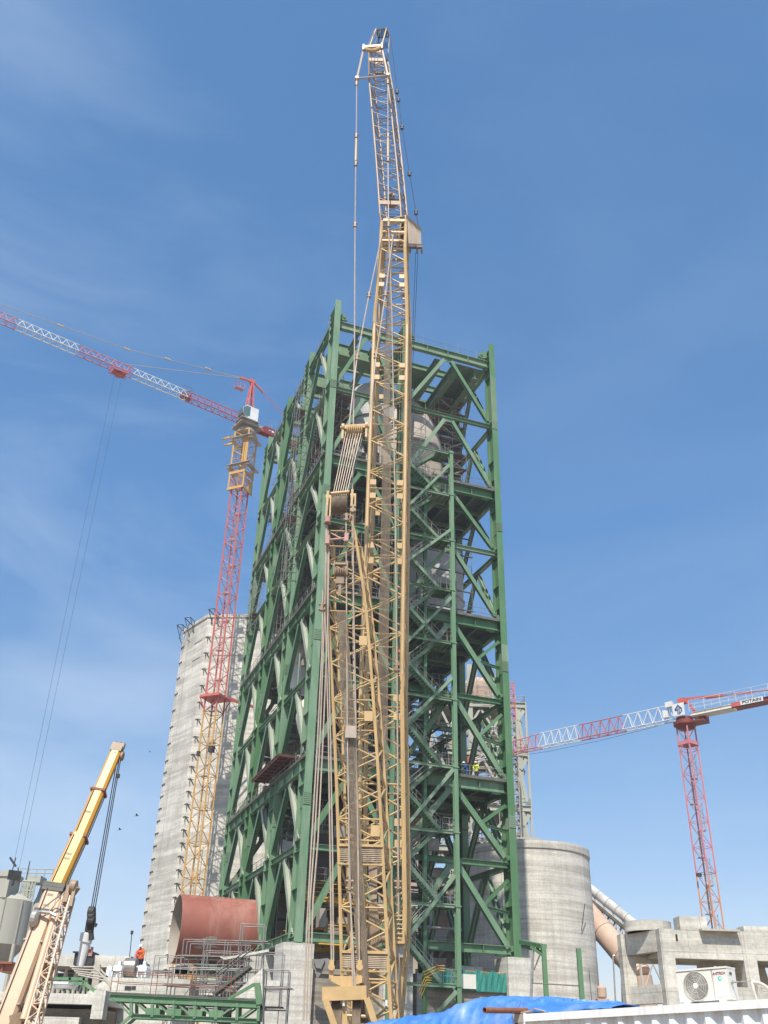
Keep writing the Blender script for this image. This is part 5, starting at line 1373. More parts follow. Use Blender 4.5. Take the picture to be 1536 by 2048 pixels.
# yellow handrails on the ground-floor decks inside the tower
for v, u0, u1, z, lab in ((4.0, .8, 7.8, 11.0, 'yellow handrail on the lowest deck left of the crane mast'), (4.2, .8, 7.8, 14.4, 'yellow handrail one level above the lowest deck'), (12.0, .8, 7.8, 11.2, 'yellow handrail at the back of the lowest deck')):
    b = MB(); b.rails([T(u0, v, z), T(u1, v, z)], h=1.1, r=.045, rows=3); b.tbox(u0, u1, v, v+1.2, z-.1, z); b.ibeam(T(u0, v, z-.3), T(u1, v, z-.3), .2, .35, .03)
    lone('walkway_rail', b, [M['yellow']], lab, 'handrail')
for x0, y0, x1, y1, lab in ((845, 1945, 876, 1931, 'bent yellow handrail pieces left of the teal net'), (836, 1985, 850, 1955, 'yellow rail piece below the lowest stair flight')):
    b = MB()
    for k in range(3): b.tube(at(x0+k*3, y0+k*5, 83), at(x1+k*2, y1+k*5, 83), .03, 5); b.tube(at(x1+k*2, y1+k*5, 83), at(x1+14, y1+k*5+1, 83), .03, 5)
    lone('yellow_rail', b, M['yellow'], lab, 'handrail')

# ================================================================== TELESCOPIC CRANE, LEFT
tc = thing('telescopic_crane', 'yellow telescopic crane boom with peach base section leaning over the bottom left corner', 'crane', Vec((-15.2, 40, 0)))
def tele(x0, y0, d0, x1, y1, d1, w, h, mat, name):
    p, q = at(x0, y0, d0), at(x1, y1, d1); b = MB()
    d, s, k = basis(p, q, (0, -1, 0)); L = q-p
    prof = [(-w/2, h*.3), (-w/2+.1, h*.5), (w/2-.1, h*.5), (w/2, h*.3), (w/2*.92, -h*.25), (w*.22, -h*.5), (-w*.22, -h*.5), (-w/2*.92, -h*.25)]
    b.prism([p+s*x+k*y for x, y in prof], L)
    return build(name, b, M[mat], tc, smooth=30), (p, q, d, s, k)
o1, F1 = tele(-14, 2110, 39.0, 112, 1777, 40.8, .74, .72, 'peach', 'boom_section')
o2, F2 = tele(106, 1790, 40.7, 159, 1674, 41.6, .62, .62, 'amber', 'boom_section')
o3, F3 = tele(157, 1680, 41.6, 198, 1583, 42.4, .56, .55, 'amber', 'boom_section')
o4, F4 = tele(196, 1590, 42.4, 232, 1506, 43.2, .50, .48, 'amber', 'boom_section')
for (x, y, d, w, mt) in ((112, 1778, 40.8, .88, 'grating'), (109, 1785, 40.75, .86, 'grating'), (159, 1675, 41.55, .72, 'rusty'), (198, 1584, 42.35, .66, 'rusty'), (92, 1828, 40.4, .82, 'grating'), (70, 1889, 40.2, .77, 'beige'), (18, 2012, 39.5, .77, 'beige')):
    # collars follow the boom's own axis
    F_ = F1 if d < 40.9 else F3
    c = at(x, y, d); p, q, dd, s, k = F_
    tt = (c-p).dot(dd); c = p+dd*tt
    b = MB(); b.obox(c, (s, k, dd), (w/2, w/2*.93, .09 if mt == 'grating' else (.05 if mt == 'rusty' else .03))); build('collar', b, M[mt], tc)
b = MB(); p, q, dd, s, k = F4
b.obox(q+dd*.12, (s, k, dd), (.25, .25, .14)); b.obox(q+dd*.3+k*.1, (s, k, dd), (.28, .1, .14)); 
for j in (-.2, 0, .2): b.lathe(q+dd*.42+s*j, [(.05, -.04), (.17, -.04), (.17, .04), (.05, .04)], 14, axis=tuple(s))
for j in (-.2, .1): b.lathe(at(240, 1512, 43.1)+s*j, [(.05, -.05), (.2, -.05), (.2, .05), (.05, .05)], 14, axis=tuple(s))
b.beam(q+dd*.3, at(240, 1514, 43.1), .18, .2)
build('boom_head', b, M['tan_shade'], tc)
b = MB()
for x0, x1 in ((234, 182), (238, 186), (241, 190)): b.tube(at(x0, 1520, 43.1), at(x1, 1818, 43.1), .022, 4)
b.box(at(236.5, 1552, 43.1), (.12, .12, .18)); build('hoist_rope', b, M['rope_dark'], tc)
b = MB(); hb0, hb1 = at(184, 1816, 43.1), at(178, 1864, 43.1)
b.beam(hb0, at(182, 1840, 43.1), .24, .3, up=(0, 1, 0)); b.beam(at(182, 1840, 43.1), hb1, .3, .3, up=(0, 1, 0))
for k in range(3): b.lathe(at(183, 1825+k*9, 43.0)-Vec((.15, 0, 0)), [(.1, 0), (.24, .03), (.24, .27), (.1, .3)], 16, axis=(1, 0, 0))
b.beam(at(183, 1846, 43.0), at(193, 1851, 43.0), .15, .15); b.tube(at(180, 1862, 43.1), at(182, 1880, 43.1), .14, 8)
build('hook_block', b, M['dark'], tc, smooth=30)
# load hanging in white slings
ws = MB(); ws.tube(at(176, 1866, 43.2), at(160, 1932, 43.2), .24, 14, r2=.15)
for k in range(5): ws.tube(at(174-k*.6, 1868+k*3.4, 43.2), at(173-k*.6, 1871+k*3.4, 43.2), .27, 12)
lone('wrapped_load', ws, M['white'], 'white wrapped bundle hanging below the hook of the yellow crane', 'load', smooth=40)
b = MB(); b.box(at(178, 1903, 43.3), (.3, .12, .34)); b.box(at(178, 1896, 43.2), (.2, .1, .1)); lone('warning_plate', b, M['pinkish'], 'small reddish plate beside the white hanging bundle', 'plate')
b = MB()
for F_, o0, w_ in ((F1, .1, .37), (F2, .15, .31), (F3, .1, .28)):
    p, q, dd, s, k = F_
    b.tube(p.lerp(q, o0)+s*(w_+.03)-k*.1, p.lerp(q, .98)+s*(w_+.03)-k*.1, .022, 5); b.tube(p.lerp(q, o0)-s*(w_*.5)+k*(w_+.03), p.lerp(q, .97)-s*(w_*.5)+k*(w_+.03), .018, 5)
build('hose', b, M['dark'], tc, split=False)
b = MB()
for F_, ts in ((F2, (.55, .63)), (F3, (.5,)), (F1, (.86, .93))):
    p, q, dd, s, k = F_
    for t_ in ts: b.obox(p.lerp(q, t_)+k*.31*(1.17 if F_ is F1 else (1.0 if F_ is F2 else .89)), (s, k, dd), (.12, .004, .05))
build('wear_pad', b, M['tan_shade'], tc, split=False)
# folded lattice extension beside the boom
J0, J1 = at(46, 2040, 38.6), at(118, 1800, 40.4)
dj, sj, kj = basis(J0, J1, (0, -1, 0))
def jring(t_):
    c = J0.lerp(J1, -.12+1.2*t_)+sj*(.24+.06*(1-t_)); w = .17-.03*t_
    return [c+sj*(-w)-kj*.0, c+sj*(w*1.3)+kj*.1, c+sj*(w*1.3)+kj*-.5, c+sj*(-w)+kj*-.5]
boom('lattice_extension', [jring(i/20) for i in range(21)], .045, .026, 'peach', 'peach', tc, range(0, 21, 4))
b = MB(); b.tube(J0, J1, .12, 12); build('support_tube', b, M['peach'], tc, smooth=40)
b = MB(); p, q, dd, s, k = F1
b.beam(at(140, 1768, 40.6), at(151, 1785, 40.4), .2, .4); b.lathe(at(147, 1774, 40.4)-s*.15, [(.1, 0), (.26, .05), (.26, .25), (.1, .3)], 18, axis=tuple(s)); b.beam(at(140, 1772, 40.5), at(130, 1806, 40.3), .18, .2); b.beam(at(149, 1778, 40.4), at(141, 1815, 40.2), .12, .3)
b.beam(at(100, 1930, 39.9), at(94, 1948, 39.8), .4, .4); b.beam(at(46, 2036, 38.9), at(22, 2044, 38.9), .3, .4)
build('extension_head', b, M['tan_shade'], tc)
b = MB(); b.lathe(at(71, 1838, 40)-s*.15, [(.1, 0), (.32, .03), (.34, .2), (.2, .3)], 16, axis=tuple(s)); b.path([at(68, 1826, 40.1), at(84, 1824, 39.9), at(100, 1826, 39.8), at(112, 1832, 39.8)], .07, 6); b.path([at(84, 1818, 39.9), at(120, 1790, 39.9)], .03, 5); b.path([at(92, 1830, 39.8), at(128, 1786, 40)], .025, 5)
build('cable_reel', b, M['galv'], tc)
b = MB(); b.box((-15.6, 39, 1.7), (3.0, 7.5, 1.1)); b.box((-15.6, 37, 2.7), (2.7, 3, 1.3)); build('chassis', b, M['peach'], tc)
for i in range(4):
    for s_ in (-1.3, 1.3):
        b = MB(); b.lathe((-15.6+s_-.25, 36+i*1.9, .7), [(.3, 0), (.68, .02), (.7, .1), (.7, .4), (.68, .48), (.3, .5)], 24, axis=(1, 0, 0)); build('wheel', b, M['dark'], tc, smooth=40)

# ================================================================== FAR PALE TOWER, RIGHT OF AND BEHIND THE GREEN ONE
ft = thing('preheater_tower', 'older dust-bleached steel tower behind the right side of the green tower', 'steel tower', Vec((14, 150, 0)))
FD = 150
def fx(x, y): return at(x, y, FD)
def vert(px, py0, zb=0):        # plumb line through a picture point
    p = fx(px, py0); return Vec((p.x, FD, zb)), p
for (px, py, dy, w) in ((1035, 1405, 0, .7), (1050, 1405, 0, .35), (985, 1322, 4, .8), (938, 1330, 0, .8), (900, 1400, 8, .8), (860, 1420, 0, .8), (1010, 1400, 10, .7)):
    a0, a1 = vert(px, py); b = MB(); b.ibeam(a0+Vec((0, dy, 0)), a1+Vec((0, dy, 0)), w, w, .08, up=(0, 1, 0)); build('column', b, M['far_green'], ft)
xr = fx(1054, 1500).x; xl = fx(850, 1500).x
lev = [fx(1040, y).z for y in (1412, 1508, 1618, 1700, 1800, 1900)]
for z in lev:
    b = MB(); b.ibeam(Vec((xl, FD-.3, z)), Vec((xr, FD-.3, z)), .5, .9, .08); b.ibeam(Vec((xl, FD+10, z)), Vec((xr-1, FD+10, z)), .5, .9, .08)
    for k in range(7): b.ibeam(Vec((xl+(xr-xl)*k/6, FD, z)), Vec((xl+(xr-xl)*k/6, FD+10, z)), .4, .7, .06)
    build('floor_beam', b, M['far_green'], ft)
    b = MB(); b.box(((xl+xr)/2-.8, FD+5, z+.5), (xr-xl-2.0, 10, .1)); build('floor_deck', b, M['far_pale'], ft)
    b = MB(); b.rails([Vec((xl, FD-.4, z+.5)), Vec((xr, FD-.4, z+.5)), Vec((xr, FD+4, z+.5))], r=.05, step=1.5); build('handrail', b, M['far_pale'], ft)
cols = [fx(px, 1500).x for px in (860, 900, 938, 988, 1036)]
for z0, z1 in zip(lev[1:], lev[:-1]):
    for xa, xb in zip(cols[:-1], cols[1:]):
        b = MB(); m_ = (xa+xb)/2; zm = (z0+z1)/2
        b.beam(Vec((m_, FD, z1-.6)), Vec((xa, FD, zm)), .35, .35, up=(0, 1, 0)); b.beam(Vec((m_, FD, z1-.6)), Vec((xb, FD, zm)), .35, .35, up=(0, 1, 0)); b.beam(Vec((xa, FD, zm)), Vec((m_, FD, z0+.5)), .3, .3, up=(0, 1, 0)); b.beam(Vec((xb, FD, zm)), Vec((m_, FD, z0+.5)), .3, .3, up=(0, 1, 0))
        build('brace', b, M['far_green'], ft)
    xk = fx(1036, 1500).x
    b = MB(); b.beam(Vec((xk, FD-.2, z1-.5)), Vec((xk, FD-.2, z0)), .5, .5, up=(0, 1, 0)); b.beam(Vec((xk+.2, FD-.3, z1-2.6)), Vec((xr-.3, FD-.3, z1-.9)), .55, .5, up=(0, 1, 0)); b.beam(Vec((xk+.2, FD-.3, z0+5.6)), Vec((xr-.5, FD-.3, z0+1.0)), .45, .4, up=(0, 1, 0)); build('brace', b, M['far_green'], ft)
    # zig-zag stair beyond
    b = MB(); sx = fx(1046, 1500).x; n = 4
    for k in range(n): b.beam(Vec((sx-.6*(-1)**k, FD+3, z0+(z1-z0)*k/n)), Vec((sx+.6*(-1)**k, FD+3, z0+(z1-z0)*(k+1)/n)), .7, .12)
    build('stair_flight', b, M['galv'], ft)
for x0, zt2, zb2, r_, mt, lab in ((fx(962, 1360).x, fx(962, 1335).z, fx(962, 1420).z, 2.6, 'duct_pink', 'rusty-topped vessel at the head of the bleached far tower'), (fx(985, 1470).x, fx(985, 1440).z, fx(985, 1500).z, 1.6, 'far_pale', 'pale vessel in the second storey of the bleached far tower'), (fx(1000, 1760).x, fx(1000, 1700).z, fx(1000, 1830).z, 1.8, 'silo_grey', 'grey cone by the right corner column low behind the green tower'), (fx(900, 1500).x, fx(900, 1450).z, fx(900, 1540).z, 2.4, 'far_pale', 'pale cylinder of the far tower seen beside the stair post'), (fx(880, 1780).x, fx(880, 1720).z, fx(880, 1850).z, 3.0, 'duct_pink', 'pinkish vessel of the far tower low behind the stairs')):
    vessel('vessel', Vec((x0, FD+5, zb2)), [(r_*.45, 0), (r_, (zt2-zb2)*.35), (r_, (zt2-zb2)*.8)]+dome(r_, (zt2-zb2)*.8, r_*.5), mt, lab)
# jumble of dusty scaffold tubes on the far tower
random.seed(11)
b = MB()
for i in range(420):
    x = random.uniform(fx(905, 1500).x, fx(1008, 1500).x); z = random.uniform(lev[5], lev[0]+4); y = FD-1.2+random.uniform(0, 6)
    k = random.random(); l = random.uniform(1.5, 4.5)
    if k < .35: b.tube((x, y, z), (x, y, z+l), .06, 4)
    elif k < .8: b.tube((x, y, z), (x+l, y+random.uniform(-.3, .3), z+random.uniform(-.1, .1)), .06, 4)
    else: b.tube((x, y, z), (x+l*.7, y, z+l*random.choice((-.7, .7))), .05, 4)
tag(build('scaffold_tubes', b, M['far_pale'], ft), None, None, kind='stuff')
b = MB()
for i in range(60):
    x = random.uniform(fx(905, 1500).x, fx(1000, 1500).x); z = random.uniform(lev[5], lev[0]); b.box((x, FD+random.uniform(-.5, 5), z), (random.uniform(1, 2.6), 1.2, .08))
tag(build('scaffold_boards', b, M['beige'], ft), None, None, kind='stuff')
# beige mill building beyond, filling the view under the stairs
fb = thing('mill_building', 'dusty beige mill building far behind the lower stairs of the green tower', 'building', Vec((at(860, 1800, 172).x, 172, 0)))
b = MB(); z1, z2 = at(800, 1665, 172).z, at(800, 1790, 168).z
xa, xb, xc, xd = at(740, 1800, 172).x, at(858, 1800, 172).x, at(905, 1800, 168).x, at(1000, 1800, 172).x
b.box(((xa+xb)/2, 177, z1/2), (xb-xa, 10, z1)); b.box(((xb+xc)/2+.1, 176, z2/2), (xc-xb, 10, z2)); b.box(((xc+xd)/2, 179, (z2-3)/2), (xd-xc, 10, z2-3))
build('wall', b, M['far_pale'], fb, split=False)
b = MB()
for i in range(5):
    for j in range(4):
        if (i*3+j) % 4 != 1: b.box((xa+1.2+i*2.4, 171.95, 4+j*5.2), (1.3, .2, 2.0))
build('window', b, M['dark'], fb)
b = MB()
for k in range(7): b.tube((xa+k*(xb-xa)/6, 171.6, 0), (xa+k*(xb-xa)/6, 171.6, z1+2), .18, 5)
for z in (z1+.2, z1+1.6, z1-6, z1-12): b.tube((xa, 171.6, z), (xb, 171.6, z), .12, 5)
build('pipe_rack', b, M['far_green'], fb, split=False)
# hoist mast strip beside it
hm = thing('hoist_mast', 'narrow pale lattice hoist mast with pink top, along the right column of the green tower', 'hoist mast', Vec((fx(1027, 1500).x, 140, 0)))
hx = at(1026, 1450, 140); zt3 = at(1020, 1350, 140).z
rg = [[Vec((hx.x+a, 140+c_, z)) for a, c_ in ((-.4, -.4), (.4, -.4), (.4, .4), (-.4, .4))] for z in [i*1.1 for i in range(int((zt3-6)/1.1))]]
boom('mast', rg, .07, .045, 'far_pale', 'far_pale', hm, range(len(rg)), n=4)
z0 = rg[-1][0].z; rg2 = [[Vec((hx.x+a, 140+c_, z0+i*1.0)) for a, c_ in ((-.4, -.4), (.4, -.4), (.4, .4), (-.4, .4))] for i in range(7)]
boom('mast', rg2, .08, .05, 'pink', 'pink', hm, range(7), n=4)
b = MB()
for i in range(0, len(rg), 1): b.box(Vec((hx.x+.1, 139.5, i*1.1+.5)), (.3, .12, .3))
build('rack_link', b, M['dark'], hm)

M['galv_pale'] = paint('weathered_white_cladding', (.60, .58, .55), (.42, .41, .39), .8, (1, 1, 1), .6, grime=.6, grime_col=(.25, .22, .19), gscale=.15)
# conveyor gallery and pink duct, right
cg = thing('conveyor_gallery', 'sloping white conveyor tube on a pale truss right of the round silo', 'conveyor', Vec((36, 135, 0)))
A0, A1 = at(1140, 1745, 138), at(1290, 1866, 134)
b = MB(); b.tube(A0, A1, .62, 20)
for k in range(9): c = A0.lerp(A1, k/8); d = (A1-A0).normalized(); b.tube(c-d*.08, c+d*.08, .7, 20)
build('tube_cover', b, M['galv_pale'], cg, smooth=40)
b = MB(); dn = Vec((-.35, 0, -1)).normalized()
for s in (0, 1.5):
    for k in (1.0, 2.7): b.tube(A0+dn*k+Vec((0, s, 0)), A1+dn*k+Vec((0, s, 0)), .16 if k == 1 else .12, 5)
    for i in range(12):
        p = A0.lerp(A1, i/12)+dn*1.0+Vec((0, s, 0)); q = A0.lerp(A1, (i+1)/12)+dn*2.7+Vec((0, s, 0)); r3 = A0.lerp(A1, (i+1)/12)+dn*1.0+Vec((0, s, 0)); b.tube(p, q, .08, 4); b.tube(q, r3, .08, 4)
build('truss', b, M['far_pale'], cg)
b = MB(); b.beam(A0+dn*1.0+Vec((0, .75, 0)), A1+dn*1.0+Vec((0, .75, 0)), 1.8, .3); build('walkway', b, M['grating'], cg)
b = MB()
for t_ in (.2, .75): c = A0.lerp(A1, t_)+dn*2.7; b.tube(c, Vec((c.x-1, c.y, 0)), .2, 6); b.tube(c, Vec((c.x+1.4, c.y, 0)), .2, 6)
build('trestle', b, M['far_pale'], cg)
b = MB(); D0_, D1_ = at(1170, 1820, 137), at(1282, 1952, 130); b.tube(D0_, D1_, 1.45, 28); b.tube(D1_, D1_+Vec((.6, 0, -6)), 1.3, 20)
for k in (.35, .7, .97): c = D0_.lerp(D1_, k); d = (D1_-D0_).normalized(); b.tube(c-d*.06, c+d*.06, 1.53, 28)
lone('dust_duct', b, M['duct_pink'], 'fat pinkish duct sloping down behind the concrete frame', 'duct', smooth=40)
b = MB(); S0 = at(1305, 1925, 100)
for a, c_ in ((-1.2, 0), (1.2, 0), (-1.2, 2), (1.2, 2)): b.tube(Vec((S0.x+a, 100+c_, 0)), Vec((S0.x+a, 100+c_, S0.z+.4)), .12, 5)
for z in (S0.z, S0.z-3): 
    b.tube((S0.x-1.2, 100, z), (S0.x+1.2, 100, z), .12, 5)
b.tube((S0.x-1.2, 100, S0.z-3), (S0.x, 100, S0.z), .08, 5); b.tube((S0.x+1.2, 100, S0.z-3), (S0.x, 100, S0.z), .08, 5); b.box((S0.x, 101, S0.z+.3), (3, 2.4, .12)); b.rails([Vec((S0.x-1.4, 100, S0.z+.4)), Vec((S0.x+1.4, 100, S0.z+.4))], r=.05)
lone('steel_stand', b, M['far_pale'], 'small pale steel stand seen through the concrete frame', 'stand')
b = MB(); c = at(1203, 1978, 112); b.lathe(c-Z*.9, [(.35, 0), (.5, .15), (.5, 1.0), (.28, 1.25)], 20); b.box(c-Z*1.1, (1.2, 1.2, .3)); b.box(c-Z*4.2, (.4, .4, 6)); lone('tank', b, M['duct_pink'], 'small pink tank right of the foot of the round silo', 'tank', smooth=40)
b = MB(); b.tube(at(1226, 1912, 90), at(1232, 2020, 90), .07, 6); b.tube(at(1226, 1912, 90), at(1230, 1911, 90), .08, 6); lone('light_pole', b, M['galv'], 'thin grey pole between the silo and the concrete frame', 'pole')

# green portal by the right pier
gp = thing('green_portal', 'green pipe portal with two posts right of the concrete pier', 'portal', Vec((at(1088, 2000, 78).x, 78, 0)))
b = MB(); a0 = at(1087, 1890, 78); b.beam(Vec((a0.x, 78, 0)), a0, .34, .34, up=(0, 1, 0)); build('post', b, M['green'], gp)
b = MB(); a1 = at(1157, 1897, 70); b.beam(Vec((a1.x, 70, 0)), a1, .3, .3, up=(0, 1, 0)); build('post', b, M['green'], gp)
b = MB(); b.beam(at(1044, 1884, 83), a0+Vec((0, 0, -.1)), .5, .3); b.beam(at(1044, 1892, 83), a0+Vec((0, 0, -.5)), .2, .2); 
for k in range(5): p = at(1044, 1884, 83).lerp(a0, k/5); q = at(1044, 1892, 83).lerp(a0+Vec((0, 0, -.5)), (k+1)/5); b.beam(p, q, .12, .12)
b.beam(a0-Z*.8+Vec((.0, 0, 0)), a0+Vec((-.9, .4, -.1)), .2, .2)
build('beam', b, M['green'], gp)
b = MB(); b.tube(at(1064, 1966, 79), at(1163, 1972, 72), .045, 5); b.tube(at(1066, 1900, 80), at(1062, 2000, 80), .12, 6); b.tube(at(1084, 1899, 78.3), at(1068, 1940, 79), .05, 5); build('guy_rail', b, M['galv'], gp)
# ================================================================== CONCRETE FRAME, RIGHT
cf_ = thing('unfinished_building', 'bare grey concrete structure of square columns and deep beams behind the air conditioner', 'building', Vec((14.5, 47, 0)))
zt_f = 7.15
c0 = at(1329, 1850, 45)
ax1 = Vec((1, .055, 0)).normalized(); ax2 = Vec((-1.15, 2.35, 0)).normalized()
SP = 3.62; SL_ = 2.62; HC = .29
AX = (ax1, Vec((-ax1.y, ax1.x, 0)), Z)
def cpt(i, j, z): return Vec((c0.x, 45.3, 0))+ax1*(SP*i)+ax2*(SL_*j)+Z*z
for i in range(4):
    for j in range(2):
        b = MB(); b.obox(cpt(i, j, zt_f/2), AX, (HC, HC, zt_f/2)); build('column', b, M['conc_frame'], cf_)
for j in range(2):
    for i in range(3):
        p, q = cpt(i, j, zt_f-.6), cpt(i+1, j, zt_f-.6)
        b = MB(); b.obox((p+q)/2, AX, (SP/2-HC-.002, .26, .57)); build('beam', b, M['conc_frame'], cf_)
for i in range(4):
    for z, h in ((zt_f-.45, .43),)+(((4.62, .36),) if i == 0 else ()):
        p, q = cpt(i, 0, z), cpt(i, 1, z); d = ax2
        b = MB(); b.obox((p+q)/2, (d, d.cross(Z), Z), (SL_/2-HC*1.12, .22, h)); build('beam', b, M['conc_frame'], cf_)
b = MB(); b.obox(cpt(1.5, .5, zt_f-.95), AX, (SP*1.5-.35, SL_*.45-.3, .07)); build('slab', b, M['conc_frame'], cf_)
b = MB(); p = at(1464, 1974, 43.6); q = at(1640, 1984, 43.6); b.obox(Vec(((p.x+q.x)/2, 43.8, p.z/2)), AX, ((q.x-p.x)/2, .15, p.z/2)); build('wall', b, M['conc_frame'], cf_)
b = MB(); p = cpt(1.62, .75, 0); b.prism([cpt(1.25, .9, 4.9), cpt(1.62, .9, 4.6), cpt(1.75, .9, 5.2), cpt(1.7, .9, 6.3), cpt(1.5, .9, 6.4), cpt(1.3, .9, 5.9)], ax2*.3); build('wall', b, M['conc_frame'], cf_)
b = MB(); b.lathe(cpt(.12, .62, zt_f+.02), [(1.05, .0), (1.05, .42), (.9, .42), (.9, .0)], 40); build('ring_wall', b, M['conc_frame'], cf_, smooth=35)
b = MB(); b.obox(cpt(.48, .25, zt_f+.32), AX, (.62, .4, .28)); build('upstand', b, M['conc_frame'], cf_)
b = MB(); b.obox(cpt(1.3, .3, zt_f+.16), AX, (.6, .4, .14)); build('upstand', b, M['conc_frame'], cf_)
b = MB(); b.obox(cpt(.62, -.12, zt_f-.02), AX, (.85, .34, .04)); build('ledge', b, M['conc_frame'], cf_)
b = MB(); b.obox(cpt(1.62, -.12, zt_f-.25), AX, (.5, .34, .04)); build('ledge', b, M['conc_frame'], cf_)
b = MB(); b.obox(cpt(.13, 0, zt_f-.35)-AX[1]*.262, AX, (.045, .01, .14)); build('niche_shade', b, M['dark'], cf_)  # flat dark plate, painted shade in place of a hollow

# ================================================================== CONTAINER, TARP, AIR CONDITIONER
E0 = at(1032, 2029, 17.6); E1 = at(1536, 1998, 14.8); ZR = E0.z
e = (E1-E0).normalized()
w = Vec((-e.y, e.x, 0)).normalized()                      # into the roof, away from the seen face
if w.x < 0: w = -w
nrm = -w
N3 = e.cross(w)
if N3.z < 0: N3 = -N3
def CP(s, t, z): return Vec((E0.x, E0.y, ZR))+e*s+w*t+N3*(z-ZR)
CL = 6.06; CW = 2.4
ct = thing('shipping_container', 'white corrugated steel container along the bottom right edge', 'container', CP(CL/2, CW/2, 0))
M['cont'] = paint('white_container_paint', (.78, .77, .75), (.70, .69, .67), .8, (1, 1, .3), .5, grime=.65, grime_col=(.42, .33, .25), gscale=.5, gstretch=(1, 1, .12))
b = MB(); pts2 = []; s = .14; per = .282; dp = .036*1.6
while s < CL-.14:
    for ds, o_ in ((0, 0), (.072, 0), (.141, dp), (.213, dp)): pts2.append((min(s+ds, CL-.14), o_))
    s += per
vs = []; n = len(pts2)
for s, o_ in pts2: vs += [CP(s, .03+o_, .16), CP(s, .03+o_, ZR-.1)]
b.add(vs, [(2*i, 2*i+2, 2*i+3, 2*i+1) for i in range(n-1)]); sw = build('side_wall', b, M['cont'], ct); sw.modifiers.new('thick', 'SOLIDIFY').thickness = .004
b = MB()
b.obox(CP(CL/2, .04, ZR-.055), (e, w, Z), (CL/2, .055, .055)); b.obox(CP(CL/2, CW-.04, ZR-.055), (e, w, Z), (CL/2, .055, .055)); b.obox(CP(CL/2, .04, .09), (e, w, Z), (CL/2, .055, .08)); b.obox(CP(CL/2, CW-.04, .09), (e, w, Z), (CL/2, .055, .08))
for s in (.06, CL-.06):
    for t_ in (.045, CW-.045): b.obox(CP(s, t_, ZR/2), (e, w, Z), (.07, .057, ZR/2+.012))
    b.obox(CP(s, CW/2, ZR-.055), (e, w, Z), (.055, CW/2-.1, .054))
build('frame_rail', b, M['cont'], ct)
b = MB(); b.obox(CP(CL/2, CW/2, ZR-.04), (e, w, Z), (CL/2-.1, CW/2-.1, .02)); b.obox(CP(CL/2, CW-.04, ZR/2), (e, w, Z), (CL/2-.1, .02, ZR/2-.1)); 
for s in (.04, CL-.04): b.obox(CP(s, CW/2, ZR/2), (e, w, Z), (.02, CW/2-.1, ZR/2-.1))
build('roof', b, M['cont'], ct)
b = MB()
for s in (0.06,): b.obox(CP(s, -.02, ZR-.06), (e, w, Z), (.09, .03, .06)); b.obox(CP(s, .04, ZR+.022), (e, w, Z), (.09, .08, .012))
build('corner_casting', b, M['beige'], ct)
# second container, end to end, below the tarp
c2_ = thing('shipping_container', 'white container hidden under the blue tarp at the bottom edge', 'container', CP(-3.3, CW/2, 0))
b = MB(); b.obox(CP(-3.3, CW/2, (ZR-.35)/2), (e, w, Z), (3.0, CW/2, (ZR-.35)/2)); 
for k in range(20): b.obox(CP(-6.1+k*.29, -.015, (ZR-.35)/2), (e, w, Z), (.06, .02, (ZR-.5)/2))
build('body', b, M['cont'], c2_)
# blue tarpaulin: lumpy sheet draped along both roofs
sil = [(738, 2056), (752, 2044), (775, 2038), (800, 2037), (840, 2033), (880, 2026), (905, 2018), (930, 2006), (955, 2001), (985, 1998), (1010, 1994), (1040, 1991.5), (1065, 1992), (1090, 1995), (1120, 1997), (1160, 1999), (1200, 2001), (1235, 2005), (1262, 2009)]
def silh(x):
    for (xa, ya), (xb, yb) in zip(sil[:-1], sil[1:]):
        if xa <= x <= xb: f = (x-xa)/(xb-xa); f = f*f*(3-2*f); return ya+(yb-ya)*f
    return sil[0][1] if x < sil[0][0] else sil[-1][1]
ridge = []
NS = 150
for i in range(NS+1):
    x = 738+(1262-738)*i/NS
    r = ray(x, silh(x)); k_off = .75
    a = Vec((E0.x, E0.y, ZR-CAM_Z))+w*k_off; k = a.dot(w)/r.dot(w); p = r*k
    ridge.append(((p-a).dot(e), ZR+(p-a).dot(N3)))
HAZE = True
tp = MB(); NT = 34; vs = []
def fbm(x, y):
    return (math.sin(x*3.1+1.3*math.sin(y*2.2))*.5+(1-2*abs(math.sin(x*4.3-y*2.6+math.sin(x*2.7)*1.5)))*.34+(1-2*abs(math.sin(x*8.1+y*5.7+2*math.sin(y*3.3))))*.2+math.sin(x*23+y*17)*.06)
for i, (s, zt) in enumerate(ridge):
    fade = min(1, i/6, (NS-i)/8)
    for j in range(NT+1):
        q = j/NT                              # 0 = front hem, 1 = back hem
        on_roof = s > -.1
        zf = (ZR+.02 if on_roof else .9); zb = ZR+.02 if on_roof else ZR-.3
        if q < .45:
            f = q/.45; t_ = (-.02 if not on_roof else .10)+(.77 if not on_roof else .65)*f
            h = math.sin(f*math.pi/2)**(.55 if not on_roof else .8); z = zf+(zt-zf)*h
            if not on_roof: t_ = -.06+.81*f**2.2
        else:
            f = (q-.45)/.55; t_ = .75+1.3*f; z = zt+(zb-zt)*(f**1.6)
        crease = fbm(s*1.6+.6*q, q*5+s*.35)
        amp = .075*fade*(math.sin(math.pi*min(1, q/.9))*.7+.3)
        if abs(q-.45) < .03: amp *= .3
        # diagonal folds gathered near the pipe
        g_ = math.exp(-((s-.15)/.5)**2)*math.sin(26*(s*.55+(z-ZR)*1.6))*.03*(1 if q < .5 else .3)
        vs.append(CP(s+.02*crease, t_-(amp*crease+g_)*1.0, z+amp*crease*.5+g_*.4))
tp.add(vs, [(i*(NT+1)+j, (i+1)*(NT+1)+j, (i+1)*(NT+1)+j+1, i*(NT+1)+j+1) for i in range(NS) for j in range(NT)])
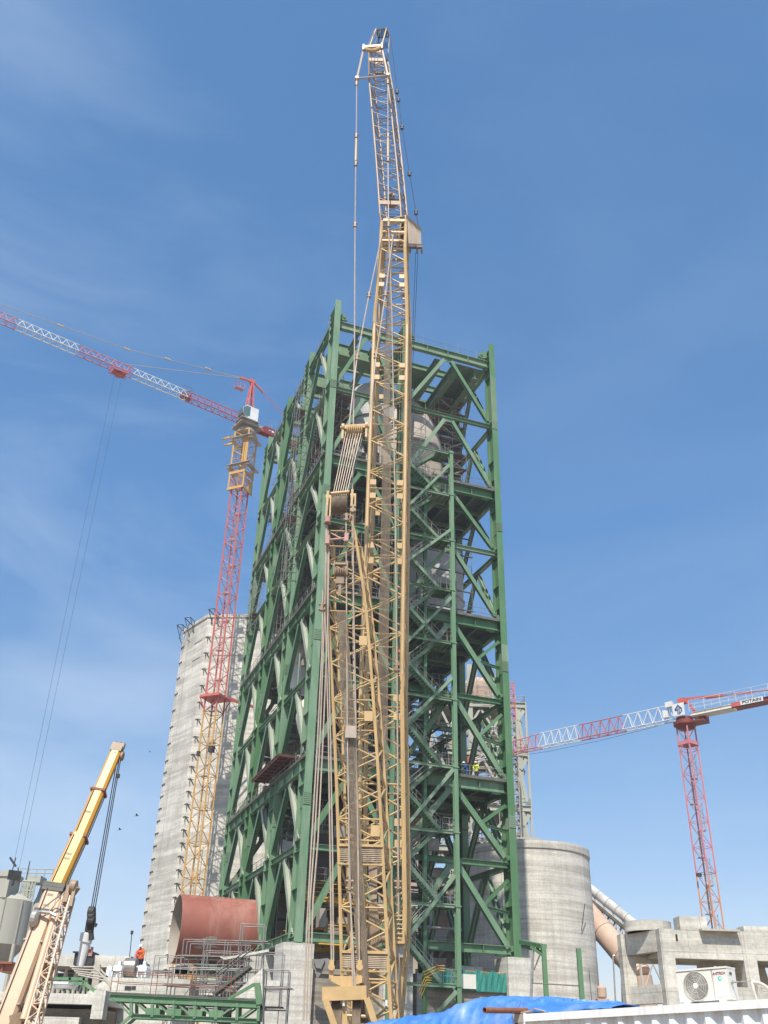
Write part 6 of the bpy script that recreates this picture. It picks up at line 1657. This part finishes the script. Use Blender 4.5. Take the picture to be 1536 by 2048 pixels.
M['tarp'] = paint('blue_tarpaulin', (.075, .225, .58), (.04, .155, .47), 1.6, (1, 1, 1), .42, bump=.15, grime=.8, grime_col=(.34, .40, .52), gscale=.12, gstretch=(1, 1, 1), spec=.5)
ta = lone('tarpaulin', tp, M['tarp'], 'crumpled bright blue tarp draped over the roofs at the bottom edge', 'tarp', smooth=70)
sm = ta.modifiers.new('thick', 'SOLIDIFY'); sm.thickness = .006
# rusty pipe on the corner
b = MB(); a0 = at(969, 2020.5, (E0.y-.7)); a1 = CP(.1, .2, ZR+.06); a0 = Vec((a0.x, a0.y, a0.z))
dpp = (a1-a0).normalized()
n = 14; _, s_, k_ = basis(a0, a1, (0, 0, 1)); ri, ro = .035, .045
vs = []
for c, R in ((a0, ro), (a1, ro), (a1, ri), (a0, ri)):
    for i in range(n): an = 2*math.pi*i/n; vs.append(c+s_*R*math.cos(an)+k_*R*math.sin(an))
b.add(vs, [(r_*n+i, r_*n+(i+1) % n, ((r_+1) % 4)*n+(i+1) % n, ((r_+1) % 4)*n+i) for r_ in range(4) for i in range(n)])
lone('rusty_pipe', b, M['rusty'], 'short rusty pipe poking out over the blue tarp at the container corner', 'pipe', smooth=40)
b = MB(); b.obox(CP(.12, .12, ZR+.035), (e, w, Z), (.12, .09, .014)); b.path([CP(.2, .1, ZR+.02), CP(.35, .04, ZR+.07), CP(.52, .1, ZR+.02)], .012, 6); lone('pipe_clip', b, M['beige'], 'bent strap holding the rusty pipe on the container corner', 'strap')

# ---- air conditioner outdoor unit
def on_front(px, py, t_):          # picture point carried to the upright plane t_ metres behind the container's seen face
    r = ray(px, py); a = Vec((E0.x, E0.y, ZR-CAM_Z))+w*t_; k = a.dot(w)/r.dot(w); return r*k-a
AF0 = on_front(1361, 2009, .2); AF1 = on_front(1463, 2002, .2)
sA = AF0.dot(e); tA = .2
AW = (AF1-AF0).dot(e); AH = (on_front(1355, 1947, .2)-AF0).dot(N3); AD = .30
ZA = ZR+.04
def AP_(x, y, z): return CP(sA+x, max(.12, tA)+y, ZA+z)     # x along front, y into depth
ac = thing('air_conditioner', 'cream air conditioner outdoor unit with round fan grille standing on the white container', 'air conditioner', AP_(AW/2, AD/2, 0))
b = MB(); R_g = AH*.465; fc = (AW*.365, AH*.49); n = 56
ring = [(fc[0]+R_g*math.cos(2*math.pi*i/n), fc[1]+R_g*math.sin(2*math.pi*i/n)) for i in range(n)]
outer = []
for i in range(n):                            # square-ish outer outline of the fan panel
    an = 2*math.pi*i/n; cx, cz = math.cos(an), math.sin(an); X0, X1, Z0, Z1 = -fc[0], AW*.70-fc[0], -fc[1], AH-fc[1]
    ts = [t_ for t_ in ((X1/cx if cx > 1e-6 else (X0/cx if cx < -1e-6 else 9)), (Z1/cz if cz > 1e-6 else (Z0/cz if cz < -1e-6 else 9)))]
    k = min(ts); outer.append((fc[0]+cx*k, fc[1]+cz*k))
vs = [AP_(x, 0, z) for x, z in ring]+[AP_(x, 0, z) for x, z in outer]+[AP_(x, .07, z) for x, z in ring]
b.add(vs, [(i, (i+1) % n, n+(i+1) % n, n+i) for i in range(n)]+[(i, (i+1) % n, 2*n+(i+1) % n, 2*n+i) for i in range(n)])
for cxx, czz in ((0, 0), (0, AH), (AW*.7, 0), (AW*.7, AH)):   # corner fillers
    an = min(range(n), key=lambda i: (outer[i][0]-cxx)**2+(outer[i][1]-czz)**2)
    idx = sorted(range(n), key=lambda i: (outer[i][0]-cxx)**2+(outer[i][1]-czz)**2)[:2]
    b.add([AP_(outer[idx[0]][0], 0, outer[idx[0]][1]), AP_(outer[idx[1]][0], 0, outer[idx[1]][1]), AP_(cxx, 0, czz)], [(0, 1, 2)])
b.obox(AP_(AW*.85+.0, .006, AH/2), (e, w, Z), (AW*.15, .006, AH/2))
b.obox(AP_(AW/2, AD/2+.0, AH+.008), (e, w, Z), (AW/2+.012, AD/2+.012, .012)); b.obox(AP_(AW/2, AD-.006, AH/2), (e, w, Z), (AW/2, .006, AH/2)); b.obox(AP_(.006, AD/2, AH/2), (e, w, Z), (.006, AD/2-.012, AH/2)); b.obox(AP_(AW-.006, AD/2, AH/2), (e, w, Z), (.006, AD/2-.012, AH/2)); b.obox(AP_(AW/2, AD/2, .008), (e, w, Z), (AW/2-.01, AD/2-.012, .008))
for x in (.12, AW-.12): b.obox(AP_(x, AD/2, -.02), (e, w, Z), (.05, AD/2+.03, .019))
M['shroud'] = paint('dark_fan_shroud', (.11, .082, .06), (.075, .057, .043), 3, rough=.6)  # plain dark brown behind the fan grille
cs = build('casing', b, M['white_warm'], ac)
b = MB(); b.obox(AP_(AW*.5, .14, AH/2), (e, w, Z), (AW*.46, .005, AH*.47)); build('shroud_back', b, M['shroud'], ac)
b = MB()
for k in range(3):
    for i in range(7):
        an = 2*math.pi*k/3+i*.16; rr0, rr1 = R_g*.2, R_g*.9
        b.add([AP_(fc[0]+rr0*math.cos(an), .1+.008*i, fc[1]+rr0*math.sin(an)), AP_(fc[0]+rr1*math.cos(an), .1+.008*i, fc[1]+rr1*math.sin(an)), AP_(fc[0]+rr1*math.cos(an+.165), .108+.008*i, fc[1]+rr1*math.sin(an+.165)), AP_(fc[0]+rr0*math.cos(an+.165), .108+.008*i, fc[1]+rr0*math.sin(an+.165))], [(0, 1, 2, 3)])
fo = build('fan', b, M['shroud'], ac); fo.modifiers.new('thick', 'SOLIDIFY').thickness = .004
b = MB(); face_ax = w
for k in range(9):
    R = R_g*(.30+.70*k/8)
    pts3 = [AP_(fc[0]+R*math.cos(2*math.pi*i/40), -.012-.014*(1-(R/R_g)**2), fc[1]+R*math.sin(2*math.pi*i/40)) for i in range(41)]
    b.path(pts3, .0042 if k % 2 == 0 else .0028, 4)
for i in range(8):
    an = 2*math.pi*i/8+.1; b.tube(AP_(fc[0]+R_g*.25*math.cos(an), -.024, fc[1]+R_g*.25*math.sin(an)), AP_(fc[0]+R_g*math.cos(an), -.008, fc[1]+R_g*math.sin(an)), .0022, 4)
b.lathe(AP_(fc[0], -.034, fc[1]), [(0.001, 0), (R_g*.2, .003), (R_g*.225, .012), (R_g*.225, .02)], 28, axis=tuple(w))
build('fan_grille', b, M['white_warm'], ac, smooth=40)
b = MB()
for k in range(3): b.obox(AP_(AW*.85, -.001, AH*(.20+.0+.065*(k+2))), (e, w, Z), (AW*.085, .0025, .002))
b.obox(AP_(AW*.712, -.001, AH/2), (e, w, Z), (.003, .0025, AH*.46)); b.obox(AP_(AW*.5, -.001, AH*.975), (e, w, Z), (AW*.49, .002, .002))
build('seam', b, M['beige'], ac)
lb = MB(); lb.obox(AP_(AW*.855, -.002, AH*.52), (e, w, Z), (AW*.115, .0028, AH*.43)); lab_o = build('service_panel', lb, M['white_warm'], ac)
M['logo_red'] = paint('logo_dark_red', (.27, .035, .04), None, 3); M['logo_teal'] = paint('logo_teal', (.06, .50, .38), None, 3); M['logo_mint'] = paint('logo_mint', (.42, .78, .68), None, 3)
text('A\u2022STECH', AW*.062, AP_(AW*.855, -.0075, AH*.83), e, Z, 'logo_red', lab_o, depth=.0008, bold=.0012)
b = MB(); b.prism([AP_(AW*.815+x*.012, -.006, AH*.87+y*.01) for x, y in ((0, 0), (1, 1), (2, 0), (3, 1), (3.4, .6), (2.2, -.4), (1.2, .5), (.4, -.4))], -w*.0012); build('logo', b, M['logo_red'], lab_o)
b = MB(); b.lathe(AP_(AW*.855, -.0048, AH*.67), [(AW*.04, 0), (AW*.04, .0014)], 32, axis=tuple(-w)); build('logo', b, M['logo_teal'], lab_o)
b = MB(); b.lathe(AP_(AW*.863, -.0064, AH*.675), [(AW*.026, 0), (AW*.026, .0012)], 28, axis=tuple(-w)); build('logo', b, M['logo_mint'], lab_o)
b = MB(); b.obox(AP_(AW+.004, AD*.4, AH*.83), (e, w, Z), (.004, .05, .022)); b.lathe(AP_(AW, AD*.35, AH*.55), [(.028, 0), (.028, .03), (.014, .035), (.014, .09)], 14, axis=tuple(e)); b.tube(AP_(AW+.09, AD*.35, AH*.55), AP_(AW+.30, AD*.35, AH*.545), .006, 6)
build('valve', b, M['galv'], ac, smooth=40)
b = MB(); b.obox(AP_(AW+.0055, AD*.4, AH*.83), (e, w, Z), (.004, .03, .012)); build('handle_recess_shade', b, M['dark'], ac)  # raised dark plate paints the shade of a hand grip
# wrapped pipes looping to the roof
def loop(pts, r, n=24):
    out = []
    P = [Vec(p) for p in pts]
    for i in range(len(P)-1):
        p0, p1, p2, p3 = P[max(0, i-1)], P[i], P[i+1], P[min(len(P)-1, i+2)]
        for k in range(8):
            t_ = k/8; out.append(.5*((2*p1)+(p2-p0)*t_+(2*p0-5*p1+4*p2-p3)*t_*t_+(3*p1-p0-3*p2+p3)*t_**3))
    return out+[P[-1]]
b = MB()
b.path(loop([AP_(AW+.30, AD*.35, AH*.545), AP_(AW+.33, AD*.5, AH*.56), AP_(AW+.31, AD*.8, AH*.4), AP_(AW+.26, AD, AH*.12), AP_(AW+.25, AD, -.02)], .02), .02, 8)
b.path(loop([AP_(AW+.30, AD*.35, AH*.5), AP_(AW+.42, AD*.35, AH*.46), AP_(AW+.52, AD*.4, AH*.3), AP_(AW+.58, AD*.5, AH*.1), AP_(AW+.6, AD*.5, -.02)], .022), .023, 8)
b.path(loop([AP_(AW+.31, AD*.3, AH*.5), AP_(AW+.335, AD*.2, AH*.2), AP_(AW+.35, AD*.2, -.02)], .02), .02, 8)
b.path(loop([AP_(AW+.34, AD*.9, AH*.1), AP_(AW+.38, AD*.8, AH*.34), AP_(AW+.46, AD*.7, AH*.3), AP_(AW+.56, AD*.6, AH*.08), AP_(AW+.58, AD*.6, -.02)], .018), .018, 8)
lone('insulated_pipes', b, M['hose'], 'wrapped refrigerant pipes looping beside the air conditioner', 'pipes', smooth=60)

# ================================================================== PEOPLE
def person(label, base, face, vest, legs='navy', helmet=True, pose='stand', scale=1.0, arm=(0.5, .2)):
    """one continuous skinned body; clothes and helmet are its children"""
    t = thing('person', label, 'person', base)
    f = Vec(face).normalized(); s = Vec((f.y, -f.x, 0))
    lean = .35 if pose == 'bend' else 0.0
    def P(x, y, z):      # x side, y forward, z up
        z_ = z*scale; y_ = y*scale
        if z > .95: y_ += (z-.95)*lean*scale; z_ -= (z-.95)*lean*.25*scale
        return Vec(base)+s*(x*scale)+f*y_+Z*z_
    b = MB()
    J = {'pel': P(0, 0, .95), 'wa': P(0, 0, 1.1), 'ch': P(0, .01, 1.33), 'nk': P(0, .01, 1.5), 'hd': P(0, .03, 1.62), 'tp': P(0, .03, 1.74)}
    R = {'pel': .155, 'wa': .135, 'ch': .165, 'nk': .06, 'hd': .1, 'tp': .07}
    E_ = [('pel', 'wa'), ('wa', 'ch'), ('ch', 'nk'), ('nk', 'hd'), ('hd', 'tp')]
    for k, sg in (('l', -1), ('r', 1)):
        st = .14 if (pose == 'walk') else .0
        J['hip'+k] = P(sg*.1, 0, .88); J['kn'+k] = P(sg*.11, st*sg+.03, .49); J['an'+k] = P(sg*.11, st*sg*1.6-.02, .08); J['to'+k] = P(sg*.13, st*sg*1.6+.17, .04)
        R['hip'+k] = .1; R['kn'+k] = .065; R['an'+k] = .045; R['to'+k] = .04
        E_ += [('pel', 'hip'+k), ('hip'+k, 'kn'+k), ('kn'+k, 'an'+k), ('an'+k, 'to'+k)]
        J['sh'+k] = P(sg*.2, 0, 1.42); J['el'+k] = P(sg*.27, arm[1]*.5, 1.16); J['wr'+k] = P(sg*.22, arm[1]+.12, 1.16-.22+arm[0]*.25); J['ha'+k] = P(sg*.2, arm[1]+.21, 1.16-.29+arm[0]*.28)
        R['sh'+k] = .065; R['el'+k] = .045; R['wr'+k] = .032; R['ha'+k] = .036
        E_ += [('ch', 'sh'+k), ('sh'+k, 'el'+k), ('el'+k, 'wr'+k), ('wr'+k, 'ha'+k)]
        for q in range(4):
            nm = 'fg%s%d' % (k, q); J[nm] = P(sg*(.17+.022*q), arm[1]+.29+(.01 if q in (1, 2) else 0), 1.16-.36+arm[0]*.28); R[nm] = .009; E_.append(('ha'+k, nm))
        J['th'+k] = P(sg*.14, arm[1]+.25, 1.16-.29+arm[0]*.28); R['th'+k] = .01; E_.append(('ha'+k, 'th'+k))
    J['ns'] = P(0, .135, 1.61); R['ns'] = .018; E_.append(('hd', 'ns'))
    names = list(J); me = bpy.data.meshes.new('body')
    me.from_pydata([J[n]-Vec(base) for n in names], [(names.index(a), names.index(c)) for a, c in E_], [])
    o = bpy.data.objects.new('body', me); COL.objects.link(o); o.parent = t
    sk = o.modifiers.new('skin', 'SKIN'); sk.use_smooth_shade = True
    for i, n in enumerate(names):
        sv = me.skin_vertices[0].data[i]; r_ = R[n]*scale; sv.radius = (r_, r_*(.8 if n in ('ch', 'wa', 'pel') else 1)); sv.use_root = (n == 'pel')
    ss = o.modifiers.new('sub', 'SUBSURF'); ss.levels = 1; ss.render_levels = 1
    me.materials.append(M['skin'])
    def cl(name, segs, mat):
        q = MB()
        for a, c, r0, r1 in segs: q.tube(a, c, r0*scale, 12, r2=r1*scale)
        return build(name, q, M[mat], t, smooth=60)
    cl('jacket', [(P(0, 0, .9), P(0, 0, 1.12), .185, .165), (P(0, 0, 1.12), P(0, .01, 1.36), .165, .195), (P(0, .01, 1.36), P(0, .01, 1.5), .195, .08)]+[(J['sh'+k], J['el'+k], .085, .065) for k in 'lr']+[(J['el'+k], J['wr'+k], .065, .048) for k in 'lr']+[(P(0, 0, 1.4), J['sh'+k], .1, .09) for k in 'lr'], vest)
    cl('trousers', [(P(0, 0, .84), P(0, 0, .98), .165, .175)]+[(J['hip'+k], J['kn'+k], .115, .085) for k in 'lr']+[(J['kn'+k], J['an'+k], .085, .065) for k in 'lr'], legs)
    cl('boots', [(J['an'+k], J['to'+k], .06, .05) for k in 'lr'], 'dark')
    if helmet:
        h = MB(); c = P(0, .03, 1.66)
        h.lathe(c, [(.15, 0), (.135, .015), (.135, .05), (.115, .1), (.07, .135), (.01, .148)], 20); h.obox(c+f*.13*scale, (s, f, Z), (.08, .05, .008)); build('helmet', h, M['helmet'], t, smooth=50)
    return t
pb = at(278, 1946, 71.2)
person('worker in bright orange jacket and white helmet standing behind the steel drum', pb, (-.3, -1, 0), 'hi_orange', pose='bend')
person('worker in faded pink jacket bending down left of the orange worker', at(267, 1947, 72.5), (1, -.2, 0), 'pinkish', pose='bend')
person('worker in yellow safety vest at the third floor edge, right side of green tower', T(17.1, .6, 25.34), (-.4, -1, 0), 'hi_yellow', pose='bend')
person('worker in blue overall crouching left of the yellow-vested worker', T(16.2, .9, 25.34), (-1, -.2, 0), 'blue_cloth', legs='blue_cloth', pose='bend')
person('worker in orange jacket on a stair landing beside the tan boom', T(8.6, -1.6, 40.62), (-.5, -1, 0), 'hi_orange', pose='walk')
person('worker in dark clothes at the crane side of the upper stair landing', T(8.3, -1.5, 34.9), (.6, -1, 0), 'hi_orange', pose='walk', helmet=False)

# birds
for (x, y, d, lab, sc) in ((274, 1632, 70, 'dark bird gliding right of the amber boom, the upper of two', .55), (240, 1660, 70, 'dark bird gliding right of the amber boom, the lower of two', .5), (300, 1504, 90, 'tiny dark bird in front of the pale concrete tower edge', .35)):
    c = at(x, y, d); b = MB(); L = .26*sc
    b.lathe(c-Vec((L, 0, 0)), [(.005, 0), (.05*sc, L*.5), (.06*sc, L), (.035*sc, L*1.6), (.005, L*2)], 10, axis=(1, .2, .25))
    for s_ in (-1, 1): b.prism([c, c+Vec((.12, s_*.25, .12))*sc, c+Vec((-.02, s_*.55, .2))*sc, c+Vec((-.16, s_*.25, .1))*sc], Z*.012)
    b.prism([c-Vec((L, 0, 0)), c+Vec((-L-.15*sc, .06*sc, -.03)), c+Vec((-L-.15*sc, -.06*sc, -.03))], Z*.01)
    lone('bird', b, M['dark'], lab, 'bird')
# a plain lamp pole near the roller station
b = MB(); b.tube(at(264, 1866, 73), at(259, 1915, 73), .03, 5); b.box(at(264, 1865, 73), (.16, .16, .24)); lone('aerial_pole', b, M['dark'], 'thin dark pole rising above the steel drum', 'pole')

# ================================================================== LIGHT, SKY, CAMERA
SUN_AZ = rad(190); SUN_EL = rad(54)      # clockwise from +Y: behind the camera, a little left
sd = Vec((math.sin(SUN_AZ)*math.cos(SUN_EL), math.cos(SUN_AZ)*math.cos(SUN_EL), math.sin(SUN_EL)))
sun = bpy.data.lights.new('sun', 'SUN'); sun.energy = 4.9; sun.angle = rad(.53); sun.color = (1, .95, .86)
so = bpy.data.objects.new('sun', sun); COL.objects.link(so); so.rotation_euler = sd.to_track_quat('Z', 'Y').to_euler(); so.location = sd*300
wd = bpy.data.worlds.new('World'); SC.world = wd; wd.use_nodes = True
nt = wd.node_tree; bg = nt.nodes['Background']; L = nt.links
sky = N(nt, 'ShaderNodeTexSky', sky_type='NISHITA'); sky.sun_disc = False; sky.sun_elevation = SUN_EL; sky.sun_rotation = SUN_AZ
sky.altitude = 300; sky.air_density = 1.0; sky.dust_density = 1.0; sky.ozone_density = 2.0
tc = N(nt, 'ShaderNodeTexCoord')
mp = N(nt, 'ShaderNodeMapping'); mp.inputs['Scale'].default_value = (1.2, 1.0, 3.4); mp.inputs['Rotation'].default_value = (rad(12), rad(-28), rad(20))
L.new(tc.outputs['Generated'], mp.inputs['Vector'])
nz = N(nt, 'ShaderNodeTexNoise', Scale=1.9, Detail=7.0, Roughness=.55, Distortion=.5); L.new(mp.outputs[0], nz.inputs['Vector'])
mr = N(nt, 'ShaderNodeMapRange'); mr.inputs[1].default_value = .40; mr.inputs[2].default_value = .80; mr.inputs[3].default_value = 0; mr.inputs[4].default_value = .24
sp = N(nt, 'ShaderNodeSeparateXYZ'); L.new(tc.outputs['Generated'], sp.inputs[0])
lf = N(nt, 'ShaderNodeMapRange'); lf.inputs[1].default_value = .12; lf.inputs[2].default_value = -.42; lf.inputs[3].default_value = .4; lf.inputs[4].default_value = 2.2; L.new(sp.outputs[0], lf.inputs[0])
la = N(nt, 'ShaderNodeMapRange'); la.inputs[1].default_value = .95; la.inputs[2].default_value = .25; la.inputs[3].default_value = .35; la.inputs[4].default_value = 1.5; L.new(sp.outputs[2], la.inputs[0])
lm = N(nt, 'ShaderNodeMath', operation='MULTIPLY'); L.new(lf.outputs[0], lm.inputs[0]); L.new(la.outputs[0], lm.inputs[1])
ml = N(nt, 'ShaderNodeMath', operation='MULTIPLY')
L.new(nz.outputs['Fac'], mr.inputs[0]); L.new(mr.outputs[0], ml.inputs[0]); L.new(lm.outputs[0], ml.inputs[1])
mx = N(nt, 'ShaderNodeMix', data_type='RGBA'); L.new(ml.outputs[0], mx.inputs[0]); mx.inputs[7].default_value = (4.6, 5.4, 6.4, 1)
sx = N(nt, 'ShaderNodeSeparateXYZ'); L.new(tc.outputs['Generated'], sx.inputs[0])
tr = N(nt, 'ShaderNodeValToRGB'); cr = tr.color_ramp           # desert air: whiter near the horizon, deeper blue overhead
cr.elements[0].position = .03; cr.elements[0].color = (1.0, .84, .83, 1)
cr.elements[1].position = .72; cr.elements[1].color = (.60, 1.08, 1.30, 1)
el = cr.elements.new(.28); el.color = (.75, .92, 1.0, 1)
el = cr.elements.new(.5); el.color = (.58, 1.0, 1.22, 1)
L.new(sx.outputs[2], tr.inputs['Fac'])
tm = N(nt, 'ShaderNodeMix', data_type='RGBA', blend_type='MULTIPLY'); tm.inputs[0].default_value = 1; tm.clamp_result = False
L.new(sky.outputs[0], tm.inputs[6]); L.new(tr.outputs['Color'], tm.inputs[7]); L.new(tm.outputs[2], mx.inputs[6])
L.new(mx.outputs[2], bg.inputs['Color']); bg.inputs['Strength'].default_value = .13
if HAZE:      # dusty air over the site
    b = MB(); b.box((0, 160, 79), (420, 420, 160))
    hz_ = build('haze', b, bpy.data.materials.new('dusty_air')); hz_['kind'] = 'stuff'
    hm_ = hz_.data.materials[0]; hm_.use_nodes = True; hn = hm_.node_tree; hn.nodes.clear()
    ho = hn.nodes.new('ShaderNodeOutputMaterial'); hv = hn.nodes.new('ShaderNodeVolumePrincipled')
    hv.inputs['Color'].default_value = (.93, .95, 1, 1); hv.inputs['Density'].default_value = .00042; hv.inputs['Anisotropy'].default_value = .25
    hn.links.new(hv.outputs[0], ho.inputs['Volume'])
cam = bpy.data.cameras.new('camera'); co = bpy.data.objects.new('camera', cam); COL.objects.link(co); SC.camera = co
cam.sensor_fit = 'VERTICAL'; cam.sensor_height = 24; cam.lens = 24*F_PX/2048; cam.clip_end = 5000; cam.clip_start = .1
Rm = Matrix.Rotation(PITCH+math.pi/2, 4, 'X') @ Matrix.Rotation(-ROLL, 4, 'Z')
co.matrix_world = Matrix.Translation((0, 0, CAM_Z)) @ Rm
SC.view_settings.view_transform = 'Standard'; SC.view_settings.look = 'None'; SC.view_settings.exposure = .36; SC.view_settings.gamma = 1
SC.render.film_transparent = False
SC.cycles.max_bounces = 6
